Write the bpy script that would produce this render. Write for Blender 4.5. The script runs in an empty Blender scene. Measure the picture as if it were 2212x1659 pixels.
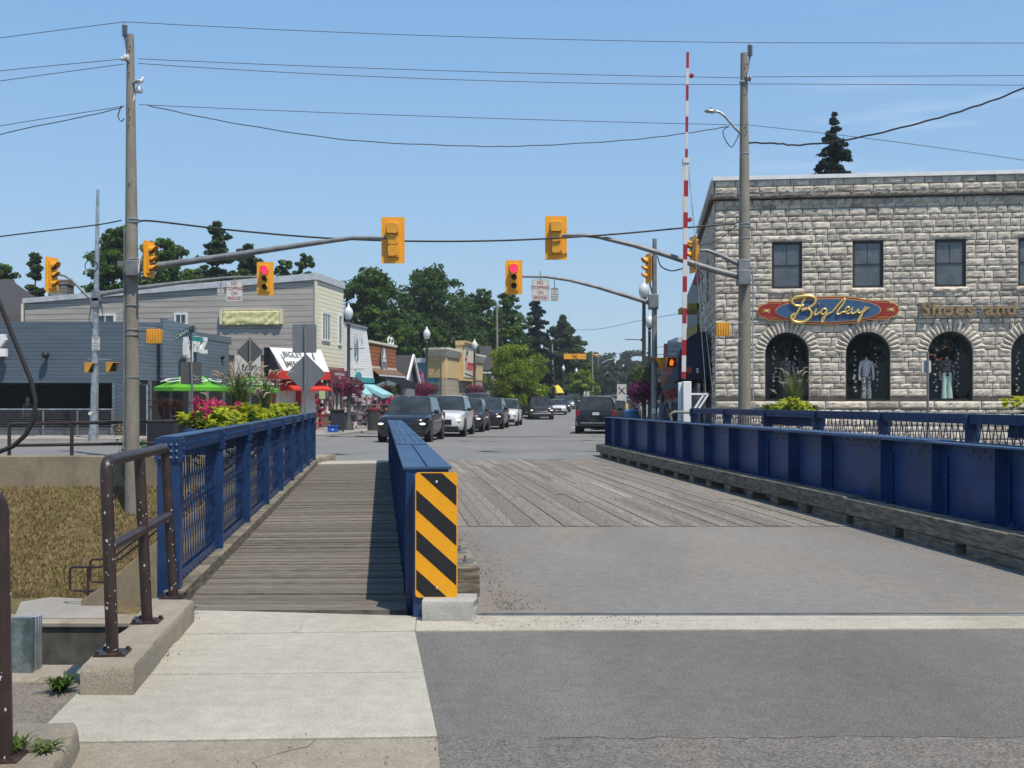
import bpy, math, random
from mathutils import Vector, Matrix, noise
R = math.radians
V = Vector
C = bpy.context.scene.collection
S = bpy.context.scene

# ---------------------------------------------------------------- camera, world, sun
F, CX, HY, EYE = 2415.6, 1106.0, 866.2, 1.55      # focal length / centre / horizon, measured on a 2212 px wide print
cam_d = bpy.data.cameras.new('camera'); cam = bpy.data.objects.new('camera', cam_d); C.objects.link(cam)
cam.location = (0, 0, EYE); cam.rotation_euler = (R(90), 0, 0)
cam_d.sensor_width = 36; cam_d.lens = 36*F/2212; cam_d.shift_y = 36.7/2212
cam_d.clip_start = 0.05; cam_d.clip_end = 4000
S.camera = cam
SUN_EL, SUN_AZ = 63, 142          # azimuth clockwise from the viewing direction
w = bpy.data.worlds.new('World'); S.world = w; w.use_nodes = True
nt = w.node_tree; nt.nodes.clear()
wo = nt.nodes.new('ShaderNodeOutputWorld'); bg = nt.nodes.new('ShaderNodeBackground')
sky = nt.nodes.new('ShaderNodeTexSky'); sky.sky_type = 'NISHITA'; sky.sun_disc = False
sky.sun_elevation = R(SUN_EL); sky.sun_rotation = R(SUN_AZ); sky.altitude = 200
sky.air_density = 1.15; sky.dust_density = .6; sky.ozone_density = 2.2
bg.inputs['Strength'].default_value = 0.15
tc = nt.nodes.new('ShaderNodeTexCoord'); mp = nt.nodes.new('ShaderNodeMapping'); mp.inputs['Scale'].default_value = (2.2, 2.2, 22)
cn = nt.nodes.new('ShaderNodeTexNoise'); cn.inputs['Scale'].default_value = 2.6; cn.inputs['Detail'].default_value = 6
cr = nt.nodes.new('ShaderNodeValToRGB'); cr.color_ramp.elements[0].position = .54; cr.color_ramp.elements[1].position = .78
sx = nt.nodes.new('ShaderNodeSeparateXYZ')
m1 = nt.nodes.new('ShaderNodeMapRange'); m1.inputs['From Min'].default_value = .14; m1.inputs['From Max'].default_value = .42
m2 = nt.nodes.new('ShaderNodeMapRange'); m2.inputs['From Min'].default_value = .34; m2.inputs['From Max'].default_value = .2
mm = nt.nodes.new('ShaderNodeMath'); mm.operation = 'MULTIPLY'; m3 = nt.nodes.new('ShaderNodeMath'); m3.operation = 'MULTIPLY'
m4 = nt.nodes.new('ShaderNodeMath'); m4.operation = 'MULTIPLY'; m4.inputs[1].default_value = .4
mx = nt.nodes.new('ShaderNodeMixRGB'); mx.inputs[2].default_value = (4.6, 4.8, 5.2, 1)
gn = nt.nodes.new('ShaderNodeMixRGB'); gn.inputs[0].default_value = .85; zr_ = nt.nodes.new('ShaderNodeValToRGB'); e_ = zr_.color_ramp.elements
e_[0].position = .0; e_[0].color = (1.62, 2.35, 3.05, 1); e_[1].position = .36; e_[1].color = (.80, 1.68, 3.05, 1); q_ = zr_.color_ramp.elements.new(.16); q_.color = (1.18, 2.05, 3.1, 1); q_ = zr_.color_ramp.elements.new(.8); q_.color = (.70, 1.35, 2.6, 1)
L = nt.links.new
L(tc.outputs['Generated'], mp.inputs[0]); L(mp.outputs[0], cn.inputs['Vector']); L(cn.outputs['Fac'], cr.inputs[0])
L(tc.outputs['Generated'], sx.inputs[0]); L(sx.outputs['X'], m1.inputs[0]); L(sx.outputs['Z'], m2.inputs[0])
L(m1.outputs[0], mm.inputs[0]); L(m2.outputs[0], mm.inputs[1]); L(mm.outputs[0], m3.inputs[0]); L(cr.outputs[0], m3.inputs[1])
L(m3.outputs[0], m4.inputs[0]); L(m4.outputs[0], mx.inputs[0]); L(sx.outputs['Z'], zr_.inputs[0]); L(sky.outputs[0], gn.inputs[1]); L(zr_.outputs[0], gn.inputs[2]); L(gn.outputs[0], mx.inputs[1]); L(mx.outputs[0], bg.inputs['Color'])
L(bg.outputs[0], wo.inputs['Surface'])
sd = bpy.data.lights.new('sun', 'SUN'); sd.energy = 3.1; sd.angle = R(.6); sd.color = (1, .92, .80)
so = bpy.data.objects.new('sun', sd); C.objects.link(so)
sv = V((math.sin(R(SUN_AZ))*math.cos(R(SUN_EL)), math.cos(R(SUN_AZ))*math.cos(R(SUN_EL)), math.sin(R(SUN_EL))))
so.rotation_euler = sv.to_track_quat('Z', 'Y').to_euler()
S.view_settings.view_transform = 'Standard'; S.view_settings.look = 'None'
S.view_settings.exposure = 0.66; S.view_settings.gamma = 1
S.cycles.use_denoising = True
S.cycles.max_bounces = 6; S.cycles.transparent_max_bounces = 12

# ---------------------------------------------------------------- helpers
def W(x, y, d): return V(((x-CX)/F*d, d, EYE-(y-HY)/F*d))
def G(x, y, z=0.0):
    d = (EYE-z)*F/(y-HY); return V(((x-CX)/F*d, d, z))
def PX(x, d): return (x-CX)/F*d
def PZ(y, d): return EYE-(y-HY)/F*d

ROOTM = {}
class MB:
    def __init__(s, M=None): s.v = []; s.f = []; s.mi = []; s.t = []; s.M = M or Matrix(); s.m = 0; s.tint = 1.0
    def add(s, vs, fs, mi=None, tint=None):
        n = len(s.v); M = s.M
        s.v += [M @ V(p) for p in vs]; s.f += [tuple(i+n for i in f) for f in fs]
        s.mi += [s.m if mi is None else mi]*len(fs); s.t += [s.tint if tint is None else tint]*len(fs); return s
    def box(s, c, sz, rz=0, rx=0, ry=0, taper=1.0, **k):
        x, y, z = sz[0]/2, sz[1]/2, sz[2]/2; t = taper
        p = [(-x,-y,-z),(x,-y,-z),(x,y,-z),(-x,y,-z),(-x*t,-y*t,z),(x*t,-y*t,z),(x*t,y*t,z),(-x*t,y*t,z)]
        m = Matrix.Translation(V(c)) @ Matrix.Rotation(rz,4,'Z') @ Matrix.Rotation(ry,4,'Y') @ Matrix.Rotation(rx,4,'X')
        return s.hexa([m @ V(q) for q in p], **k)
    def hexa(s, p, **k):
        return s.add(p, [(0,3,2,1),(4,5,6,7),(0,1,5,4),(1,2,6,5),(2,3,7,6),(3,0,4,7)], **k)
    def bb(s, x0, x1, y0, y1, z0, z1, **k): return s.box(((x0+x1)/2,(y0+y1)/2,(z0+z1)/2),(x1-x0,y1-y0,z1-z0), **k)
    def beam(s, a, b, w_, h_, up=(0,0,1), **k):
        a, b = V(a), V(b); d = (b-a).normalized(); u = V(up)
        if abs(d.dot(u)) > .98: u = V((0,1,0))
        r = d.cross(u).normalized(); u = r.cross(d).normalized()
        r *= w_/2; u *= h_/2
        return s.hexa([a-r-u, a+r-u, b+r-u, b-r-u, a-r+u, a+r+u, b+r+u, b-r+u], **k)
    def tube(s, pts, r, n=8, caps=True, **k):
        pts = [V(p) for p in pts]; N = len(pts)
        rs = r if isinstance(r, (list, tuple)) else [r]*N
        vs = []; t0 = (pts[1]-pts[0]).normalized()
        ref = V((0,0,1)) if abs(t0.z) < .9 else V((1,0,0))
        u = t0.cross(ref).normalized()
        for i, p in enumerate(pts):
            if i == 0: t = t0
            elif i == N-1: t = (pts[-1]-pts[-2]).normalized()
            else: t = ((pts[i]-pts[i-1]).normalized()+(pts[i+1]-pts[i]).normalized()).normalized()
            u = (u - t*u.dot(t)).normalized(); v_ = t.cross(u)
            for j in range(n):
                a = 2*math.pi*j/n; vs.append(p+(u*math.cos(a)+v_*math.sin(a))*rs[i])
        fs = [(i*n+j, i*n+(j+1)%n, (i+1)*n+(j+1)%n, (i+1)*n+j) for i in range(N-1) for j in range(n)]
        if caps: fs += [tuple(range(n-1,-1,-1)), tuple(range((N-1)*n, N*n))]
        return s.add(vs, fs, **k)
    def lathe(s, prof, n=16, c=(0,0,0), m=None, **k):
        vs = []; m = m or Matrix(); c = V(c)
        for r, z in prof:
            for j in range(n):
                a = 2*math.pi*j/n; vs.append(c + m @ V((r*math.cos(a), r*math.sin(a), z)))
        N = len(prof)
        fs = [(i*n+j, i*n+(j+1)%n, (i+1)*n+(j+1)%n, (i+1)*n+j) for i in range(N-1) for j in range(n)]
        fs += [tuple(range(n-1,-1,-1)), tuple(range((N-1)*n, N*n))]
        return s.add(vs, fs, **k)
    def prism(s, poly, y0, y1, **k):        # polygon in local XZ, extruded along local Y
        n = len(poly); vs = [(x, y0, z) for x, z in poly]+[(x, y1, z) for x, z in poly]
        fs = [tuple(range(n)), tuple(range(2*n-1, n-1, -1))]+[(i, n+i, n+(i+1)%n, (i+1)%n) for i in range(n)]
        return s.add(vs, fs, **k)
    def slab(s, poly, z0, z1, **k):         # polygon in XY, extruded in Z
        n = len(poly); vs = [(p[0], p[1], z0) for p in poly]+[(p[0], p[1], z1) for p in poly]
        fs = [tuple(range(n-1,-1,-1)), tuple(range(n, 2*n))]+[(i, (i+1)%n, n+(i+1)%n, n+i) for i in range(n)]
        return s.add(vs, fs, **k)
    def quad(s, a, b, c, d, **k): return s.add([a, b, c, d], [(0,1,2,3)], **k)
    def ell(s, c, r, n=10, m=6, **k):       # ellipsoid
        c = V(c); vs = [c+V((0,0,-r[2]))]
        for i in range(1, m):
            th = math.pi*i/m
            for j in range(n):
                a = 2*math.pi*j/n; vs.append(c+V((r[0]*math.sin(th)*math.cos(a), r[1]*math.sin(th)*math.sin(a), -r[2]*math.cos(th))))
        vs.append(c+V((0,0,r[2]))); e = len(vs)-1; fs = []
        for j in range(n): fs.append((0, 1+(j+1)%n, 1+j)); fs.append((e, e-n+j, e-n+(j+1)%n))
        for i in range(m-2):
            for j in range(n): a0 = 1+i*n; fs.append((a0+j, a0+(j+1)%n, a0+n+(j+1)%n, a0+n+j))
        return s.add(vs, fs, **k)
    def text(s, txt, size, M, extrude=.01, offset=0, align='CENTER', shear=0, sx=1, **k):
        vs, fs = text_geo(txt, size, extrude, offset, align, shear)
        return s.add([M @ V((p[0]*sx, p[1], p[2])) for p in vs], fs, **k)
    def build(s, name, mats, parent=None, smooth=True, bevel=0, local=False, angle=35):
        me = bpy.data.meshes.new(name)
        vs = s.v
        if parent is not None and not local:
            root = parent
            while root.parent: root = root.parent
            inv = ROOTM.get(root.name)
            if inv is not None: inv = inv.inverted(); vs = [inv @ p for p in vs]
        me.from_pydata([tuple(p) for p in vs], [], s.f)
        if not isinstance(mats, (list, tuple)): mats = [mats]
        for m in mats: me.materials.append(m)
        if len(mats) > 1: me.polygons.foreach_set('material_index', s.mi)
        at = me.attributes.new('tint', 'FLOAT', 'FACE'); at.data.foreach_set('value', s.t)
        if smooth:
            me.polygons.foreach_set('use_smooth', [True]*len(me.polygons)); me.update()
            try: me.set_sharp_from_angle(angle=R(angle))
            except Exception: pass
        me.update()
        o = bpy.data.objects.new(name, me); C.objects.link(o)
        if parent is not None: o.parent = parent
        if bevel:
            b = o.modifiers.new('bevel', 'BEVEL'); b.width = bevel; b.segments = 2; b.limit_method = 'ANGLE'; b.angle_limit = R(40)
        return o
_tc = {}
def text_geo(txt, size, extrude, offset, align, shear):
    key = (txt, extrude/size, offset/size, align, shear)
    if key not in _tc:
        cu = bpy.data.curves.new('t', 'FONT'); cu.body = txt; cu.size = 1; cu.extrude = extrude/size; cu.offset = offset/size
        cu.align_x = align; cu.align_y = 'CENTER'; cu.shear = shear; cu.resolution_u = 3
        o = bpy.data.objects.new('t', cu); C.objects.link(o)
        me = bpy.data.meshes.new_from_object(o)
        _tc[key] = ([v.co.copy() for v in me.vertices], [tuple(p.vertices) for p in me.polygons])
        bpy.data.objects.remove(o); bpy.data.curves.remove(cu); bpy.data.meshes.remove(me)
    vs, fs = _tc[key]
    return [v*size for v in vs], fs
def tag(o, label, cat, group=None, kind=None):
    o['label'] = label; o['category'] = cat
    if group: o['group'] = group
    if kind: o['kind'] = kind
    return o
def struct(o, kind='structure'): o['kind'] = kind; return o
def thing(name, label, cat, loc=(0,0,0), rz=0, group=None):
    o = bpy.data.objects.new(name, None); C.objects.link(o); o.empty_display_size = .2
    o.location = loc; o.rotation_euler = (0, 0, rz)
    ROOTM[o.name] = Matrix.Translation(V(loc)) @ Matrix.Rotation(rz, 4, 'Z')
    return tag(o, label, cat, group)
def copy_tree(o, parent=None):
    c = o.copy(); C.objects.link(c)
    if parent is not None: c.parent = parent
    for ch in list(o.children): copy_tree(ch, c)
    return c
def place(o, loc, rz=0, label=None, group=None, sc=None):
    o.location = loc; o.rotation_euler = (0, 0, rz)
    if label: o['label'] = label
    if group: o['group'] = group
    if sc: o.scale = (sc, sc, sc) if not isinstance(sc, tuple) else sc
    ROOTM[o.name] = Matrix.Translation(V(loc)) @ Matrix.Rotation(rz, 4, 'Z')
    return o
def basis(o, right, up=(0,0,1)):
    r = V(right).normalized(); u = V(up).normalized(); n = r.cross(u).normalized()
    m = Matrix((r, u, n)).transposed().to_4x4(); return Matrix.Translation(V(o)) @ m    # local x=right y=up z=toward viewer
def frame(o, along):                                  # local x along, y = left of it, z up
    a = V(along).normalized(); n = V((0,0,1)).cross(a).normalized()
    m = Matrix((a, n, V((0,0,1)))).transposed().to_4x4(); return Matrix.Translation(V(o)) @ m

# ---------------------------------------------------------------- materials
def pm(name, col, rough=.7, metal=0.0, var=.12, scale=3.0, bump=0.0, bscale=40, spec=.5, col2=None, tint=False,
       emit=None, stretch=None, coat=0, fac=(.35,.65), detail=5, trans=0, alpha=1, dirt=None, dscale=1.5, dfac=(.55,.7)):
    m = bpy.data.materials.new(name); m.use_nodes = True; t = m.node_tree; b = t.nodes['Principled BSDF']; l = t.links.new
    co = t.nodes.new('ShaderNodeTexCoord').outputs['Object']
    if stretch:
        mpn = t.nodes.new('ShaderNodeMapping'); mpn.inputs['Scale'].default_value = stretch; l(co, mpn.inputs[0]); co = mpn.outputs[0]
    c1 = [max(0, c*(1-var)) for c in col]+[1]; c2 = list(col2)+[1] if col2 else [min(1, c*(1+var)) for c in col]+[1]
    n = t.nodes.new('ShaderNodeTexNoise'); n.inputs['Scale'].default_value = scale; n.inputs['Detail'].default_value = detail; l(co, n.inputs['Vector'])
    r = t.nodes.new('ShaderNodeValToRGB'); r.color_ramp.elements[0].position = fac[0]; r.color_ramp.elements[1].position = fac[1]
    r.color_ramp.elements[0].color = c1; r.color_ramp.elements[1].color = c2; l(n.outputs['Fac'], r.inputs[0]); out = r.outputs[0]
    if dirt:
        n2 = t.nodes.new('ShaderNodeTexNoise'); n2.inputs['Scale'].default_value = dscale; n2.inputs['Detail'].default_value = 8; n2.inputs['Roughness'].default_value = .65; l(co, n2.inputs['Vector'])
        r2 = t.nodes.new('ShaderNodeValToRGB'); r2.color_ramp.elements[0].position = dfac[0]; r2.color_ramp.elements[1].position = dfac[1]; l(n2.outputs['Fac'], r2.inputs[0])
        x = t.nodes.new('ShaderNodeMixRGB'); l(r2.outputs[0], x.inputs[0]); l(out, x.inputs[1]); x.inputs[2].default_value = list(dirt)+[1]; out = x.outputs[0]
    if tint:
        a = t.nodes.new('ShaderNodeAttribute'); a.attribute_name = 'tint'
        x = t.nodes.new('ShaderNodeMixRGB'); x.blend_type = 'MULTIPLY'; x.inputs[0].default_value = 1; l(out, x.inputs[1]); l(a.outputs['Fac'], x.inputs[2]); out = x.outputs[0]
    l(out, b.inputs['Base Color'])
    b.inputs['Roughness'].default_value = rough; b.inputs['Metallic'].default_value = metal
    b.inputs['Specular IOR Level'].default_value = spec; b.inputs['Coat Weight'].default_value = coat; b.inputs['Coat Roughness'].default_value = .05
    if bump:
        n3 = t.nodes.new('ShaderNodeTexNoise'); n3.inputs['Scale'].default_value = bscale; n3.inputs['Detail'].default_value = 6; l(co, n3.inputs['Vector'])
        bp = t.nodes.new('ShaderNodeBump'); bp.inputs['Strength'].default_value = 1; bp.inputs['Distance'].default_value = bump
        l(n3.outputs['Fac'], bp.inputs['Height']); l(bp.outputs[0], b.inputs['Normal'])
    if emit: b.inputs['Emission Color'].default_value = list(emit[:3])+[1]; b.inputs['Emission Strength'].default_value = emit[3]
    if trans: b.inputs['Transmission Weight'].default_value = trans
    if alpha < 1: b.inputs['Alpha'].default_value = alpha
    return m
def leafmat(name, col, col2, rough=.55):
    m = pm(name, col, rough, var=.25, scale=.7, tint=True, col2=col2, fac=(.3,.7), spec=.25)
    t = m.node_tree; b = t.nodes['Principled BSDF']; o = t.nodes['Material Output']
    tr = t.nodes.new('ShaderNodeBsdfTranslucent'); mxs = t.nodes.new('ShaderNodeMixShader'); mxs.inputs[0].default_value = .5
    src = b.inputs['Base Color'].links[0].from_socket; t.links.new(src, tr.inputs['Color'])
    t.links.new(b.outputs[0], mxs.inputs[1]); t.links.new(tr.outputs[0], mxs.inputs[2]); t.links.new(mxs.outputs[0], o.inputs['Surface'])
    return m
def glassmat(name, tintc=(.6,.7,.7), refl=.25, opacity=.25, rough=.02):
    m = bpy.data.materials.new(name); m.use_nodes = True; t = m.node_tree; t.nodes.clear(); l = t.links.new
    o = t.nodes.new('ShaderNodeOutputMaterial'); tr = t.nodes.new('ShaderNodeBsdfTransparent'); g = t.nodes.new('ShaderNodeBsdfGlossy')
    tr.inputs['Color'].default_value = list(tintc)+[1]; g.inputs['Roughness'].default_value = rough
    fr = t.nodes.new('ShaderNodeFresnel'); fr.inputs['IOR'].default_value = 1.5
    ad = t.nodes.new('ShaderNodeMath'); ad.operation = 'ADD'; ad.inputs[1].default_value = refl; ad.use_clamp = True
    n = t.nodes.new('ShaderNodeTexNoise'); n.inputs['Scale'].default_value = 1.2; bp = t.nodes.new('ShaderNodeBump'); bp.inputs['Distance'].default_value = .01; l(n.outputs['Fac'], bp.inputs['Height']); l(bp.outputs[0], g.inputs['Normal'])
    mi = t.nodes.new('ShaderNodeMixShader'); l(fr.outputs[0], ad.inputs[0]); l(ad.outputs[0], mi.inputs[0]); l(tr.outputs[0], mi.inputs[1]); l(g.outputs[0], mi.inputs[2]); l(mi.outputs[0], o.inputs['Surface'])
    return m
def roadmat(name, col, col2, tan=None, tanf=(.5,.72), agg=.35, rough=.9, bump=.004, spots=None):
    """asphalt/concrete: broad mottling, fine aggregate, optional dust or stain patches"""
    m = bpy.data.materials.new(name); m.use_nodes = True; t = m.node_tree; b = t.nodes['Principled BSDF']; l = t.links.new
    co = t.nodes.new('ShaderNodeTexCoord').outputs['Object']
    def noi(sc, de=6, ro=.6, st=None):
        c = co
        if st: mpn = t.nodes.new('ShaderNodeMapping'); mpn.inputs['Scale'].default_value = st; l(co, mpn.inputs[0]); c = mpn.outputs[0]
        n = t.nodes.new('ShaderNodeTexNoise'); n.inputs['Scale'].default_value = sc; n.inputs['Detail'].default_value = de; n.inputs['Roughness'].default_value = ro; l(c, n.inputs['Vector']); return n.outputs['Fac']
    def ramp(f, a, b_, ca, cb):
        r = t.nodes.new('ShaderNodeValToRGB'); r.color_ramp.elements[0].position = a; r.color_ramp.elements[1].position = b_
        r.color_ramp.elements[0].color = list(ca)+[1]; r.color_ramp.elements[1].color = list(cb)+[1]; l(f, r.inputs[0]); return r.outputs[0]
    base = ramp(noi(.55, 7, .6, (1,.45,1)), .35, .65, col, col2)
    if tan:
        x = t.nodes.new('ShaderNodeMixRGB'); l(ramp(noi(.42, 7, .62, (1.3,.5,1)), tanf[0], tanf[1], (0,0,0), (.85,)*3), x.inputs[0]); l(base, x.inputs[1]); x.inputs[2].default_value = list(tan)+[1]; base = x.outputs[0]
    x = t.nodes.new('ShaderNodeMixRGB'); x.blend_type = 'MULTIPLY'; x.inputs[0].default_value = 1; l(base, x.inputs[1]); l(ramp(noi(75, 3, .7), .32, .68, (1-agg,)*3, (1+agg,)*3), x.inputs[2]); base = x.outputs[0]
    x = t.nodes.new('ShaderNodeMixRGB'); x.blend_type = 'MULTIPLY'; x.inputs[0].default_value = 1; l(base, x.inputs[1]); l(ramp(noi(9, 5, .7), .3, .7, (.86,)*3, (1.1,)*3), x.inputs[2]); base = x.outputs[0]
    if spots:
        vo = t.nodes.new('ShaderNodeTexVoronoi'); vo.inputs['Scale'].default_value = 5; l(co, vo.inputs['Vector'])
        x = t.nodes.new('ShaderNodeMixRGB'); l(ramp(vo.outputs['Distance'], .03, .09, (.8,)*3, (0,0,0)), x.inputs[0]); l(base, x.inputs[1]); x.inputs[2].default_value = list(spots)+[1]; base = x.outputs[0]
    l(base, b.inputs['Base Color']); b.inputs['Roughness'].default_value = rough; b.inputs['Specular IOR Level'].default_value = .3
    bp = t.nodes.new('ShaderNodeBump'); bp.inputs['Distance'].default_value = bump; l(noi(90, 4, .7), bp.inputs['Height']); l(bp.outputs[0], b.inputs['Normal'])
    return m

M_ = {}
M_['conc'] = roadmat('bright_concrete', (.34,.32,.262), (.45,.425,.355), (.25,.22,.165), (.52,.78), .2, bump=.0025, spots=(.3,.28,.24))
M_['conc_tan'] = roadmat('weathered_concrete', (.27,.235,.18), (.35,.31,.245), (.17,.14,.09), (.46,.66), .24, bump=.006)
M_['conc_wall'] = roadmat('stained_concrete', (.24,.19,.12), (.31,.255,.17), (.13,.11,.085), (.5,.7), .22, bump=.008)
M_['conc_dark'] = roadmat('lock_concrete', (.085,.078,.06), (.15,.135,.105), (.03,.03,.026), (.45,.6), .25, bump=.01)
M_['conc_pale'] = roadmat('pale_strip', (.37,.345,.28), (.45,.425,.35), (.30,.26,.20), (.5,.7), .2, bump=.004, spots=(.15,.13,.11))
M_['asph_new'] = roadmat('dark_asphalt', (.128,.122,.113), (.175,.166,.154), (.22,.21,.19), (.56,.8), .42, bump=.006)
M_['asph_old'] = roadmat('worn_asphalt', (.19,.172,.148), (.145,.138,.128), (.25,.215,.17), (.5,.75), .55, bump=.009)
M_['asph_br'] = roadmat('bridge_asphalt', (.18,.17,.155), (.22,.207,.187), (.28,.22,.15), (.50,.74), .26, bump=.004)
M_['asph_st'] = roadmat('street_asphalt', (.175,.17,.16), (.21,.205,.195), (.24,.23,.205), (.6,.8), .2, bump=.003)
M_['gravel'] = roadmat('gravel_ground', (.24,.21,.17), (.33,.29,.235), (.17,.14,.10), (.45,.7), .5, bump=.02)
M_['walk'] = roadmat('sidewalk', (.27,.255,.225), (.34,.32,.285), None, agg=.2)
M_['soil'] = roadmat('soil', (.10,.085,.05), (.16,.13,.075), None, agg=.4, bump=.03)
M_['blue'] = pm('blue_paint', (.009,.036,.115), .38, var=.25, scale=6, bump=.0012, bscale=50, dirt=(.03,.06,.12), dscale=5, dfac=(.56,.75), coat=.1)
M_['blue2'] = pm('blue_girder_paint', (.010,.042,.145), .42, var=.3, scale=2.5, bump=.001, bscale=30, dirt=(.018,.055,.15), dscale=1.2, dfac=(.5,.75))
M_['blue_top'] = pm('paler_blue_paint', (.032,.075,.15), .55, var=.22, scale=5, bump=.001, bscale=60, dirt=(.06,.09,.15), dscale=2, dfac=(.5,.75))  # paler blue for railing top plates and girder top flanges
M_['brown'] = pm('brown_pipe_paint', (.035,.02,.017), .42, var=.25, scale=9, bump=.0015, bscale=70, dirt=(.07,.035,.02), dscale=7, dfac=(.58,.66))
M_['chip'] = pm('bare_chips', (.5,.5,.48), .7)
M_['wood_w'] = pm('walkway_boards', (.155,.136,.108), .9, var=.35, scale=5, stretch=(1.2,14,6), bump=.004, bscale=14, tint=True, dirt=(.08,.068,.052), dscale=2.4, dfac=(.5,.75))
M_['wood_d'] = pm('deck_planks', (.195,.172,.143), .9, var=.3, scale=4, stretch=(14,1.1,6), bump=.003, bscale=14, tint=True, dirt=(.13,.11,.085), dscale=1.1, dfac=(.52,.72))
M_['wood_k'] = pm('kerb_timber', (.17,.148,.108), .9, var=.45, scale=5, stretch=(1,1,7), bump=.006, bscale=12, tint=True, dirt=(.07,.06,.045), dscale=1.8, dfac=(.5,.72))
M_['clay'] = pm('clay', (.3,.3,.3))
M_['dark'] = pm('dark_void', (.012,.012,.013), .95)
M_['galv'] = pm('galvanised_steel', (.40,.42,.43), .42, .7, var=.25, scale=6, bump=.0006, bscale=80)
M_['galv_d'] = pm('dull_galvanised_steel', (.20,.205,.205), .55, .35, var=.2, scale=4)
M_['plate'] = pm('stained_plate', (.13,.17,.17), .4, .35, var=.35, scale=9, dirt=(.34,.38,.38), dscale=5, dfac=(.55,.75))
M_['polec'] = pm('concrete_pole', (.23,.205,.165), .85, var=.16, scale=5, stretch=(1,1,.4), bump=.003, bscale=60, dirt=(.16,.145,.12), dscale=2.5)
M_['yel'] = pm('signal_yellow', (.85,.36,.01), .5, var=.06, scale=3)
M_['yel_h'] = pm('signal_housing_yellow', (.70,.32,.02), .45, var=.1, scale=6)
M_['black'] = pm('black', (.012,.012,.013), .5)
M_['rubber'] = pm('rubber', (.018,.018,.018), .8)
M_['white'] = pm('white_paint', (.74,.74,.72), .55, var=.06)
M_['sign_w'] = pm('sign_white', (.62,.60,.56), .5, var=.05)
M_['sign_g'] = pm('sign_back_grey', (.19,.20,.205), .5, .2, var=.1, scale=2)
M_['sign_d'] = pm('sign_back_dark', (.10,.097,.093), .55, .1, var=.1, scale=2)
M_['red'] = pm('red_paint', (.42,.02,.02), .5, var=.1)
M_['redgate'] = pm('gate_red', (.33,.012,.02), .45, var=.12)
M_['ylw'] = pm('marker_yellow', (.86,.37,.008), .38, var=.03, scale=20)
M_['gold'] = pm('gold_leaf', (.78,.56,.18), .3, .55, var=.1)
M_['bronze'] = pm('bronze_letters', (.30,.20,.09), .5, .2, var=.2, scale=6)
M_['wire'] = pm('wire', (.05,.06,.075), .6)
M_['wirek'] = pm('black_cable', (.012,.013,.018), .5)
M_['stone'] = pm('rockface_stone', (.51,.455,.375), .9, var=.22, scale=5, bump=.010, bscale=16, tint=True, dirt=(.36,.33,.29), dscale=.9, dfac=(.55,.75))
M_['mortar'] = pm('mortar', (.10,.085,.07), .95, var=.2, scale=6, bump=.004, bscale=50)
M_['winframe'] = pm('brown_window_frame', (.03,.02,.017), .5)
M_['glassd'] = glassmat('shop_glass', (.9,.93,.93), -.015)
M_['glassw'] = pm('window_glass', (.025,.03,.035), .06, var=.3, spec=.9, coat=.5)
M_['blind'] = pm('window_blind', (.12,.12,.125), .6, var=.15)
M_['redlamp'] = pm('red_signal_lens', (.9,.02,.06), .4, emit=(1,.03,.10,1.1))
M_['lens'] = pm('dark_lens', (.015,.02,.018), .25)
M_['headlamp'] = pm('headlamp_lit', (.9,.85,.75), .2, emit=(1,.86,.68,.9))
M_['headoff'] = pm('headlamp_unlit', (.45,.48,.5), .15)
M_['tail'] = pm('tail_lamp', (.22,.008,.01), .2)
M_['tyre'] = pm('tyre', (.014,.014,.015), .85)
M_['rim'] = pm('alloy_rim', (.20,.20,.21), .35, .7)
M_['rimd'] = pm('dark_rim', (.03,.03,.032), .4, .4)
M_['carglass'] = pm('car_glass', (.028,.034,.035), .07, var=.4, scale=2, spec=.4)
M_['globe'] = pm('lamp_globe', (.62,.66,.66), .25, var=.05, spec=.6)
M_['lampiron'] = pm('lamp_iron', (.075,.077,.072), .5, .2)
M_['grassy'] = pm('dry_grass', (.17,.12,.045), .95, var=.4, scale=9, tint=True)
M_['grassg'] = pm('dry_turf', (.13,.095,.038), 1, var=.4, scale=7, bump=.03, bscale=18, dirt=(.12,.11,.035), dscale=.5, dfac=(.5,.68))
M_['water'] = pm('dark_water', (.01,.013,.012), .06, spec=.6, bump=.02, bscale=3)
M_['shing'] = pm('dark_shingles', (.045,.043,.042), .9, var=.3, scale=20, bump=.01, bscale=25)
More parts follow.
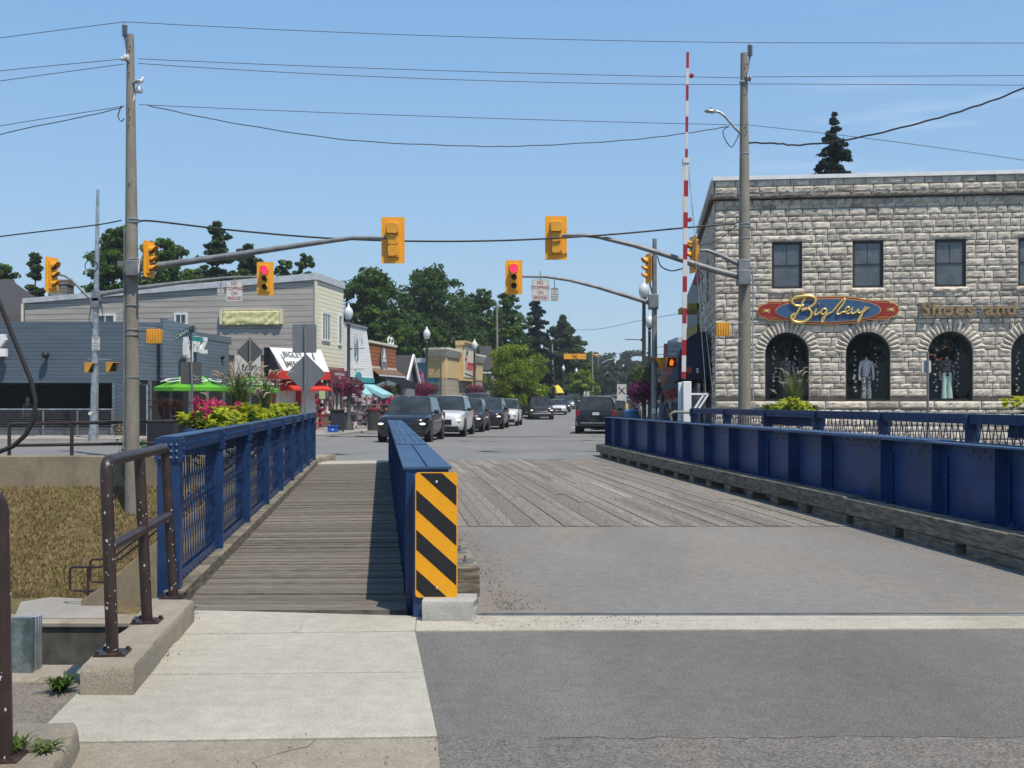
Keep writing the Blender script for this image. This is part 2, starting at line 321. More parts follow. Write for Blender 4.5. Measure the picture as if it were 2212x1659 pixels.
def siding(name, col, pitch=.2, depth=.02, var=.1, dirt=None):      # lapped boards: saw-tooth bump along height, lap shade painted in as a dark line
    m = pm(name, col, .7, var=var, scale=2, dirt=dirt, dscale=.8, stretch=(.25,.25,2.5)); t = m.node_tree; b = t.nodes['Principled BSDF']; l = t.links.new
    tc_ = t.nodes.new('ShaderNodeTexCoord'); s_ = t.nodes.new('ShaderNodeSeparateXYZ'); l(tc_.outputs['Object'], s_.inputs[0])
    d = t.nodes.new('ShaderNodeMath'); d.operation = 'DIVIDE'; d.inputs[1].default_value = pitch; l(s_.outputs['Z'], d.inputs[0])
    f = t.nodes.new('ShaderNodeMath'); f.operation = 'FRACT'; l(d.outputs[0], f.inputs[0])
    bp = t.nodes.new('ShaderNodeBump'); bp.inputs['Distance'].default_value = depth; bp.invert = True; l(f.outputs[0], bp.inputs['Height']); l(bp.outputs[0], b.inputs['Normal'])
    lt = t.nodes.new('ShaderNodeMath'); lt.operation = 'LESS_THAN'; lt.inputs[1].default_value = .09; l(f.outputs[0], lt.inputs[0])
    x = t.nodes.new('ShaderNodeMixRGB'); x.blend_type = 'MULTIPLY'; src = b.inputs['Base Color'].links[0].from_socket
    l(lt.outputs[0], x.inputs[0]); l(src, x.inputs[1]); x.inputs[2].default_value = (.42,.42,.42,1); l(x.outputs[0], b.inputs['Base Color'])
    return m
def brickmat(name, c1, c2, mort, sc=4.5, w_=.22*4.5, h_=.075*4.5, rough=.9, rot=True):
    m = bpy.data.materials.new(name); m.use_nodes = True; t = m.node_tree; b = t.nodes['Principled BSDF']; l = t.links.new
    tc_ = t.nodes.new('ShaderNodeTexCoord'); s_ = t.nodes.new('ShaderNodeSeparateXYZ'); l(tc_.outputs['Object'], s_.inputs[0])
    ad = t.nodes.new('ShaderNodeMath'); ad.operation = 'ADD'; l(s_.outputs['X'], ad.inputs[0]); l(s_.outputs['Y'], ad.inputs[1])
    cb = t.nodes.new('ShaderNodeCombineXYZ'); l(ad.outputs[0], cb.inputs[0]); l(s_.outputs['Z'], cb.inputs[1])
    br = t.nodes.new('ShaderNodeTexBrick'); l(cb.outputs[0], br.inputs['Vector']); br.inputs['Scale'].default_value = sc
    br.inputs['Brick Width'].default_value = w_; br.inputs['Row Height'].default_value = h_; br.inputs['Mortar Size'].default_value = .02
    br.inputs['Color1'].default_value = list(c1)+[1]; br.inputs['Color2'].default_value = list(c2)+[1]; br.inputs['Mortar'].default_value = list(mort)+[1]
    l(br.outputs['Color'], b.inputs['Base Color']); b.inputs['Roughness'].default_value = rough
    bp = t.nodes.new('ShaderNodeBump'); bp.inputs['Distance'].default_value = .01; bp.invert = True; l(br.outputs['Fac'], bp.inputs['Height']); l(bp.outputs[0], b.inputs['Normal'])
    return m
# leaf materials
M_['lf_dark'] = leafmat('maple_leaves', (.07,.14,.022), (.13,.22,.04))
M_['lf_deep'] = leafmat('deep_leaves', (.055,.115,.022), (.10,.175,.038))
M_['lf_pine'] = leafmat('pine_needles', (.055,.10,.035), (.09,.14,.05))
M_['lf_spruce'] = leafmat('spruce_needles', (.03,.058,.042), (.06,.095,.072))
M_['lf_lime'] = leafmat('young_tree_leaves', (.20,.29,.02), (.30,.40,.04))
M_['lf_far'] = leafmat('far_wood_leaves', (.048,.075,.035), (.08,.115,.05))
M_['bark'] = pm('bark', (.05,.04,.03), .95, var=.3, scale=8, bump=.01, bscale=20)
M_['lime'] = leafmat('lime_foliage', (.38,.44,.02), (.55,.58,.05))
M_['green'] = leafmat('green_foliage', (.06,.12,.02), (.11,.18,.03))
M_['pink'] = leafmat('pink_petals', (.62,.03,.12), (.75,.10,.22))
M_['magenta'] = leafmat('magenta_petals', (.30,.02,.16), (.50,.08,.30))
M_['plume'] = pm('grass_plumes', (.33,.25,.18), .9, tint=True)
M_['blade'] = leafmat('grass_blades', (.12,.17,.05), (.20,.24,.09))
M_['redgrass'] = leafmat('red_fountain_grass', (.09,.035,.03), (.16,.07,.05))
# ---------------------------------------------------------------- terrain
rnd = random.Random(7)
def zg(y): return 0.0 if y < 95 else (y-95)*.0145 if y < 190 else 1.38+(y-190)*.018
def sheet(name, xs, ys, zf, mat, parent=None):
    b = MB(); nx = len(xs)
    b.add([(x, y, zf(x, y)) for y in ys for x in xs], [(j*nx+i, j*nx+i+1, (j+1)*nx+i+1, (j+1)*nx+i) for j in range(len(ys)-1) for i in range(nx-1)])
    return b.build(name, mat, parent)
# far side of the canal: town ground up to a wooded rise at the horizon
b = MB()
edge = [(-160,31.6),(-9.3,31.6),(-6.0,31.6),(-6.0,27.3),(-2.9,27.9),(-2.9,29.3),(3.0,29.9),(3.0,31.0),(8,31.0),(60,24.8),(160,12)]
ring = edge
ys = [46, 95, 120, 150, 190, 240, 300, 420, 700]
vs = [(x, y, 0) for x, y in ring]; n = len(ring)
for Y in ys:
    vs += [(x, Y, zg(Y) if Y < 900 else 13) for x, y in ring]
fs = [(j*n+i, j*n+i+1, (j+1)*n+i+1, (j+1)*n+i) for j in range(len(ys)) for i in range(n-1)]
b.add([(v[0]*(1 if v[1] < 200 else 1+(v[1]-200)/300), v[1], v[2]-.02) for v in vs], fs)
struct(b.build('ground', M_['soil']))
# street asphalt: cross street + main street, one sheet a little above the ground
b = MB()
ST = .150; SD = V((ST, 1, 0)).normalized(); SN = V((SD.y, -SD.x, 0))       # main street direction, its right-hand normal
KL = lambda d: -7.1+ST*(d-55)        # left kerb line
KR = lambda d: 4.9+ST*(d-48)         # right kerb line
b.add([(-70,31.62,0),(-6,31.62,0),(-6,27.32,0),(-2.9,27.95,0),(-2.9,29.35,0),(3.0,29.92,0),(3.0,33.0,0),(4.2,45,0),(KR(48),48,0),(KL(49),49.5,0),(-9.5,46.2,0),(-13.5,43.5,0),(-70,42.5,0)], [tuple(range(13))])
for d0, d1 in ((48,95),(95,120),(120,150),(150,190),(190,260)):
    b.add([(KL(d0), d0, zg(d0)), (KR(d0), d0, zg(d0)), (KR(d1), d1, zg(d1)), (KL(d1), d1, zg(d1))], [(0,1,2,3)])
struct(b.build('road', M_['asph_st'], smooth=False))
# pavements with kerb upstands
b = MB()
b.slab([(-70,42.5),(-13.5,43.5),(-9.5,46.2),(KL(49.5),49.5),(KL(95),95),(KL(95)-4,95),(-12,52),(-20,47.5),(-70,47)], -.1, .12)
struct(b.build('sidewalk', M_['walk'], bevel=.03))
b = MB()
b.slab([(4.2,45),(5.3,42.2),(6.4,38),(8.2,31.1),(60,24.9),(60,31),(6.95,38.1),(10,60),(14,95),(KR(95),95),(KR(48),48)], -.1, .12)
b.add([(4.9,47.5,.125),(5.3,44.5,.125),(7.2,44.5,.125),(6.6,49,.125)], [(0,1,2,3)])
struct(b.build('sidewalk', M_['walk'], bevel=.03))
# painted stop line and lane marks on the street
b = MB()
b.add([(-8.6,47.0,.008),(-6.9,48.6,.008),(-6.7,48.45,.008),(-8.4,46.85,.008)], [(3,2,1,0)])
b.add([(2.7,42.3,.008),(4.1,42.3,.008),(4.1,42.55,.008),(2.7,42.55,.008)], [(0,1,2,3)])
for y in (64, 74, 84): 
    x = .9+ST*(y-48); b.add([(x, y, .008),(x+.12, y, .008),(x+.12+3*ST, y+3, .008),(x+3*ST, y+3, .008)], [(0,1,2,3)])
struct(b.build('road_markings', M_['sign_w'], smooth=False))
# canal: far bank below the town, lock walls, water
WZ = -4.7; LZ = -3.2; LY = 23.95
b = MB()
b.add([(-150,LY,WZ-.5),(-150,LY,LZ),(120,LY,LZ),(120,LY,WZ-.5)], [(0,1,2,3)])
struct(b.build('lock_wall', M_['conc_dark'], smooth=False))
b = MB(); b.slab([(-150,LY-.06),(120,LY-.06),(120,LY+.9),(-150,LY+.9)], LZ-.1, LZ+.02); struct(b.build('lock_coping', M_['conc_tan'], bevel=.03))
b = MB(); b.add([(-150,5,WZ),(120,5,WZ),(120,LY+.5,WZ),(-150,LY+.5,WZ)], [(0,1,2,3)]); struct(b.build('water', M_['water'], smooth=False))
def bankz(x, y):
    f = max(0, min(1, (y-27.5)/3.6))
    return LZ+2.35*(f**.9)+.07*noise.noise(V((x*.7, y*.7, 0)))*(f > .05)
xs = [-120,-60,-40]+[-30+i*.9 for i in range(28)]+[-4.8]; ys = [LY+.8,26,27.5]+[27.5+i*.4 for i in range(1,11)]
struct(sheet('canal_bank', xs, ys, bankz, M_['grassg']))
struct(sheet('canal_bank', [-4.8,3,10,20,60,120], [LY+.8,28,31.7], lambda x, y: LZ, M_['grassg']))
b = MB()
b.add([(p.x, p.y, LZ+.03) for p in (G(30,1338,LZ), G(235,1338,LZ), G(235,1316,LZ), G(190,1297,LZ), G(110,1292,LZ), G(45,1303,LZ))], [(0,1,2,3,4,5)])
struct(b.build('path', M_['walk'], smooth=False))
# abutment walls under the far side
b = MB()
e2 = [p for p in edge if p[0] > -7 and p[0] < 100]
for i in range(len(e2)-1):
    p, q = e2[i], e2[i+1]; b.add([(p[0],p[1]-.01,-5),(q[0],q[1]-.01,-5),(q[0],q[1]-.01,-.03),(p[0],p[1]-.01,-.03)], [(0,1,2,3)])
struct(b.build('abutment', M_['conc_wall'], smooth=False))
# retaining wall of the street on the left
t = MB(); xa, xb = PX(8,31.5), -6.2
t.bb(-40, xb, 31.2, 31.6, -1.2, .02)
tag(t.build('retaining_wall', M_['conc_wall'], bevel=.03), 'low tan concrete retaining wall between the dry grass bank and the street', 'wall')
# dry grass tufts over the bank (stuff)
b = MB(); rg = random.Random(3)
for i in range(26000):
    y = 26.9+4.3*rg.random(); x = -y*.458-.8+rg.random()*(y*.458-5.2)
    if x > -6.2 or y > 31.1 or (x > -9.9 and y < 27.4): continue
    z = bankz(x, y); h = rg.uniform(.04,.13); a = rg.uniform(0,6.28); w_ = rg.uniform(.007,.018); dx, dy = math.cos(a)*w_, math.sin(a)*w_
    lx, ly = rg.uniform(-.07,.07), rg.uniform(-.07,.07)
    b.add([(x-dx,y-dy,z-.01),(x+dx,y+dy,z-.01),(x+lx,y+ly,z+h)], [(0,1,2)], tint=rg.uniform(.75,1.35))
tag(b.build('grass', M_['grassy'], smooth=False), 'dry brown grass covering the canal bank', 'grass', kind='stuff')

# near ground -------------------------------------------------------------
b = MB()
b.add([(-2.2,-25,-.012),(14,-25,-.012),(14,7.9,-.012),(-1.2,7.9,-.012),(-2.2,6,-.012)], [(0,1,2,3,4)])
struct(b.build('road', M_['asph_new'], smooth=False))
yo = G(1500,1588).y
b = MB(); b.add([(G(944,1590).x-.05, yo, -.006),(14,yo-.02,-.006),(14,-25,-.006),(-2.0,-25,-.006),(G(985,1750).x,3.6,-.006)], [(4,3,2,1,0)])
struct(b.build('road_worn_patch', M_['asph_old'], smooth=False))
# sidewalk slabs with real joints
def poly(name, pts, mat, z0=-.2, z1=0, bev=.006): 
    b = MB(); b.slab([(p[0],p[1]) for p in pts], z0, z1); return struct(b.build(name, mat, bevel=bev))
def lerp(a, b, f): return a+(b-a)*f
Lf = [G(418,1317), G(340,1378), G(290,1462), G(165,1497), G(105,1562), G(178,1601)]
rt = lambda y: G(893+(y-1345)*(945-893)/(1590-1345) if y > 1345 else 900, y)
g = .006
poly('sidewalk', [G(418,1317), G(900,1330), rt(1361), G(345,1369)], M_['conc'])
poly('sidewalk', [G(344,1371), rt(1363.5), rt(1449), G(289,1456)], M_['conc'])
poly('sidewalk', [G(288,1458), rt(1451.5), rt(1588), G(178,1600), G(60,1600), G(100,1563), G(165,1497)], M_['conc'])
poly('sidewalk', [G(60,1603), G(178,1603), G(945,1591.5), (G(1010,1800).x, 3.3), (-1.2,-25), (-4.5,-25), (-3.4,3.9)], M_['conc_tan'], z1=-.004)
poly('expansion_strip', [rt(1362), (9.2, G(2212,1350).y), (9.2, G(2212,1325).y), G(1031,1329), G(901,1329.5)], M_['conc_pale'], z1=.003)
poly('slab_bed', [G(418,1312), G(903,1325), (G(1010,1800).x-.05,3.3), (-1.2,-25), (-4.5,-25), (-3.2,3.9), G(80,1600), G(110,1563), G(170,1499), G(290,1464)], M_['dark'], z0=-.5, z1=-.03)
# gravelly platform left of the walk, lock edge
poly('gravel_platform', [(-30,6.55),(-2.45,6.55),(-2.3,6.3),(-2.0,5.0),(-3.5,-25),(-30,-25)], M_['gravel'], z0=-1, z1=-.1)
poly('lock_edge', [(-30,6.95),(-2.55,6.95),(-2.45,6.56),(-30,6.56)], M_['conc_tan'], z0=-5, z1=-.085, bev=.02)
b = MB(); b.bb(-2.7, 14, 7.55, 8.05, -5, -.25); struct(b.build('near_abutment', M_['conc_dark'], bevel=.02))
# kerb walls that carry the pipe railing
def rough_block(name, pts, z0, z1, mat, seed=1, label=None, cat='kerb', nseg=9, amp=.02):
    """polygon block whose edges are subdivided and worn"""
    rr = random.Random(seed); P = []
    for i in range(len(pts)):
        a, c = V(pts[i][:2]), V(pts[(i+1)%len(pts)][:2]); k = max(2, int((c-a).length/.12))
        for j in range(k): P.append(a.lerp(c, j/k))
    n = len(P); ctr = sum(P, V((0,0)))/n; b = MB(); vs = []
    lv = [(z0,0),(z0*.5+z1*.5,0),(z1-.045,0),(z1-.012,.5),(z1,1)]
    for z, f in lv:
        for i, p in enumerate(P):
            d = (ctr-p).normalized(); o = f*.03+abs(noise.noise(V((p.x*6,p.y*6,z*8+seed))))*amp*1.2+abs(noise.noise(V((p.x*21,p.y*21,z*25+seed))))*amp*.5*(1 if z > z0 else 0)
            vs.append((p.x+d.x*o, p.y+d.y*o, z+(noise.noise(V((p.x*5,p.y*5,seed)))*amp*.4 if f else 0)))
    b.add(vs, [(k*n+i, k*n+(i+1)%n, (k+1)*n+(i+1)%n, (k+1)*n+i) for k in range(len(lv)-1) for i in range(n)]+[tuple(range(4*n,5*n))])
    o = b.build(name, mat, angle=50)
    if label: tag(o, label, cat)
    return o
KZ = .15
rough_block('concrete_kerb', [G(172,1441,KZ), G(288,1441,KZ), G(420,1296,KZ), G(366,1288,KZ), G(330,1292,KZ)], -.3, KZ, M_['conc_tan'], 4,
            'weathered concrete kerb wall under the chipped three-post pipe railing', 'kerb', amp=.03)
rough_block('concrete_kerb', [G(-60,1556,.1), G(172,1556,.1), G(182,1566,.1), G(60,1760,.1), (-3.2,3.1)], -.25, .1, M_['conc_tan'], 9,
            'low worn concrete kerb with weeds at the bottom left corner', 'kerb', amp=.03)
# soil wedge between kerb and slab + weeds
poly('soil', [G(425,1312), G(405,1330), G(345,1400), G(300,1462), G(288,1465), G(330,1400), G(395,1318)], M_['soil'], z0=-.05, z1=.012)

# galvanised plates leaning by the lock edge
for i, (x0, x1, y0, dd) in enumerate(((24,70,1334,0), (40,78,1331,.05), (60,84,1330,.09), (70,88,1329.5,.13))):
    d = 6.72+dd; b = MB(); b.bb(PX(x0,d), PX(x1,d), d, d+.025, -.1, PZ(y0,d))
    tag(b.build('steel_plate', M_['plate'] if i == 0 else M_['galv'], bevel=.004),
        ['stained grey green plate at the front of the metal stack', 'second bright plate behind the stained front one', 'third plate edge in the metal stack by the lock', 'rearmost thin metal plate of the stack by the lock'][i], 'metal plate', 'metal plates standing by the lock edge')

# weeds
def weed(name, c, n, h, spread, mat, label, cat='weed', seed=0, wd=.006):
    r = random.Random(seed); b = MB()
    for i in range(n):
        a = r.uniform(0,6.28); l = r.uniform(.5,1)*h; s = r.uniform(.3,1)*spread; bx = c[0]+r.uniform(-.03,.03); by = c[1]+r.uniform(-.03,.03)
        p0 = V((bx,by,c[2])); p1 = p0+V((math.cos(a)*s*.5, math.sin(a)*s*.5, l*.75)); p2 = p0+V((math.cos(a)*s, math.sin(a)*s, l*r.uniform(.4,.95)))
        q = V((-math.sin(a), math.cos(a), 0))*wd
        b.add([p0-q,p0+q,p1+q,p1-q,p2], [(0,1,2,3),(3,2,4)], tint=r.uniform(.7,1.2))
    return tag(b.build(name, mat, smooth=False), label, cat)
weed('weed', G(128,1492,-.09), 90, .11, .16, M_['green'], 'green weed tuft growing beside the metal plates', seed=1)
weed('weed', G(30,1622,.1), 60, .07, .1, M_['green'], 'small weed at the foot of the nearest brown post', seed=2)
weed('weed', G(95,1620,.1), 50, .05, .12, M_['blade'], 'sparse weed spreading over the low corner kerb', seed=3)
weed('dry_grass_tuft', G(350,1372), 40, .04, .1, M_['redgrass'], 'dead grass tuft in the gap along the kerb wall', seed=4)

# ---------------------------------------------------------------- pipe railings
def chips(pts, r, n, seed, parent, zmax=9):
    b = MB(); rr = random.Random(seed)
    for i in range(n):
        k = rr.randrange(len(pts)-1); p = V(pts[k]).lerp(V(pts[k+1]), rr.random()); t = (V(pts[k+1])-V(pts[k])).normalized()
        a = rr.uniform(-1.9, .5)
        e1 = t.cross(V((0,1,0))).normalized() if abs(t.z) > .5 else V((0,0,1)); e2 = t.cross(e1).normalized()
        d = V((math.cos(a), math.sin(a), 0)) if abs(t.z) > .5 else V((rr.uniform(-.4,.4), -.7, .5)).normalized()
        s = rr.uniform(.002,.006)*(3.2 if rr.random() < .12 else 1); u = t*s*rr.uniform(.8,1.8); v_ = t.cross(d).normalized()*s
        c = p+d*(r+.0006)
        b.add([c+u*math.cos(q*.9)*rr.uniform(.3,1.4)+v_*math.sin(q*.9)*rr.uniform(.3,1.3) for q in range(7)], [tuple(range(7))])
    return b.build('paint_chips', M_['chip'], parent, smooth=False)
def plate_foot(b, c, s=.085):
    b.box((c[0],c[1],c[2]+.006), (s*2,s*2,.012), rz=.1); 
    for sx in (-1,1):
        for sy in (-1,1): b.lathe([(.012,0),(.012,.015)], 6, (c[0]+sx*s*.75, c[1]+sy*s*.75, c[2]+.012))
t = thing('pipe_railing', 'chipped dark brown pipe railing with three posts on the concrete kerb wall', 'railing', G(243,1412,KZ))
P = [(243,1412,229,1000),(318,1343,301,982),(375,1291,356,968)]; rp = .034
bases = [G(a,b_,KZ) for a,b_,_,_ in P]; tops = [W(c,dv,bases[i].y) for i,(a,b_,c,dv) in enumerate(P)]
tops = [V((tp.x, tp.y, 1.215)) for tp in tops]
def arc_corner(a, c, b_, r, n=5):
    a, c, b_ = V(a), V(c), V(b_); p = c+(a-c).normalized()*r; q = c+(b_-c).normalized()*r
    return [ (p*(1-f)**2 + c*2*f*(1-f) + q*f*f) for f in [i/n for i in range(n+1)] ]
b = MB(); pts = [bases[0]]+arc_corner(bases[0], tops[0], tops[2], .075)+arc_corner(tops[0], tops[2], bases[2], .075)+[bases[2]]
b.tube(pts, rp, 14); top = b.build('top_rail', M_['brown'], t, angle=60)
chips([bases[0], tops[0]], rp, 34, 1, top); chips([bases[2], tops[2]], rp, 26, 2, top); chips([tops[0], tops[2]], rp, 26, 5, top)
b = MB(); b.tube([bases[1], tops[1]-V((0,0,.02))], rp, 14); o = b.build('post', M_['brown'], t, angle=60); chips([bases[1], tops[1]], rp, 14, 3, o)
f0 = .47; b = MB(); b.tube([bases[0].lerp(tops[0], f0+.08), bases[2].lerp(tops[2], f0+.08)], rp*.92, 14); o = b.build('mid_rail', M_['brown'], t, angle=60)
chips([bases[0].lerp(tops[0], f0+.08), bases[2].lerp(tops[2], f0+.08)], rp*.92, 18, 8, o)
for q in bases:
    b = MB(); plate_foot(b, q); b.build('base_plate', M_['brown'], t)
t = thing('pipe_railing', 'nearest thick brown post cut off by the left picture edge', 'railing', G(30,1640,.1))
c0 = G(30,1640,.1); c0.x = PX(7, c0.y)
b = MB(); tp = V((PX(-3,c0.y), c0.y, PZ(1070,c0.y))); b.tube([c0]+arc_corner(c0, tp, tp+V((-.6,-.75,.0)), .07)+[tp+V((-1.0,-1.3,0))], .039, 14); o = b.build('post', M_['brown'], t, angle=60)
chips([c0, tp], .039, 12, 11, o)
b = MB(); q = c0.lerp(tp, .5); b.tube([q, q+V((-1,-1.3,0))], .034, 12); b.build('mid_rail', M_['brown'], t, angle=60)
b = MB(); plate_foot(b, c0, .075); b.build('base_plate', M_['brown'], t)
# street-side pipe railing on top of the retaining wall
t = thing('pipe_railing', 'long brown pipe railing on the retaining wall in front of the dark restaurant', 'railing', (PX(22,31.4),31.4,0))
A_ = V((PX(20,31.4),31.4,0)); zt = PZ(916,31.4); B_ = V((-6.3,31.4,0)); zt2 = PZ(906,31.4); zm = PZ(972,31.4)
b = MB(); b.tube([A_]+arc_corner(A_, A_+V((0,0,zt)), B_+V((0,0,zt2)), .12)+[B_+V((0,0,zt2))], .05, 10); b.build('top_rail', M_['brown'], t, angle=60)
b = MB(); b.tube([A_+V((0,0,.3)), B_+V((0,0,.42))], .045, 8); b.build('mid_rail', M_['brown'], t, angle=60)
for x in (155, 290, 420): 
    b = MB(); xx = PX(x,31.4); b.tube([(xx,31.4,0),(xx,31.4,zt+.06)], .05, 10); b.build('post', M_['brown'], t, angle=60)
b = MB(); b.tube([B_, B_+V((0,0,zt2))], .05, 10); b.build('post', M_['brown'], t, angle=60)
# canal stair with stringer walls and pipe handrails
SX0, SX1, SZ0 = PX(192,26.0), -5.75, LZ
t = thing('concrete_stair', 'concrete stair climbing the canal bank toward the street beside the bridge', 'stair', (SX0,26.5,SZ0))
for nm, yy in (('side_wall', 25.9), ('side_wall', 27.25)):
    b = MB(); b.prism([(SX0-.1,SZ0-.3),(SX1,SZ0-.3),(SX1,.3),(SX0+.3,SZ0+.42),(SX0-.1,SZ0+.16)], yy-.12, yy+.12); b.build(nm, M_['conc_wall'], t, bevel=.02)
b = MB(); ns = 17
for i in range(ns): b.bb(SX0+i*(SX1-SX0)/ns, SX1, 26.03, 27.12, SZ0+i*(0-SZ0)/ns-(.3 if i == 0 else 0), SZ0+(i+1)*(0-SZ0)/ns)
b.build('steps', M_['walk'], t, smooth=False)
for yy, lb in ((25.95,'brown stair handrail nearest the canal on the stair side wall'), (27.2,'brown stair handrail on the grass side of the stair')):
    t = thing('stair_handrail', lb, 'handrail', (SX0, yy, SZ0+.1), group='handrails of the canal stair')
    r_ = .03; sl = (0-SZ0)/(SX1-SX0); zz = lambda x, h: SZ0+h+max(0, x-SX0-.3)*sl
    b = MB()
    oa = V((SX0-.42, yy, SZ0+.9)); ob = V((SX0-.42, yy, SZ0+.35)); k0 = SX0+.3
    b.tube([(SX1,yy,zz(SX1,.9)),(k0,yy,zz(k0,.9))]+arc_corner((k0,yy,SZ0+.9), oa, ob, .09, 3)+arc_corner(oa, ob, (k0,yy,SZ0+.35), .09, 3)+[(k0,yy,zz(k0,.35)),(SX1,yy,zz(SX1,.35))], r_, 8)
    b.build('rail', M_['brown'], t, angle=60)
    for x in (SX0, SX0+1.3, SX0+2.6, SX1-.1):
        b = MB(); b.tube([(x,yy,zz(x,.05)),(x,yy,zz(x,.9))], r_, 8); b.build('post', M_['brown'], t, angle=60)
# black hose arching in from the left, hung on the gate machine outside the picture
t = thing('black_hose', 'thick black hose looping down at the left picture edge', 'hose', (PX(-120,8.0),8.0,0))
hp = [(-70,540),(-28,600),(2,660),(22,712),(48,775),(68,825),(77,868),(73,905),(55,940),(28,964),(-5,977),(-60,985)]
b = MB(); b.tube([W(x,y,8.0) for x,y in hp], .0165, 12); b.build('hose', M_['rubber'], t, angle=80)
b = MB(); b.tube([(PX(-115,8),8.0,-.1),(PX(-115,8),8.0,PZ(520,8))], .06, 10); b.beam(W(-118,560,8), W(-60,545,8), .05, .05); b.beam(W(-118,985,8), W(-58,985,8), .05, .05); b.build('stand', M_['galv_d'], t)

# ---------------------------------------------------------------- bridge: decks
def G2(x, y): p = G(x, y); return V((p.x, p.y, 0))
fA, fB = V((-2.63,8.6,0)), V((-4.86,27.2,0))                 # left railing line
gA, gB = V((-.633,8.35,0)), V((-3.0,28.6,0))                # centre girder centreline
rA, rB = V((5.35,7.2,0)), V((2.78,31.55,0))                 # right girder web line
def on(A, B, y): f = (y-A.y)/(B.y-A.y); return A+(B-A)*f
# asphalt part of the bridge roadway
b = MB(); y0, y1 = 8.16, 13.82
b.add([(on(gA,gB,y0).x-.1,y0,-.004),(on(rA,rB,y0).x+.1,y0,-.004),(on(rA,rB,y1).x+.1,y1,-.004),(on(gA,gB,y1).x-.1,y1,-.004)], [(0,1,2,3)])
struct(b.build('bridge_roadway', M_['asph_br'], smooth=False))
b = MB(); b.slab([(on(gA,gB,8.05).x-.3,8.05),(on(rA,rB,8.05).x+.9,8.05),(on(rA,rB,30).x+.5,30.2),(on(gA,gB,29).x-.1,29.2)], -.6, -.10); struct(b.build('bridge_underframe', M_['dark']))
b = MB(); b.bb(G(1040,1327).x, 9, 8.06, 8.085, -.05, .006); b.bb(G(1040,1327).x, 9, 8.13, 8.15, -.05, .008); struct(b.build('expansion_joint', M_['galv_d'], smooth=False))
b = MB(); b.bb(G(1040,1327).x, 9, 8.086, 8.129, -.05, -.004); struct(b.build('joint_gap', M_['dark'], smooth=False))
# longitudinal planks: individual boards
b = MB(); r = random.Random(5); e1, e2 = (on(gA,gB,13.86), on(gA,gB,29.3)), (on(rA,rB,13.86), on(rA,rB,30.1))
nb = 40
for i in range(nb):
    f0, f1 = (i+.022)/nb, (i+.978)/nb; y = 0; s = 0
    cuts = [0]; 
    while cuts[-1] < 1: cuts.append(min(1, cuts[-1]+r.uniform(.18,.34)))
    if cuts[-1]-cuts[-2] < .06 and len(cuts) > 2: cuts.pop(-2)
    for a, c in zip(cuts[:-1], cuts[1:]):
        def pt(f, s_, z):
            p = e1[0].lerp(e2[0], f); q = e1[1].lerp(e2[1], f); v = p.lerp(q, s_); return (v.x, v.y, z)
        z = r.uniform(-.006,.004); a2, c2 = a+.0006, c-.0006
        b.hexa([pt(f0,a2,-.07),pt(f1,a2,-.07),pt(f1,c2,-.07),pt(f0,c2,-.07),pt(f0,a2,z),pt(f1,a2,z+r.uniform(-.003,.003)),pt(f1,c2,z),pt(f0,c2,z)], tint=r.uniform(.78,1.18)*(1.25 if r.random() < .05 else 1))
struct(b.build('bridge_plank_deck', M_['wood_d'], smooth=False))
# walkway cross boards
b = MB(); nb = 138
wa, wb = (V((-2.50,8.27,0)), V((-4.78,27.3,0))), (on(gA,gB,8.27)-V((.15,0,0)), on(gA,gB,27.9)-V((.15,0,0)))
for i in range(nb):
    s0, s1 = (i+.03)/nb, (i+.97)/nb; z = r.uniform(-.006,.006); zz = z+r.uniform(-.004,.004)
    p = [wa[0].lerp(wa[1],s0), wb[0].lerp(wb[1],s0), wb[0].lerp(wb[1],s1), wa[0].lerp(wa[1],s1)]
    b.hexa([(q.x,q.y,-.06) for q in p]+[(p[0].x,p[0].y,z),(p[1].x,p[1].y,zz),(p[2].x,p[2].y,zz),(p[3].x,p[3].y,z)], tint=r.uniform(.72,1.2))
struct(b.build('walkway_deck', M_['wood_w'], smooth=False))
poly('walkway_landing', [(-4.82,27.32),(on(gA,gB,27.92).x-.15,27.95),(on(gA,gB,29).x-.1,29.3),(-5.0,28.6)], M_['conc'], z1=.01)
rough_block('landing_kerb', [(-5.25,27.6),(-4.75,27.6),(-4.8,28.3),(-4.6,29.2),(-5.3,29.2)], -.1, .16, M_['conc_tan'], 3, 'small worn concrete kerb at the far end of the blue walkway railing', 'kerb')
# right walkway deck beyond the girder
b = MB(); ra, rb = V((7.3,3.0,0)), V((4.15,28.6,0))
b.slab([(on(rA,rB,3).x+.2,3.0),(ra.x+.1,3.0),(rb.x+.1,28.6),(on(rA,rB,28.6).x+.2,28.6)], -.08, 0); struct(b.build('walkway_deck', M_['wood_w'], smooth=False))
# deck edge timber under the left railing
b = MB(); b.beam((fA.x+.06,fA.y-.1,-.02),(fB.x+.06,fB.y,-.02), .16, .26); tag(b.build('edge_timber', M_['wood_k'], bevel=.01), 'grey edge timber along the foot of the left walkway railing', 'timber')

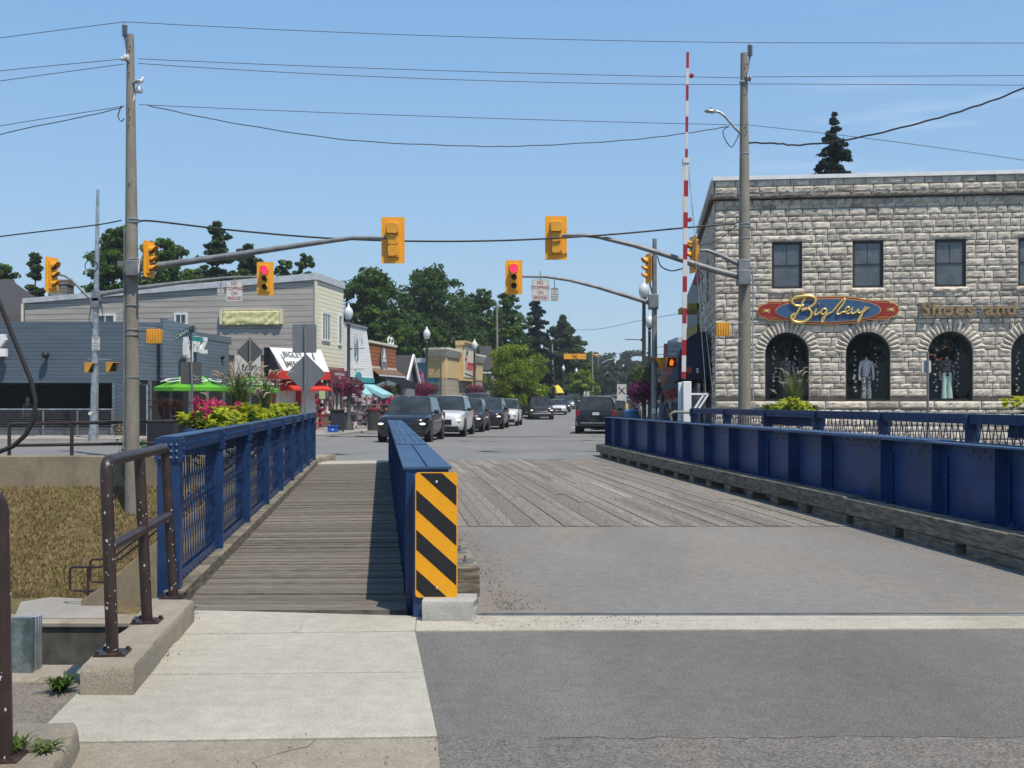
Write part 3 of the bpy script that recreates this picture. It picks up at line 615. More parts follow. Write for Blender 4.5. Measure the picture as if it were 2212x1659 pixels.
# ---------------------------------------------------------------- blue lattice railings
def rivet(b, c, d, r_=.014, h=.012):
    r_ *= 1.35; h *= 1.35
    d = V(d).normalized(); a = d.orthogonal().normalized(); e = d.cross(a); c = V(c)
    vs = [c+(a*math.cos(k*1.047)+e*math.sin(k*1.047))*r_ for k in range(6)]+[c+d*h]
    b.add(vs, [(k,(k+1)%6,6) for k in range(6)])
def lattice_railing(A, B, n, h, label, side=1, pitch=.13, run=.30, group=None, zlow=.06):
    t = thing('bridge_railing', label, 'railing', (A.x,A.y,0)); 
    M = frame(A, B-A); Lg = (B-A).length; pl = Lg/n
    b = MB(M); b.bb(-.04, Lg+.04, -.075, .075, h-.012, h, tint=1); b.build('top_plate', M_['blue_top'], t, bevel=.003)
    b = MB(M); b.bb(-.02, Lg, -.07, -.058, h-.125, h-.012); b.bb(-.02, Lg, .058, .07, h-.125, h-.012); b.bb(-.02, Lg, -.058, .058, h-.026, h-.013)
    k = int(Lg/.17)
    for i in range(k):
        x = (i+.5)*Lg/k; rivet(b, (x,-.07,h-.07), (0,-1,0)); rivet(b, (x,.07,h-.07), (0,1,0))
    b.build('top_rail', M_['blue'], t, smooth=False)
    b = MB(M); b.bb(0, Lg, -.065, .065, zlow, zlow+.014); b.bb(0, Lg, -.03, -.018, zlow+.014, zlow+.13); b.bb(0, Lg, .018, .03, zlow+.014, zlow+.13)
    for i in range(k): 
        x = (i+.5)*Lg/k; rivet(b, (x,-.03,zlow+.075), (0,-1,0)); rivet(b, (x,.03,zlow+.075), (0,1,0))
    b.build('bottom_rail', M_['blue'], t, smooth=False)
    for i in range(n+1):
        b = MB(M); x = i*pl; wd = .13 if i in (0,) else .06
        b.bb(x-wd/2, x+wd/2, -.085, .085, -.22 if i else -.02, h-.13); b.bb(x-wd/2-.012, x+wd/2+.012, -.1, .1, h-.2, h-.014)
        for z in (h-.16, h-.10, h-.05):
            for s_ in (-1,1): rivet(b, (x-.03,s_*.1,z), (0,s_,0)); rivet(b, (x+.03,s_*.1,z), (0,s_,0))
        if i == 0:
            for z in (h-.17, h-.12, h-.07):
                for yy in (-.06,-.02,.02,.06): rivet(b, (x-wd/2-.012,yy,z), (-1,0,0))
        b.build('post', M_['blue'], t, smooth=False, bevel=.004)
    za, zb = zlow+.1, h-.1
    for i in range(n):
        x0, x1 = i*pl+.035, (i+1)*pl-.035; b = MB(M); m = int((x1-x0)/pitch)+4
        for k in range(-4, m):
            for s_ in (-1,1):
                xa, xb = x0+k*pitch, x0+k*pitch+run
                if s_ < 0: xa, xb = xb, xa
                def clip(xa, za_, xb, zb_):
                    dx = xb-xa; t0, t1 = 0, 1
                    for lim, sg in ((x0,1),(x1,-1)):
                        fa, fb = sg*(xa-lim), sg*(xb-lim)
                        if fa < 0 and fb < 0: return None
                        if fa < 0: t0 = max(t0, fa/(fa-fb))
                        if fb < 0: t1 = min(t1, fa/(fa-fb))
                    if t1-t0 < .03: return None
                    return (xa+dx*t0, za_+(zb_-za_)*t0, xa+dx*t1, za_+(zb_-za_)*t1)
                c = clip(xa, za, xb, zb)
                if c: b.beam((c[0], .006*s_, c[1]), (c[2], .006*s_, c[3]), .005, .019, up=(1,0,0))
        nx = int(run*2/pitch)
        for q in range(1, nx):
            z = za+(zb-za)*q/nx
            for k in range(int((x1-x0)/(pitch))):
                xx = x0+(k+.5*(q%2))*pitch+.02
                if xx < x1: rivet(b, (xx,-.01,z), (0,-1,0), .011, .008)
        b.build('lattice', M_['blue'], t, smooth=False)
    return t, M
rail_L, ML = lattice_railing(fA, fB, 8, 1.28, 'blue riveted lattice railing along the left walkway of the bridge')
rail_R, MR = lattice_railing(V((7.1,4.6,0)), V((4.27,26.2,0)), 9, 1.385, 'blue lattice railing beyond the right girder in front of the stone building', pitch=.155, run=.30)
for zz in (.35,.62,.9):
    pass

# ---------------------------------------------------------------- plate girders
def girder(A, B, label, stiff, width=.36, h=1.06, zbot=-.05, face=1, cover=(), zb2=.0, neg=False):
    """riveted plate girder: web, flange angles, top flange with cover plates, stiffeners"""
    t = thing('bridge_girder', label, 'girder', (A.x,A.y,0)); M = frame(A, B-A); Lg = (B-A).length
    b = MB(M); b.bb(0, Lg, -.008, .008, zbot, h-.02); b.build('web_plate', M_['blue2'], t, smooth=False)
    b = MB(M); b.bb(-.02, Lg+.02, -width/2, width/2, h-.02, h)
    for x0, x1 in cover: b.bb(x0, x1, -width/2+.012, width/2-.012, h, h+.014)
    b.bb(.0, Lg, -.004, .004, h+.0001, h+.016)
    k = int(Lg/.16)
    for i in range(k):
        x = (i+.5)*Lg/k
        inside = any(x0 < x < x1 for x0, x1 in cover)
        if inside:
            for yy in (-.12,-.05,.05,.12): rivet(b, (x,yy,h+.014), (0,0,1), .015, .013)
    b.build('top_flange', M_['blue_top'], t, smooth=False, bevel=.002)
    b = MB(M)
    for s_ in (-1,1):
        b.bb(0, Lg, s_*.008 if s_ > 0 else -.022, .022 if s_ > 0 else -.008, h-.17, h-.02)
        b.bb(0, Lg, s_*.008 if s_ > 0 else -.022, .022 if s_ > 0 else -.008, zbot, zbot+.13)
        for i in range(int(Lg/.11)):
            x = (i+.5)*.11; zz = h-.07 if i % 2 else h-.13
            rivet(b, (x, s_*.022, zz), (0,s_,0), .014, .012); 
            if zb2 < .2 and i % 2: rivet(b, (x, s_*.022, zbot+.08), (0,s_,0), .013, .01)
    b.build('flange_angles', M_['blue2'], t, smooth=False)
    for j, x in enumerate(stiff):
        b = MB(M); dbl = j % 4 == 3; wv = .16
        for s_ in (-1,1):
            b.bb(x-.006, x+.006, .023 if s_ > 0 else -wv, wv if s_ > 0 else -.023, zbot+.01, h-.022)
            b.bb(x-(.11 if dbl else .06), x+(.11 if dbl else .06), .024 if s_ > 0 else -.036, .036 if s_ > 0 else -.024, zbot+.14, h-.175)
            z = zbot+.2
            while z < h-.22:
                for dx in ((-.08,.08) if dbl else (.035,)): rivet(b, (x+dx, s_*.036, z), (0,s_,0), .014, .012)
                z += .105
        b.build('stiffener', M_['blue2'], t, smooth=False)
    for x in (0, Lg): b = MB(M); b.bb(x-.008, x+.008, -width/2+.02, width/2-.02, zbot, h-.021); b.build('end_plate', M_['blue'], t, smooth=False)
    return t
Lc = (gB-gA).length
girder(gA, gB, 'blue plate girder between the walkway and the roadway, behind the striped marker', [.75+i*1.42 for i in range(14)], cover=[(4.2,7.6),(7.9,Lc-4)], zbot=-.1)
Lr = (rB-rA).length
def ry(dy): return (dy-rA.y)/(rB.y-rA.y)*Lr
dep = [9.9,11.1,12.4,13.7,15.6,16.9,18.3,19.9,21.5,23.1,24.5,26.3,28.4,30.2]
girder(rA, rB, 'long blue plate girder along the right side of the roadway', [ry(8.6)]+[ry(q) for q in dep], h=1.1, zbot=.1, cover=[(ry(12.5),ry(21))], zb2=.3)
# timber kerbs beside the girders
def timber_kerb(A, B, off, label, segs, side, seed, z0=.12, z1=.33, wd=.24, plates=False, y_stop=99):
    t = thing('timber_kerb', label, 'timber kerb', (A.x,A.y,0)); M = frame(A, B-A); Lg = (B-A).length; rr = random.Random(seed)
    x = 0; i = 0
    while x < Lg-.3:
        l = min(segs*rr.uniform(.8,1.2), Lg-x); b = MB(M); o = off+rr.uniform(-.012,.012); z = z1+rr.uniform(-.008,.012)
        b.bb(x, x+l-.012, o-wd/2, o+wd/2, z0, z, tint=rr.uniform(.85,1.12)); b.build('timber_beam', M_['wood_k'], t, bevel=.012); x += l
    x = .1
    while x < Lg-.2:
        l = rr.uniform(.35,.5) if x > (13.8-A.y)*0 else 1; b = MB(M)
        near = x < ry(14.2) and side > 0
        l = 1.15 if near else .32
        b.bb(x, min(x+l, Lg), off-wd/2+.01, off+wd/2-.01, -.03, z0-.004, tint=rr.uniform(.8,1)); b.build('spacer_block', M_['wood_k'], t, bevel=.01); x += l+(.22 if near else .85)
    if plates:
        for k in range(9):
            x = .25+k*.62; b = MB(M); b.bb(x-.055, x+.055, off-.02-.06, off-.02+.06, z1+.001, z1+.016); b.lathe([(.022,0),(.022,.02)], 6, (x,off-.02,z1+.016)); b.tube([(x,off-.02,z1+.02),(x,off-.02,z1+.065)], .011, 6)
            b.build('bolt_plate', M_['galv_d'], t)
    return t
tkr = timber_kerb(rA, rB, .30, 'grey timber kerb on blocks at the foot of the right girder', 3.6, 1, 3, wd=.26)
tk = timber_kerb(on(gA,gB,8.45), gB, -.29, 'bolted grey timber kerb at the roadway side of the centre girder', 3.3, -1, 5, z0=.06, z1=.28, plates=True)
for i in range(int(Lr/.55)): b = MB(frame(rA, rB-rA)); b.bb(i*.55+.2, i*.55+.26, .1, .24, .334, .35); b.tube([(i*.55+.23,.2,.345),(i*.55+.23,.2,.39)], .014, 6); b.build('kerb_bolt', M_['blue2'], tkr, smooth=False)

# hazard marker and its block
d = 8.0; x0, x1, z1, z0 = PX(897,d), PX(988,d), PZ(1020,d), PZ(1291,d)
t = thing('hazard_marker', 'yellow and black striped hazard board on the end of the centre girder', 'marker sign', ((x0+x1)/2, d, z0))
def rrect(x0, x1, z0, z1, r, n=5):
    P = []
    for cx, cz, a0 in ((x1-r,z0+r,-90),(x1-r,z1-r,0),(x0+r,z1-r,90),(x0+r,z0+r,180)):
        for i in range(n+1): a = R(a0+90*i/n); P.append((cx+r*math.cos(a), cz+r*math.sin(a)))
    return P
pl_ = rrect(x0, x1, z0, z1, .028)
b = MB(); b.prism(pl_, d, d+.004); b.build('board', M_['ylw'], t, smooth=False)
def clip_poly(P, a, b_, c):      # keep a*x+b*z<=c
    out = []
    for i in range(len(P)):
        p, q = P[i], P[(i+1)%len(P)]; fp, fq = a*p[0]+b_*p[1]-c, a*q[0]+b_*q[1]-c
        if fp <= 0: out.append(p)
        if fp*fq < 0: k = fp/(fp-fq); out.append((p[0]+(q[0]-p[0])*k, p[1]+(q[1]-p[1])*k))
    return out
inn = rrect(x0+.007, x1-.007, z0+.007, z1-.007, .022)
sc_ = (x1-x0)/91; b = MB()
for k in range(-1, 5):     # stripes fall to the right: z = c - x*slope
    zc = z1-(-50+k*86.0)*sc_*1.0   # height of upper edge at left side
    wdt = 43*sc_; sl = .90
    P = clip_poly(inn, sl, 1, zc+sl*x0); P = clip_poly(P, -sl, -1, -(zc-wdt+sl*x0)) if P else P
    if P and len(P) > 2: b.add([(p[0], d-.0015, p[1]) for p in P], [tuple(range(len(P)))])
b.build('black_stripes', M_['black'], t, smooth=False)
b = MB()
for xx, zz in ((PX(943,d), PZ(1041,d)), (PX(944,d), PZ(1270,d))):
    b.lathe([(.010,0),(.010,.006),(.006,.009)], 10, (xx,d-.002,zz), Matrix.Rotation(R(90),4,'X'))
b.build('bolt', M_['galv'], t)
b = MB(); b.bb(PX(897,8.2), PX(902,8.2)+.1, 8.02, 8.34, -.05, z1-.02); b.build('bracket', M_['blue'], t, bevel=.004)
# precast block: chipped corner
d = 7.86; x0, x1 = PX(912,d), PX(1030,d)
b = MB(); nx, nz, ny = 14, 6, 6; dep_ = .30; hz = .145
rr = random.Random(2)
def bp(i, j, k):
    x = x0+(x1-x0)*i/nx; z = hz*j/nz; y = d+dep_*k/ny; n_ = noise.noise(V((x*11,y*11,z*11)))*.006
    if i == nx: x -= abs(noise.noise(V((y*9,z*22,3))))*.055+.012*(k == 0)
    if i == nx and k == 0: x -= .02*math.sin(j*1.1)**2
    if k == 0 and j == nz: z -= .006; y += .006
    return (x+n_, y+n_, z+.0)
idx = {}; vs = []
def vid(i, j, k):
    if (i,j,k) not in idx: idx[(i,j,k)] = len(vs); vs.append(bp(i,j,k))
    return idx[(i,j,k)]
fs = []
for i in range(nx):
    for j in range(nz):
        fs.append((vid(i,j,0),vid(i+1,j,0),vid(i+1,j+1,0),vid(i,j+1,0))); fs.append((vid(i,j+1,ny),vid(i+1,j+1,ny),vid(i+1,j,ny),vid(i,j,ny)))
    for k in range(ny): fs.append((vid(i,nz,k),vid(i+1,nz,k),vid(i+1,nz,k+1),vid(i,nz,k+1)))
for j in range(nz):
    for k in range(ny): fs.append((vid(0,j,k),vid(0,j+1,k),vid(0,j+1,k+1),vid(0,j,k+1))); fs.append((vid(nx,j,k),vid(nx,j,k+1),vid(nx,j+1,k+1),vid(nx,j+1,k)))
b.add(vs, fs); tag(b.build('concrete_block', roadmat('cast_block', (.33,.325,.30), (.47,.46,.42), (.25,.24,.21), (.5,.7), .15, bump=.004), angle=30), 'small chipped concrete block under the striped marker board', 'concrete block')
# loose grit on the road
b = MB(); rr = random.Random(12)
def grit(n, f, s0=.003, s1=.010):
    for i in range(n):
        x, y = f(); s = rr.uniform(s0, s1); c = V((x, y, s*.4)); vs = [c+V((rr.uniform(-1,1),rr.uniform(-1,1),rr.uniform(-.5,.8)))*s for _ in range(5)]
        b.add(vs, [(0,1,2),(0,2,3),(0,3,1),(1,2,4),(2,3,4),(3,1,4)], tint=rr.uniform(.5,1.4))
def gf():
    y = 8.3+5*rr.random()**1.7; return (on(gA,gB,y).x+.52+abs(rr.gauss(0,.16)), y)
grit(650, gf); grit(160, lambda: (rr.uniform(-.3,1.1), 7.65+rr.random()*.4)); grit(420, lambda: (rr.uniform(-1.5,3.5), rr.uniform(3.8,5.2)), .003, .008)
grit(220, lambda: (lambda q: (q.x+rr.gauss(0,.04), q.y))(G(lerp(300,420,rr.random()**.9), 1315+0) if False else (lambda f: G(425-130*f+8, 1315+150*f))(rr.random())), .003, .009)
grit(260, lambda: (lambda y: (on(rA,rB,y).x-.55-abs(rr.gauss(0,.2)), y))(8.4+rr.random()*9), .003, .008)
tag(b.build('grit', pm('grit', (.12,.09,.065), .95, tint=True, var=.3), smooth=False), 'loose grit and leaf crumbs along the road edge', 'grit', kind='stuff')

# cracks, scuffs and patches that lie in the paving
def crack(name, P, w_, z, mat, seed, jit=.03):
    rr = random.Random(seed); b = MB(); pts = []
    for (a, c) in zip(P[:-1], P[1:]):
        n = max(2, int((V(c)-V(a)).length/.07))
        for i in range(n): q = V(a).lerp(V(c), i/n); pts.append(V((q.x+rr.uniform(-jit,jit), q.y+rr.uniform(-jit,jit), z)))
    for i in range(len(pts)-1):
        t_ = (pts[i+1]-pts[i]).normalized(); n_ = V((-t_.y,t_.x,0))*w_*rr.uniform(.4,1)
        b.add([pts[i]-n_, pts[i+1]-n_*.8, pts[i+1]+n_*.8, pts[i]+n_], [(0,1,2,3)])
    return struct(b.build(name, mat, smooth=False))
crk = pm('crack_shadow', (.05,.045,.04), .95)
crack('pavement_crack', [G(690,1600), G(560,1640), G(500,1700)], .0025, -.0015, crk, 1)
crack('pavement_crack', [G(640,1369), G(655,1340), G(690,1330)], .0018, .0015, crk, 2)
crack('road_crack', [G(1010,1345), G(1290,1343), G(1700,1340), G(2200,1338)], .002, .0045, crk, 3, .012)
crack('road_crack', [G(1180,1590), G(1500,1592), G(1900,1588), G(2250,1590)], .004, -.0045, crk, 4, .02)
crack('road_crack', [G(890,1362), G(1300,1358), G(1700,1354), G(2260,1351)], .006, -.009, crk, 5, .008)
# ================================================================ stone building on the right
def stone_course_wall(b, mb, M, Lg, z0, z1, rects, arches, seed, mort, courses=None, outd=.045, xstart=0, cell=.42, dark=None):
    """rock-faced blocks in courses on a mortar plane; local x along wall, y=0 plane, -y outward"""
    rr = random.Random(seed); b.M = M; mort.M = M; z = z0; row = 0
    def holes(za, zb):
        hs = []; 
        for (x0,x1,a,c) in rects:
            if zb > a+.01 and za < c-.01: hs.append((x0,x1))
        for (cx,r_,zs,zp,ro) in arches:
            if zb > zs and za < zp: hs.append((cx-r_, cx+r_))
            elif za >= zp-.01 and za < zp+ro:
                zm_ = (max(za,zp)+zb)/2-zp; 
                if zm_ < ro: w_ = math.sqrt(max(0, ro*ro-zm_*zm_)); hs.append((cx-w_+.05, cx+w_-.05))
        return sorted(hs)
    def mholes(za, zb):
        hs = []
        for (x0,x1,a,c) in rects:
            if zb > a+.001 and za < c-.001: hs.append((x0,x1))
        for (cx,r_,zs,zp,ro) in arches:
            if zb > zs and za < zp-.001: hs.append((cx-r_, cx+r_))
            elif za >= zp-.001 and za < zp+r_:
                q = (za+zb)/2-zp
                if q < r_: w_ = math.sqrt(r_*r_-q*q); hs.append((cx-w_, cx+w_))
        return sorted(hs)
    # mortar plane with true openings
    cuts = sorted(set([z0,z1]+[q for r_ in rects for q in r_[2:4] if z0 < q < z1]+[q for a in arches for q in (a[2],a[3]) if z0 < q < z1]+[a[3]+k*a[1]/12 for a in arches for k in range(13)]))
    for za, zb in zip(cuts[:-1], cuts[1:]):
        if zb-za < 1e-4: continue
        x = xstart
        for h in mholes(za, zb)+[(Lg,Lg)]:
            if h[0] > x+1e-4: mort.add([(x,0,za),(h[0],0,za),(h[0],0,zb),(x,0,zb)], [(0,1,2,3)])
            x = max(x, h[1])
    def block(x0, x1, za, zb, out=outd, tt=None):
        g_ = .0115; x0 += g_; x1 -= g_; za += g_; zb -= g_
        if x1-x0 < .03: return
        nx = max(2, int((x1-x0)/.085)); nz = 3 if zb-za < .21 else 4
        sd = rr.random()*100; vs = []; tl, tr = rr.uniform(-.02,.02), rr.uniform(-.02,.02)
        for j in range(nz+1):
            for i in range(nx+1):
                u, v_ = i/nx, j/nz; e = min(u*nx, (1-u)*nx, v_*nz, (1-v_)*nz)
                if e < .01: y = -.006
                else: y = -(out*.5+.48*abs(noise.noise(V((x0*3+u*(x1-x0)*9, sd, v_*2.3))))*out*1.5+tl*(u-.5)+tr*(v_-.5)+rr.uniform(0,.008))
                ju = rr.uniform(-.35,.35)/nx*(x1-x0) if 0 < i < nx and e >= .01 else 0
                jv = rr.uniform(-.3,.3)/nz*(zb-za) if 0 < j < nz and e >= .01 else 0
                cx_ = .012*(1 if i in (0,nx) and j in (0,nz) else 0)
                vs.append((x0+u*(x1-x0)+ju, y, za+v_*(zb-za)+jv))
        t_ = tt if tt is not None else rr.uniform(.78,1.14)*(rr.choice((.62,.75,1.12)) if rr.random() < .12 else 1)*(.8 if z0 > 6 and za > 7.6 and rr.random() < .5 else 1)
        b.add(vs, [(j*(nx+1)+i, j*(nx+1)+i+1, (j+1)*(nx+1)+i+1, (j+1)*(nx+1)+i) for j in range(nz) for i in range(nx)], tint=t_)
    while z < z1-.05:
        h = (.26 if row % 2 == 0 else .17)*rr.choice((1,1,1,.95,1.05))
        if z+h > z1-.08: h = z1-z
        hs = holes(z, z+h); x = xstart
        for hh in hs+[(Lg,Lg)]:
            while x < hh[0]-.02:
                l = rr.uniform(.28,.62) if h > .2 else rr.uniform(.22,.5)
                if x+l > hh[0]-.14: l = hh[0]-x
                block(x, x+l, z, z+h); x += l
            x = max(x, hh[1])
        z += h; row += 1
    return block
BC = V((6.9,38.0,0)); FD = V((.993,-.119,0)).normalized(); MF = frame(BC, FD); 
WL = 17.0; RH = 9.02
t = thing('stone_shop_building', 'grey rock-faced stone shop with arched display windows behind the right bridge railing', 'building', BC)
wins = [2.39+2.65*i for i in range(6)]
rects = [(x-.49, x+.49, 5.36, 6.90) for x in wins]
arches = [(x, .715, 1.57, 3.14, 1.08) for x in wins]
blk = MB(); mort = MB(); 
fn = stone_course_wall(blk, mort, MF, WL, -.6, 1.27, [], [], 1, mort)
fn = stone_course_wall(blk, mort, MF, WL, 1.27, 8.32, rects+[(0,WL,1.27,1.56)], arches, 2, mort)
mort.M = MF; mort.add([(0,0,1.27),(WL,0,1.27),(WL,0,1.57),(0,0,1.57)], [(0,1,2,3)])
rr = random.Random(8); x = 0
while x < WL-.2: l = min(rr.uniform(1.0,1.5), WL-x); fn(x, x+l, 1.29, 1.55, .085); x += l        # sill course
for w_ in wins:
    fn(w_-.62, w_+.62, 5.14, 5.35, .10); fn(w_-.7, w_+.7, 6.92, 7.14, .06)
# voussoirs
for (cx, r_, zs, zp, ro) in arches:
    n = 19
    for k in range(n):
        a0, a1 = math.pi*k/n+.012, math.pi*(k+1)/n-.012; vs = []; nr, na = 4, 2; sd = rr.random()*50; rl = ro+rr.uniform(-.02,.05)
        for j in range(nr+1):
            for i in range(na+1):
                rad = r_+.01+(rl-r_)*j/nr; a = a0+(a1-a0)*i/na; e = min(i, na-i, j, nr-j)
                y = -.012 if e == 0 else -(.05+abs(noise.noise(V((sd,j*.8,i*.9))))*.06)
                vs.append((cx-rad*math.cos(a), y, zp+rad*math.sin(a)))
        blk.M = MF; blk.add(vs, [(j*(na+1)+i, j*(na+1)+i+1, (j+1)*(na+1)+i+1, (j+1)*(na+1)+i) for j in range(nr) for i in range(na)], tint=rr.uniform(.9,1.18))
    # reveals
    mort.M = MF; P = [(cx-r_,zs)]+[(cx-r_*math.cos(math.pi*k/16), zp+r_*math.sin(math.pi*k/16)) for k in range(17)]+[(cx+r_,zs)]
    for k in range(len(P)-1): mort.add([(P[k][0],0,P[k][1]),(P[k+1][0],0,P[k+1][1]),(P[k+1][0],.2,P[k+1][1]),(P[k][0],.2,P[k][1])], [(0,1,2,3)])
    mort.add([(cx-r_,0,zs),(cx+r_,0,zs),(cx+r_,.2,zs),(cx-r_,.2,zs)], [(3,2,1,0)])
for (x0,x1,a,c) in rects:
    P = [(x0,a),(x0,c),(x1,c),(x1,a),(x0,a)]
    for k in range(4): mort.add([(P[k][0],0,P[k][1]),(P[k+1][0],0,P[k+1][1]),(P[k+1][0],.16,P[k+1][1]),(P[k][0],.16,P[k][1])], [(0,1,2,3)])
# cornice: dentil blocks, dark weathered drip course, parapet courses
x = 0
while x < WL-.1: l = rr.uniform(.26,.34); fn(x, min(x+l,WL), 8.12, 8.36, .12, rr.uniform(.75,1.05)); x += l
x = 0
MD = frame(BC+V((0,0,0))-V((FD.y*-1, FD.x, 0))*0, FD)
def shifted(M, dy): return M @ Matrix.Translation((0,dy,0))
blk.M = shifted(MF, -.16)
while x < WL-.1: l = min(rr.uniform(.5,.9), WL-x); fn(x-.1 if x == 0 else x, x+l, 8.36, 8.54, .05, rr.uniform(.25,.5)); x += l
mort.M = MF; mort.bb(-.12, WL, -.17, .0, 8.37, 8.53)
blk.M = shifted(MF, -.03); z = 8.54
for h in (.25,.23):
    x = 0
    while x < WL-.1: l = min(rr.uniform(.4,.75), WL-x); fn(x, x+l, z, z+h, .05); x += l
    z += h
mort.M = MF; mort.bb(0, WL, -.028, .3, 8.53, RH)
# side wall along the street
SB = V((.12,1,0)).normalized(); MS = frame(BC+SB*12.0, -SB)
bs = MB(); bs.M = MS
fs_ = stone_course_wall(bs, mort, MS, 12.0, -.1, 8.36, [(1.5,4.5,.1,2.8),(6,10.8,.1,2.8),(7.3,8.2,5.3,6.8),(3.0,3.9,5.3,6.8)], [], 5, mort, cell=.5)
bs.M = shifted(MS, -.16); x = 0
while x < 12: l = min(rr.uniform(.5,.9), 12.1-x); fs_(x, x+l, 8.36, 8.54, .05, rr.uniform(.3,.5)); x += l
bs.M = MS; mort.M = MS; mort.bb(0, 12.15, -.17, 0, 8.37, 8.53); mort.bb(0, 12.03, -.028, .3, 8.53, RH)
for z, h in ((8.54,.25),(8.79,.23)):
    x = 0; bs.M = shifted(MS, -.03)
    while x < 12: l = min(rr.uniform(.4,.75), 12-x); fs_(x, x+l, z, z+h, .05); x += l
blk.build('stone_front', M_['stone'], t, smooth=False); bs.build('stone_side', M_['stone'], t, smooth=False); mort.build('mortar_wall', M_['mortar'], t, smooth=False)
e1 = BC+FD*WL; e2 = e1+SB*12; e3 = BC+SB*12
b = MB(); b.slab([BC+V((.06,.1,0)), e1, e2, e3+V((.06,0,0))], 8.7, 8.8); b.build('roof', M_['shing'], t)
b = MB(); b.M = MF; b.bb(-.08, WL, -.12, .34, RH, RH+.13); b.M = MS; b.bb(0, 12-.0, -.12, .34, RH+.002, RH+.131); b.build('coping', M_['white'], t)
b = MB(); b.slab([e1+V((-.02,0.02,0)), e1+V((0,.03,0)), e2, e2-V((.2,0,0))], -.5, 8.7); b.slab([e3, e3+V((0,.1,0)), e2+V((0,.1,0)), e2], -.5, 8.7); b.build('rear_wall', M_['mortar'], t, smooth=False)
for (x0,x1,a,c) in rects:
    b = MB(); b.M = MF
    b.bb(x0,x0+.07,.06,.13,a,c); b.bb(x1-.07,x1,.06,.13,a,c); b.bb(x0+.07,x1-.07,.06,.13,c-.07,c); b.bb(x0+.07,x1-.07,.06,.13,a,a+.06); b.bb(x0+.07,x1-.07,.07,.12,(a+c)/2-.02,(a+c)/2+.02)
    b.bb((x0+x1)/2-.008,(x0+x1)/2+.008,.085,.1,(a+c)/2+.02,c-.07)
    f = b.build('window', M_['winframe'], t, smooth=False)
    b = MB(); b.M = MF; b.bb(x0+.07,x1-.07,.1,.104,a+.06,(a+c)/2-.02); b.bb(x0+.07,x1-.07,.1,.104,(a+c)/2+.02,c-.07); b.build('pane', pm('dusk_glass',(.09,.10,.11),.12,var=.2,spec=.8) if x0 < 2 else bpy.data.materials['dusk_glass'], f, smooth=False)
for (cx, r_, zs, zp, ro) in arches:
    b = MB(); b.M = MF; n = 20
    arc = lambda rad: [(cx-rad, zs)]+[(cx-rad*math.cos(math.pi*k/n), zp+rad*math.sin(math.pi*k/n)) for k in range(n+1)]+[(cx+rad, zs)]
    A_, B_ = arc(r_-.004), arc(r_-.06)
    for k in range(len(A_)-1):
        b.hexa([(A_[k][0],.14,A_[k][1]),(A_[k+1][0],.14,A_[k+1][1]),(A_[k+1][0],.2,A_[k+1][1]),(A_[k][0],.2,A_[k][1]),(B_[k][0],.14,B_[k][1]),(B_[k+1][0],.14,B_[k+1][1]),(B_[k+1][0],.2,B_[k+1][1]),(B_[k][0],.2,B_[k][1])])
    b.bb(cx-r_+.06, cx+r_-.06, .14, .2, zs, zs+.06)
    f = b.build('arched_window', M_['black'], t, smooth=False)
    b = MB(); b.M = MF; P = arc(r_-.06); b.add([(p[0],.17,p[1]) for p in P], [tuple(range(len(P)))]); b.build('pane', M_['glassd'], f, smooth=False)
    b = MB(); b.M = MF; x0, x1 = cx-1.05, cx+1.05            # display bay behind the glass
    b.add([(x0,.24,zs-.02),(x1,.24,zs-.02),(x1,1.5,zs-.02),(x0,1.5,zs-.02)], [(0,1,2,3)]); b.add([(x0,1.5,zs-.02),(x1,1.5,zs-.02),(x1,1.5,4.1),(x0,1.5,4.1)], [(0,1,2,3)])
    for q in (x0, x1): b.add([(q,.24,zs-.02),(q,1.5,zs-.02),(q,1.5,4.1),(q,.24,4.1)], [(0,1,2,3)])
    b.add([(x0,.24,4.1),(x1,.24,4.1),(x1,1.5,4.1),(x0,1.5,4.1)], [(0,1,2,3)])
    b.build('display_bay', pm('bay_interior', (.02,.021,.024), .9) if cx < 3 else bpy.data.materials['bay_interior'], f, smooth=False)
for (x0,x1,a,c) in ((1.5,4.5,.1,2.8),(6,10.8,.1,2.8),(7.3,8.2,5.3,6.8),(3.0,3.9,5.3,6.8)):
    b = MB(); b.M = MS; b.bb(x0,x1,.1,.16,a,c); f = b.build('shopfront', M_['winframe'], t, smooth=False); b = MB(); b.M = MS; b.bb(x0+.12,x1-.12,.09,.098,a+.3,c-.12); b.build('pane', M_['glassw'], f, smooth=False)

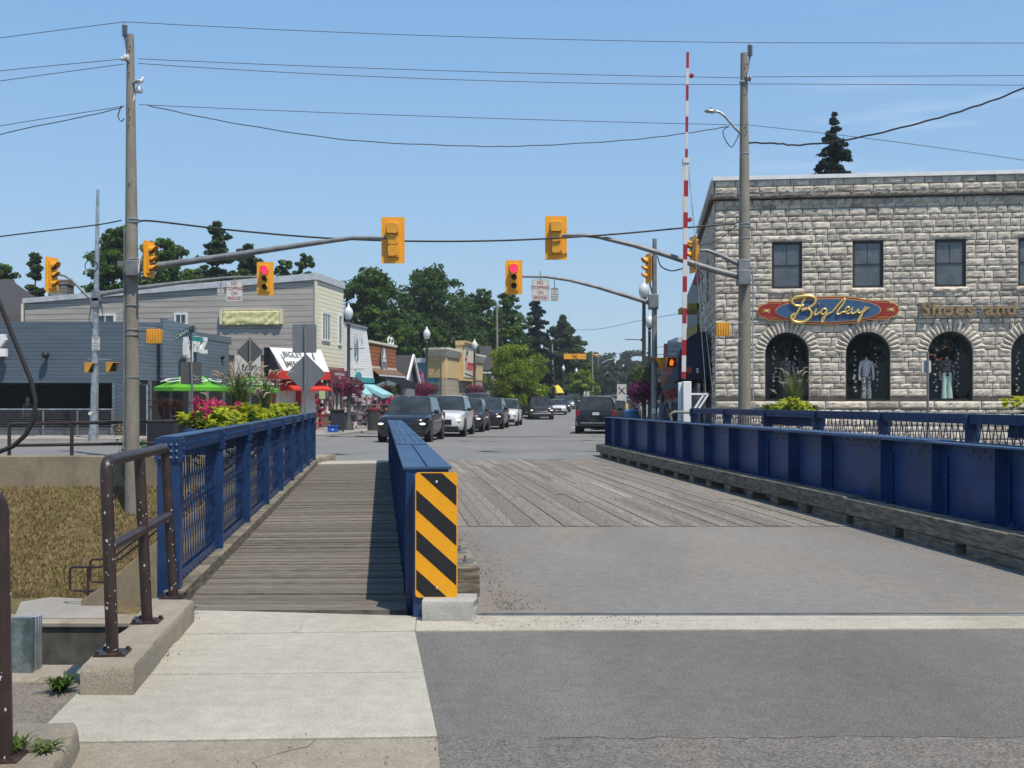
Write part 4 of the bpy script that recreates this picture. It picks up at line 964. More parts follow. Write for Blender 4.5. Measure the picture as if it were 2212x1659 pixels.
# fairy garlands and mannequins
def loft(b, secs, n=10, **k):     # secs: (center, rx, ry)
    vs = []
    for c, rx, ry_ in secs:
        for j in range(n): a = 2*math.pi*j/n; vs.append(V(c)+V((rx*math.cos(a), ry_*math.sin(a), 0)))
    N = len(secs); b.add(vs, [(i*n+j, i*n+(j+1)%n, (i+1)*n+(j+1)%n, (i+1)*n+j) for i in range(N-1) for j in range(n)]+[tuple(range(n-1,-1,-1)), tuple(range((N-1)*n,N*n))], **k)
def mannequin(s, top, bot, toplab, label, z0=1.6, long=True):
    M = MF @ Matrix.Translation((s,.55,z0)); base = M @ V((0,0,0))
    t = thing('mannequin', label, 'mannequin', base, group='mannequins in the shop windows')
    b = MB(M); b.lathe([(.13,0),(.13,.02),(.015,.03),(.015,.9)], 12); b.build('stand', M_['galv_d'], t)
    b = MB(M); loft(b, [((0,0,.78),.15,.10),((0,0,.88),.155,.105),((0,0,1.0),.125,.09),((0,0,1.15),.15,.105),((0,0,1.28),.165,.10),((0,0,1.33),.13,.08),((0,0,1.36),.05,.05)])
    for s_ in (-1,1): b.tube([(s_*.16,0,1.29),(s_*.215,0,1.08),(s_*.235,-.02,.82),(s_*.225,-.04,.66)], [.052,.05,.042,.036], 8)
    b.build('top', top, t, angle=70)
    b = MB(M); loft(b, [((0,0,1.35),.042,.042),((0,0,1.43),.038,.038),((0,0,1.435),.02,.02)]); b.build('neck', M_['sign_w'], t)
    b = MB(M); 
    for s_ in (-1,1): loft(b, [((s_*.10,0,.04),.10 if long else .07,.08),((s_*.09,0,.45),.075,.075),((s_*.08,0,.75),.095,.09),((s_*.07,0,.9),.085,.10)])
    b.build('trousers', bot, t, angle=70)
knit = pm('pale_knit', (.70,.64,.60), .9, var=.25, scale=60); patt = pm('pattern_cloth', (.03,.035,.03), .9, col2=(.5,.53,.5), scale=16, fac=(.45,.55)); mint = pm('mint_cloth', (.62,.78,.68), .85, var=.12, scale=12, stretch=(6,6,.5)); floral = pm('dark_floral', (.015,.014,.015), .9, col2=(.5,.38,.38), scale=24, fac=(.5,.62))
mannequin(wins[0]+.06, floral, M_['black'], '', 'mannequin in a dark floral jacket in the first arched window')
mannequin(wins[1]+.05, knit, patt, '', 'headless mannequin in a pale sweater and patterned trousers, second arch')
mannequin(wins[2]+.03, floral, mint, '', 'mannequin in wide mint trousers and dark blouse, third arch')
mannequin(wins[3]+.2, floral, M_['black'], '', 'mannequin partly cut off by the right picture edge')
for i, cx in enumerate(wins[:4]):
    for s_ in (-1,1):
        t = thing('flower_garland', ['garland of pale flowers hanging on the %s side of the %s arched window' % (('left','right')[s_ > 0], ('first','second','third','last visible')[i])][0], 'garland', MF @ V((cx+s_*.36,.45,1.6)), group='garlands in the shop windows')
        b = MB(MF); rr = random.Random(i*3+s_); z = 1.9
        while z < 3.5-.1*i:
            c = V((cx+s_*.36+rr.uniform(-.05,.05), .45, z)); q = rr.uniform(.022,.05)
            for a in range(5): an = a*1.256+rr.random(); b.add([c, c+V((math.cos(an)*q,-.01,math.sin(an)*q)), c+V((math.cos(an+.8)*q,-.01,math.sin(an+.8)*q))], [(0,1,2)])
            z += rr.uniform(.07,.2)
        b.build('flowers', M_['sign_w'], t, smooth=False); b = MB(MF); b.tube([(cx+s_*.36,.46,1.85),(cx+s_*.36,.46,3.6)], .004, 4); b.build('string', M_['black'], t)
b = MB(MF); rr = random.Random(4)
for i in range(14):
    x = wins[2]-.62+i*.045; z = 3.02+.10*math.sin(i*.6)+(.25 if i > 10 else 0); b.ell((x,.4,z),(.009,.009,.009),6,4)
tag(b.build('lamp_string', pm('warm_bulbs', (.9,.4,.1), .5, emit=(1,.35,.08,.9))), 'string of small warm bulbs glowing in the third arched window', 'string lights')

# carved oval shop sign with script lettering
sc0 = MF @ V((wins[0]+1.33,-.10,4.585)); SR = FD
t = thing('carved_shop_sign', 'oval red and blue carved sign with gold script BIGLEY on the stone wall', 'sign', sc0)
MSg = basis(sc0, FD)
def plate_poly(b, pts, z0, z1, M): 
    n = len(pts); b.M = M; b.add([(x,y,z0) for x,y in pts]+[(x,y,z1) for x,y in pts], [tuple(range(n-1,-1,-1)), tuple(range(n,2*n))]+[(i,(i+1)%n,n+(i+1)%n,n+i) for i in range(n)])
def ellp(a, c, n=48, sq=1): return [(a*math.cos(2*math.pi*i/n), c*math.sin(2*math.pi*i/n)) for i in range(n)]
def backboard(g=0):
    P = []
    for sx, seq in ((1,range(0,1)),):
        pass
    up = [(1.05,.30),(1.95,.30),(2.02,.22),(2.12,.22),(2.26,.12),(2.30,.0)]
    right = [(x+g*.6, y+g) for x, y in up]; P = right+[(x,-y) for x,y in right[::-1][1:]]
    P += [(-x,-y) for x,y in right]+[(-x,y) for x,y in right[::-1][1:]]
    return P
b = MB(); plate_poly(b, backboard(.025), -.05, -.005, MSg); plate_poly(b, ellp(1.84,.475), -.05, .0, MSg); b.build('gold_edge', M_['gold'], t, smooth=False)
b = MB(); plate_poly(b, backboard(0), -.02, .006, MSg); plate_poly(b, ellp(1.82,.455), -.02, .02, MSg); b.build('red_board', pm('sign_red', (.30,.022,.015), .45, var=.08), t, smooth=False)
b = MB(); plate_poly(b, ellp(1.72,.40), 0, .028, MSg); b.build('gold_line', M_['gold'], t, smooth=False)
b = MB(); plate_poly(b, ellp(1.70,.38), 0, .034, MSg); b.build('blue_oval', pm('sign_blue', (.035,.09,.19), .5, var=.12, scale=4), t, smooth=False)
def bez(P, n=6):
    out = []
    for k in range(len(P)-1):
        p0 = P[max(0,k-1)]; p1 = P[k]; p2 = P[k+1]; p3 = P[min(len(P)-1,k+2)]
        for i in range(n):
            f = i/n; f2, f3 = f*f, f*f*f
            out.append(tuple(.5*((2*p1[j])+(-p0[j]+p2[j])*f+(2*p0[j]-5*p1[j]+4*p2[j]-p3[j])*f2+(-p0[j]+3*p1[j]-3*p2[j]+p3[j])*f3) for j in range(2)))
    return out+[P[-1]]
# strokes in the 2212-wide zoom units of the sign (x right, y down), measured around its centre
strokes = [
 ([(590,545),(540,545),(512,520),(530,492),(580,482),(640,483),(668,505),(655,540),(610,568),(575,574)], 9),       # B top bowl
 ([(598,492),(575,540),(548,590),(520,640),(515,658)], 7),
 ([(575,574),(620,568),(640,590),(632,625),(590,655),(545,658),(512,640),(510,615),(535,600)], 9),
 ([(676,566),(664,592),(662,608),(676,606),(700,590)], 6), ([(690,538),(692,534)], 7),
 ([(738,570),(718,570),(704,592),(712,606),(732,596),(744,572)], 6), ([(744,572),(734,612),(716,655),(706,655),(716,628),(750,604),(780,590)], 5.5),
 ([(780,590),(820,540),(850,508),(862,506),(846,540),(816,580),(808,602),(824,604),(846,590)], 6.5),
 ([(846,590),(868,591),(889,576),(890,561),(876,560),(865,578),(869,597),(884,603),(904,592)], 5),
 ([(912,562),(902,590),(910,602),(934,592),(952,570)], 6), ([(1020,560),(975,600),(945,650),(952,655),(968,620),(985,575),(1000,558)], 6.5), ([(952,570),(946,592),(962,596),(988,575)], 5.5)]
b = MB(); b.M = MSg; k_ = 4.6/928
for P, r_ in strokes:
    Q = bez([((x-752)*k_, (578-y)*k_) for x, y in P]); n = len(Q)
    b.tube([(x,y,.075) for x, y in Q], [r_*k_*(.75+.35*math.sin(math.pi*min(1,(i+1)/n))) for i in range(n)], 8)
    b.tube([(x,y,.05) for x, y in Q], [r_*k_*1.1 for i in range(n)], 8)
b.build('script_lettering', M_['gold'], t, angle=80)
b = MB(); b.M = MSg
for s_ in (-1,1):
    c = V((s_*2.03,0,.012)); b.ell(c, (.05,.05,.02), 8, 4)
    for a in (0, .6, -.6, 3.14, 2.5, -2.5): b.tube([c, c+V((math.cos(a)*.1, math.sin(a)*.1, 0)), c+V((math.cos(a)*.15, math.sin(a*1.2)*.13, 0))], [.018,.014,.004], 5)
    for y in (-.24,.24): b.tube([(s_*1.2,y,.01),(s_*1.95,y,.01)], .006, 5)
b.build('scroll_ornament', M_['gold'], t)
# serif letters
t = thing('wall_lettering', 'bronze serif letters reading SHOES AND on rails on the stone wall', 'sign', MF @ V((6.9,-.1,4.55)))
def serif_text(t, txt, x, z, h, M):
    """slab-serif letters assembled from the built-in face plus foot and head serifs"""
    for ch in txt:
        if ch == ' ': x += h*.62; continue
        Mx = M @ Matrix.Translation((x, z, 0)); vs, fs = text_geo(ch, h*1.32, .035, h*.028, 'LEFT', 0)
        wd = max(v.x for v in vs)-min(v.x for v in vs); mnx = min(v.x for v in vs); mny = min(v.y for v in vs); mxy = max(v.y for v in vs)
        b = MB(Mx); b.add([(v.x-mnx, v.y, v.z) for v in vs], fs)
        q = h*.11
        if ch in 'hn': 
            for xx in (h*.08, wd-h*.08): b.box((xx, mny+q*.35, 0), (h*.3, q*.7, .07))
            b.box((h*.02, mxy-q*.35, 0), (h*.2, q*.7, .07))
        if ch == 'd': b.box((wd-h*.14, mxy-q*.35, 0), (h*.22, q*.7, .07)); b.box((wd, mny+q*.35, 0), (h*.22, q*.7, .07))
        if ch == 'a': b.box((wd+h*.02, mny+q*.35, 0), (h*.18, q*.7, .07))
        if ch == 'S':
            b.box((wd-h*.04, mxy-h*.19, 0), (q*.8, h*.26, .07)); b.box((h*.04, mny+h*.19, 0), (q*.8, h*.26, .07))
        x += wd+h*.16; b.build('letter', M_['bronze'], t, smooth=False)
    return x
lx0 = 6.72; Mt = basis(MF @ V((lx0,-.16,4.40)), FD); serif_text(t, 'Shoes and Clothing', .02, .17, .47, Mt)
b = MB(); b.M = MF; b.bb(lx0, WL, -.1, -.06, 4.66, 4.70); b.bb(lx0, WL, -.1, -.06, 4.49, 4.53); b.build('mounting_rails', M_['galv_d'], t)

# ================================================================ poles, mast arms, signals
def signal(b_loc, ang, label, lit=None, board=True, sc=1.0, grp='traffic lights on mast arms', nback=False):
    """3-lens head; local -y is the lens side"""
    t = thing('traffic_signal', label, 'traffic light', b_loc, ang, grp); s = sc
    if board:
        b = MB(); b.prism([(x,z) for x,z in rrect(-.31*s,.31*s,-.62*s,.62*s,.03)], -.006, .006); b.build('backboard', M_['yel'], t, smooth=False, local=True)
    b = MB()
    if nback:
        for zc in (.30,-.0,-.30): 
            hw = .155 if zc > 0 else .125
            b.prism([(-hw,zc-.1),(-hw+.04,zc-.145),(hw-.04,zc-.145),(hw,zc-.1),(hw,zc+.1),(hw-.04,zc+.145),(-hw+.04,zc+.145),(-hw,zc+.1)], .007, .007+(.24 if zc > 0 else .17))
        b.bb(-.17,.17,.008,.05,-.47,.47)
    else:
        b.bb(-.17*s,.17*s,-.06*s,.15*s,-.5*s,.5*s)
    b.build('housing', M_['yel_h'], t, bevel=.012, local=True)
    for i, zc in enumerate((.31,0,-.31)):
        zc *= s; r_ = (.15 if i == 0 else .11)*s; yb = -.062*s
        bl = MB(); bl.lathe([(r_*.93,0),(r_*.7,.02),(.01,.035)], 20, (0,yb,zc), Matrix.Rotation(R(90),4,'X')); 
        bl.build('lens', M_['redlamp'] if (lit == 'red' and i == 0) else M_['lens'], t, local=True)
        bv = MB(); n = 14; A = [R(-35+250*k/n) for k in range(n+1)]; vs = []
        for k, a in enumerate(A):
            f = math.sin((a+R(35))/R(250)*math.pi); l = .06+.20*f**.7
            for rr_, y in ((r_, yb), (r_, yb-l*s), (r_-.008, yb-l*s), (r_-.008, yb)): vs.append((rr_*math.cos(a), y, zc+rr_*math.sin(a)))
        fs = [(k*4+q, k*4+(q+1)%4, (k+1)*4+(q+1)%4, (k+1)*4+q) for k in range(n) for q in range(4)]
        bv.add(vs, fs); bv.build('visor', M_['yel_h'], t, local=True)
    return t
def ped_signal(loc, ang, label, kind='box', lit=None):
    t = thing('pedestrian_signal', label, 'pedestrian signal', loc, ang, 'pedestrian signals'); 
    b = MB(); b.bb(-.19,.19,-.0,.17,-.19,.19); 
    if kind == 'box':
        for x in (-.17,-.1,-.03,.04,.11): b.bb(x, x+.03, .17, .19, -.2, .2)
    b.build('housing', M_['yel_h'], t, bevel=.02, local=True)
    b = MB(); b.bb(-.17,.17,-.012,-.001,-.17,.17); b.build('face', M_['black'], t, local=True, smooth=False)
    b = MB(); b.add([(-.19,-.001,.19),(.19,-.001,.19),(.17,-.22,.17),(-.17,-.22,.17)], [(0,1,2,3)]); 
    for s_ in (-1,1): b.add([(s_*.19,-.001,.19),(s_*.17,-.22,.17),(s_*.18,-.001,-.17)], [(0,1,2)])
    b.build('visor', M_['yel_h'], t, local=True, smooth=False)
    if lit:
        b = MB(); 
        b.prism([(-.06,-.11),(.06,-.11),(.075,0),(.07,.03),(-.05,.05),(-.07,0)], -.016, -.0125)
        for k in range(4): b.prism([(-.045+k*.03,.0),(-.022+k*.03,.0),(-.022+k*.03,.1+(.02 if k in (1,2) else 0)),(-.045+k*.03,.1+(.02 if k in (1,2) else 0))], -.016, -.0125)
        b.prism([(.06,-.05),(.1,.03),(.085,.045),(.05,-.01)], -.016, -.0125)
        b.build('hand_symbol', pm('orange_hand', (1,.25,.02), .4, emit=(1,.2,.01,.6)), t, local=True, smooth=False)
    return t
def straps(b, c, r_, zs, w_=.025):
    for z in zs: b.lathe([(r_+.003,-w_/2),(r_+.008,-w_/2),(r_+.008,w_/2),(r_+.003,w_/2)], 16, (c[0],c[1],z))
# left utility pole
dL = 30.2; pb = V((PX(286,dL),dL,bankz(PX(286,dL),dL)-.3)); ztop = PZ(75,dL)
t = thing('utility_pole', 'tall concrete utility pole on the left with a gull perched on its side bracket', 'utility pole', (pb.x,pb.y,pb.z))
b = MB(); b.tube([pb, (PX(284,dL),dL,PZ(500,dL)), (PX(281.5,dL),dL,ztop)], [.205,.165,.095], 18); b.build('pole', M_['polec'], t, angle=80)
b = MB(); straps(b, (pb.x,pb.y), .168, (PZ(474,dL),PZ(480,dL),PZ(560,dL),PZ(597,dL))); straps(b, (pb.x,pb.y), .19, (PZ(712,dL),PZ(724,dL),PZ(660,dL),PZ(815,dL)), .02); b.build('straps', M_['galv'], t)
b = MB(); b.tube([(pb.x-.17,dL-.14,PZ(500,dL)),(pb.x-.19,dL-.14,PZ(985,dL))], .022, 8); b.build('conduit', M_['galv_d'], t)
b = MB(); b.bb(PX(259,dL),PX(272,dL),dL-.2,dL-.05,PZ(578,dL),PZ(566,dL)); b.build('junction_box', M_['galv_d'], t, bevel=.01)
def insulator(x, y, d, s, t, flip=1):
    b = MB(); z = PZ(y,d); X_ = PX(x,d)
    prof = [(.02,.0)]
    for k in range(6): prof += [(.05,.01+k*.055),(.085,.03+k*.055),(.045,.045+k*.055)]
    prof += [(.03,.36),(.03,.40),(.001,.41)]
    b.lathe(prof, 12, (X_,d,z)); b.build('insulator', pm('grey_porcelain', (.22,.25,.27), .3) if 'grey_porcelain' not in bpy.data.materials else bpy.data.materials['grey_porcelain'], t)
    b = MB(); b.beam((X_,d,z+.02), (X_+s*.11,d,z-.5), .05, .05); b.build('insulator_bracket', M_['galv_d'], t)
insulator(269.5, 80, dL, .8, t)
def spool(x, y, d, t, r_=.07):
    b = MB(); b.lathe([(r_*.6,-.07),(r_,-.05),(r_,-.03),(r_*.6,0),(r_,.03),(r_,.05),(r_*.6,.07)], 12, (PX(x,d),d-.12,PZ(y,d)), Matrix.Rotation(R(90),4,'Y')); b.build('spool_insulator', M_['sign_w'] if x < 400 else bpy.data.materials['grey_porcelain'], t)
spool(277,128,dL,t,.10); spool(270,130,dL,t,.06)
b = MB(); b.tube([(PX(284,dL),dL-.05,PZ(235,dL)),(PX(297,dL),dL-.05,PZ(195,dL)),(PX(299,dL),dL-.05,PZ(188,dL))], .025, 8); b.build('lamp_arm', M_['white'], t)
b = MB(); b.lathe([(.02,.12),(.05,.10),(.10,.0),(.09,-.06),(.02,-.08)], 12, (PX(301.5,dL),dL-.05,PZ(196,dL))); b.build('small_lamp', M_['galv'], t)
b = MB()
for y in (105,140,160,238,255,275,400): b.lathe([(.018,0),(.018,.03)], 6, (PX(283,dL)-.02*(y % 3-1),dL-.115-.0001*y,PZ(y,dL)), Matrix.Rotation(R(90),4,'X'))
b.build('bolt_holes', M_['dark'], t)
# gull
gx, gz = PX(301,dL), PZ(185,dL)
t = thing('seagull', 'white gull with grey wings perched on the bracket of the left pole', 'bird', (gx,dL-.05,gz))
b = MB(Matrix.Translation((gx,dL-.05,gz)))
b.tube([(-.17,0,.03),(-.10,0,.055),(0,0,.09),(.08,0,.115),(.11,0,.16),(.125,0,.20),(.16,0,.205)], [.012,.035,.062,.055,.035,.034,.012], 12); b.build('body', M_['white'], t, angle=80)
b = MB(Matrix.Translation((gx,dL-.05,gz))); 
for s_ in (-1,1): b.tube([(.05,s_*.05,.11),(-.05,s_*.06,.09),(-.2,s_*.03,.04)], [.02,.034,.006], 8)
b.build('wing', pm('gull_wing', (.25,.26,.28), .8), t, angle=80)
b = MB(Matrix.Translation((gx,dL-.05,gz))); b.tube([(.155,0,.203),(.195,0,.195)], [.01,.003], 6); b.build('beak', M_['yel'], t)
b = MB(Matrix.Translation((gx,dL-.05,gz)))
for s_ in (-1,1): b.tube([(.0,s_*.02,.04),(.0,s_*.02,-.01)], .005, 5)
b.build('leg', M_['yel'], t)
# left mast arm (attached to pole) and its back-facing signal
def mast(name, label, pts, rs, base, extra=None, mat='galv_d'):
    t = thing(name, label, 'mast arm', base, group='signal mast arms'); b = MB(); b.tube(pts, rs, 12); b.build('arm', M_[mat], t, angle=70)
    b = MB(); c = V(base); b.box((c.x,c.y,c.z), (.34,.34,.42)); b.build('pole_clamp', M_['galv_d'], t, bevel=.02); return t
da = 30.0
mast('mast_arm', 'long steel mast arm rising from the left utility pole', [W(x,y,da) for x,y in ((298,580),(400,566),(520,549),(640,531),(730,518),(765,514),(850,514))], [.10,.092,.083,.072,.062,.056,.04], W(288,580,da))
signal(W(849,519,da), R(180), 'traffic light seen from behind at the end of the left mast arm', nback=True)
dR = 32.0
mast('mast_arm', 'steel mast arm reaching left from the right utility pole', [W(x,y,31.7) for x,y in ((1600,598),(1540,583),(1440,551),(1370,530),(1290,511),(1260,508),(1202,508))], [.095,.09,.078,.068,.058,.052,.04], W(1606,600,31.7))
signal(W(1201,514,31.7), R(180), 'traffic light seen from behind at the end of the right mast arm', nback=True)
# side-facing signals
signal(W(322,560,29.9), R(74), 'side-facing traffic light on the left utility pole behind the mast arm', sc=.78)
b = MB(); b.tube([W(298,590,29.9),W(303,560,29.9),W(312,549,29.9),W(320,548,29.9)], .028, 8); tag(b.build('signal_bracket', M_['white']), 'short white bracket pipe holding the signal at the left pole', 'bracket')
# right utility pole
pbx = PX(1609,dR); t = thing('utility_pole', 'tall concrete utility pole in front of the stone building', 'utility pole', (pbx,dR,-.3))
b = MB(); b.tube([(pbx,dR,-.4),(PX(1608,dR),dR,PZ(500,dR)),(PX(1607,dR),dR,PZ(115,dR))], [.20,.16,.095], 18); b.build('pole', M_['polec'], t, angle=80)
b = MB(); straps(b, (pbx,dR), .165, (PZ(490,dR),PZ(484,dR),PZ(565,dR),PZ(615,dR),PZ(515,dR))); straps(b, (pbx-.01,dR), .135, (PZ(332,dR),)); b.build('straps', M_['galv'], t)
b = MB(); b.tube([(pbx+.2,dR-.1,PZ(575,dR)),(pbx+.22,dR-.1,PZ(885,dR))], .018, 6); b.build('conduit', M_['galv'], t)
insulator(1620, 122, dR, -.8, t); spool(1615,172,dR,t,.1); spool(1601,180,dR,t,.06)
b = MB()
for y in (142,163,200,271,288): b.lathe([(.018,0),(.018,.03)], 6, (PX(1610,dR),dR-.115-.0001*y,PZ(y,dR)), Matrix.Rotation(R(90),4,'X'))
b.build('bolt_holes', M_['dark'], t)
t = thing('street_light', 'cobra-head street light on a curved arm from the right utility pole', 'street light', W(1600,290,dR))
b = MB(); b.tube([W(x,y,dR) for x,y in ((1602,290),(1585,273),(1568,253),(1556,243),(1546,240))], [.045,.042,.04,.038,.036], 10); b.build('arm', M_['galv'], t, angle=70)
b = MB(); c = W(1534,240,dR); b.ell(c, (.17,.10,.055), 14, 8); b.ell(c+V((.06,0,-.03)), (.10,.08,.04), 12, 6); b.build('lamp_head', M_['galv'], t)
b = MB(); b.lathe([(.028,0),(.028,.05)], 10, c+V((.03,0,.05))); b.build('photocell', M_['galv_d'], t)
# right bracket signal, facing left
t = mast('mast_arm', 'short steel arm holding the left-facing signal at the right pole', [W(x,y,dR) for x,y in ((1600,573),(1560,553),(1528,541),(1512,541))], [.075,.06,.05,.045], W(1606,577,dR))
signal(W(1497,550,32.2), R(-77), 'left-facing traffic light on the short arm beside the stone building', sc=.85)
# pedestrian signals on the utility poles
ped_signal(W(335,727,dL), R(180), 'pedestrian signal box bracketed to the left utility pole')
t = thing('signal_bracket', 'two thin bars holding the pedestrian box at the left pole', 'bracket', W(292,708,dL))
for q in ((W(292,708,dL), W(336,708,dL), .02, .02),(W(292,746,dL), W(336,746,dL), .02, .02)): b = MB(); b.beam(*q); b.build('bar', M_['galv'], t)
ped_signal(W(1560,712,dR-.2), R(180), 'pedestrian signal box bracketed to the right utility pole')
t = thing('signal_bracket', 'two thin bars holding the pedestrian box at the right pole', 'bracket', W(1558,694,dR-.2))
for q in ((W(1558,694,dR-.2), W(1604,696,dR-.2), .02, .02),(W(1558,732,dR-.2), W(1604,732,dR-.2), .02, .02)): b = MB(); b.beam(*q); b.build('bar', M_['galv'], t)
# far left signal pole
d4 = 43.5; px = PX(206,d4)
t = thing('signal_pole', 'thin galvanised signal pole in front of the dark blue restaurant', 'signal pole', (PX(201,d4),d4,0))
b = MB(); b.tube([(PX(202,d4),d4,0),(PX(202,d4),d4,.25),(PX(203,d4),d4,.6),(PX(208,d4),d4,PZ(640,d4)),(PX(211.5,d4),d4,PZ(410,d4))], [.19,.19,.165,.105,.055], 14); b.build('pole', M_['galv'], t, angle=70)
b = MB(); b.lathe([(.07,0),(.07,.08)], 10, (PX(200,d4),d4-.2,PZ(893,d4)), Matrix.Rotation(R(90),4,'X')); b.build('push_button', M_['sign_w'], t)
b = MB(); straps(b, (px,d4), .11, (PZ(640,d4),PZ(652,d4),PZ(570,d4))); b.build('straps', M_['galv_d'], t)
b = MB(); b.tube([W(200,575,d4-.1)+V((.25*math.cos(a)-.05,0,.25*math.sin(a))) for a in [i*.6 for i in range(13)]], .018, 6); b.tube([W(208,658,d4-.1),W(196,668,d4-.1),W(192,690,d4-.1),W(200,708,d4-.1),W(206,700,d4-.1)], .016, 6); b.tube([W(210,650,d4-.1),W(220,660,d4-.1),W(222,680,d4-.1),W(214,690,d4-.1)], .016, 6); b.build('cable_loops', M_['wirek'], t)
mast('mast_arm', 'thin far mast arm reaching right behind the left utility pole', [W(x,y,d4) for x,y in ((214,636),(300,622),(380,612),(450,604),(500,599),(558,598))], [.10,.09,.075,.06,.05,.045], W(210,640,d4))
signal(W(573,602,41.5), 0, 'red traffic light facing the bridge at the end of the left far arm', lit='red')
mast('mast_arm', 'curved arm carrying the leftmost traffic light on the thin pole', [W(x,y,d4) for x,y in ((206,656),(180,630),(155,605),(140,596),(122,592))], [.06,.055,.05,.045,.04], W(207,655,d4))
signal(W(112,594,d4), R(70), 'leftmost traffic light, turned to the right on a curved arm', sc=1.1)
ped_signal(W(197,794,d4-.15), R(70), 'yellow pedestrian signal turned sideways on the left of the thin pole')
ped_signal(W(243,793,d4-.1), R(62), 'dark-faced pedestrian signal on the right of the thin pole')
t = thing('signal_bracket', 'thin bars holding two pedestrian signals on the thin pole', 'bracket', W(190,776,d4))
for q in ((W(190,776,d4), W(240,776,d4), .025, .025),(W(190,807,d4), W(238,807,d4), .025, .025)): b = MB(); b.beam(*q); b.build('bar', M_['galv'], t)
# far right signal pole
d5 = 41.0
t = thing('signal_pole', 'dull steel signal pole between the street lamps and the gate arm', 'signal pole', (PX(1413,d5),d5,.1))
b = MB(); b.tube([(PX(1413,d5),d5,.1),(PX(1414,d5),d5,PZ(516,d5))], [.125,.075], 14); b.build('pole', M_['galv_d'], t, angle=70)
b = MB(); b.box(W(1411,651,d5-.05), (.36,.3,.5)); b.build('clamp', M_['galv_d'], t, bevel=.02)
b = MB(); c = W(1412,888,d5-.12); b.box(c, (.13,.04,.2)); b.build('push_button', M_['sign_w'], t); 
mast('mast_arm', 'curved mast arm reaching left from the far right signal pole', [W(x,y,d5) for x,y in ((1405,655),(1350,638),(1290,620),(1230,605),(1180,598),(1110,597))], [.085,.078,.068,.058,.05,.04], W(1411,656,d5))
signal(W(1110,599,40.8), 0, 'red traffic light facing the bridge near the middle of the picture', lit='red')
signal(W(1401,580,41.2), R(-74), 'left-facing traffic light at the top of the far right signal pole', sc=.88)
b = MB(); b.beam(W(1403,610,41.2), W(1412,645,41.2), .05, .05); tag(b.build('signal_bracket', M_['galv_d']), 'slanted bracket under the signal on the far right pole', 'bracket')
ped_signal(W(1420,784,40.8), R(-64), 'yellow pedestrian signal turned left on the far right pole')
ped_signal(W(1450,783,40.9), R(8), 'pedestrian signal showing a lit orange hand by the far right pole', lit=1)
t = thing('signal_bracket', 'thin bars holding two pedestrian signals on the far right pole', 'bracket', W(1416,766,d5))
for q in ((W(1416,766,d5), W(1452,766,d5), .025, .025),(W(1416,806,d5), W(1452,806,d5), .025, .025)): b = MB(); b.beam(*q); b.build('bar', M_['galv'], t)

# regulatory signs -------------------------------------------------------
M_['txt_red'] = pm('sign_text_red', (.30,.03,.03), .6); M_['txt_blk'] = pm('sign_text_black', (.03,.03,.03), .6); M_['txt_grey'] = pm('sign_text_grey', (.12,.13,.12), .6)
def flat_sign(name, c, w_, h, label, cat='sign', lines=(), ts=.1, tmat='txt_red', face='sign_w', ang=0, border=None, hang=None, group=None, gap=None, tx=.9, corner=.03):
    t = thing(name, label, cat, c, ang, group); b = MB(); b.prism(rrect(-w_/2,w_/2,-h/2,h/2,corner), -.004, .004); b.build('board', M_[face], t, smooth=False, local=True)
    if border:
        b = MB(); P = rrect(-w_/2+.01,w_/2-.01,-h/2+.01,h/2-.01,corner*.8); Q = rrect(-w_/2+.022,w_/2-.022,-h/2+.022,h/2-.022,corner*.7); n = len(P)
        b.add([(p[0],-.0055,p[1]) for p in P]+[(p[0],-.0055,p[1]) for p in Q], [(i,(i+1)%n,n+(i+1)%n,n+i) for i in range(n)]); b.build('border', M_[border], t, smooth=False, local=True)
    if lines:
        b = MB(); n = len(lines); g_ = gap or ts*1.15
        for i, l in enumerate(lines): b.text(l, ts, basis((0,-.0065,(n-1)*g_/2-i*g_),(1,0,0)), extrude=.001, offset=ts*.018, sx=tx)
        b.build('lettering', M_[tmat], t, smooth=False, local=True)
    if hang:
        b = MB(); b.beam((0,.0,h/2-.02),(0,0,h/2+hang), .03, .03); b.build('hanger', M_['galv_d'], t, local=True)
    return t
NS = ('NO','STOPPING','ON','BRIDGE')
flat_sign('no_stopping_sign', W(506,629,42.6), .64, .80, 'white NO STOPPING ON BRIDGE sign hanging from the left far arm', lines=NS, ts=.19, border='txt_grey', hang=.12, gap=.185, tx=.80, group='no stopping signs')
flat_sign('no_stopping_sign', W(1167,627,40.2), .60, .77, 'white NO STOPPING ON BRIDGE sign hanging from the curved right arm', lines=NS, ts=.18, border='txt_grey', hang=.3, gap=.175, tx=.80, group='no stopping signs')
CW = ('CROSS','ON','WALK','SIGNAL','ONLY')
flat_sign('crossing_sign', W(477,634,42.9), .27, .52, 'small CROSS ON WALK SIGNAL ONLY sign beside the left no stopping sign', lines=CW, ts=.085, tmat='txt_blk', border='txt_grey', hang=.15, group='small crossing signs', gap=.095)
flat_sign('crossing_sign', W(1198,636,40.1), .28, .48, 'small CROSS ON WALK SIGNAL ONLY sign right of the hanging white sign', lines=CW, ts=.08, tmat='txt_blk', border='txt_grey', hang=.4, group='small crossing signs', gap=.09)
flat_sign('crossing_sign', W(207,742,d4-.16), .32, .52, 'small CROSS ON WALK SIGNAL ONLY sign on the thin left pole', lines=CW, ts=.085, tmat='txt_blk', border='txt_grey', group='small crossing signs', gap=.095)
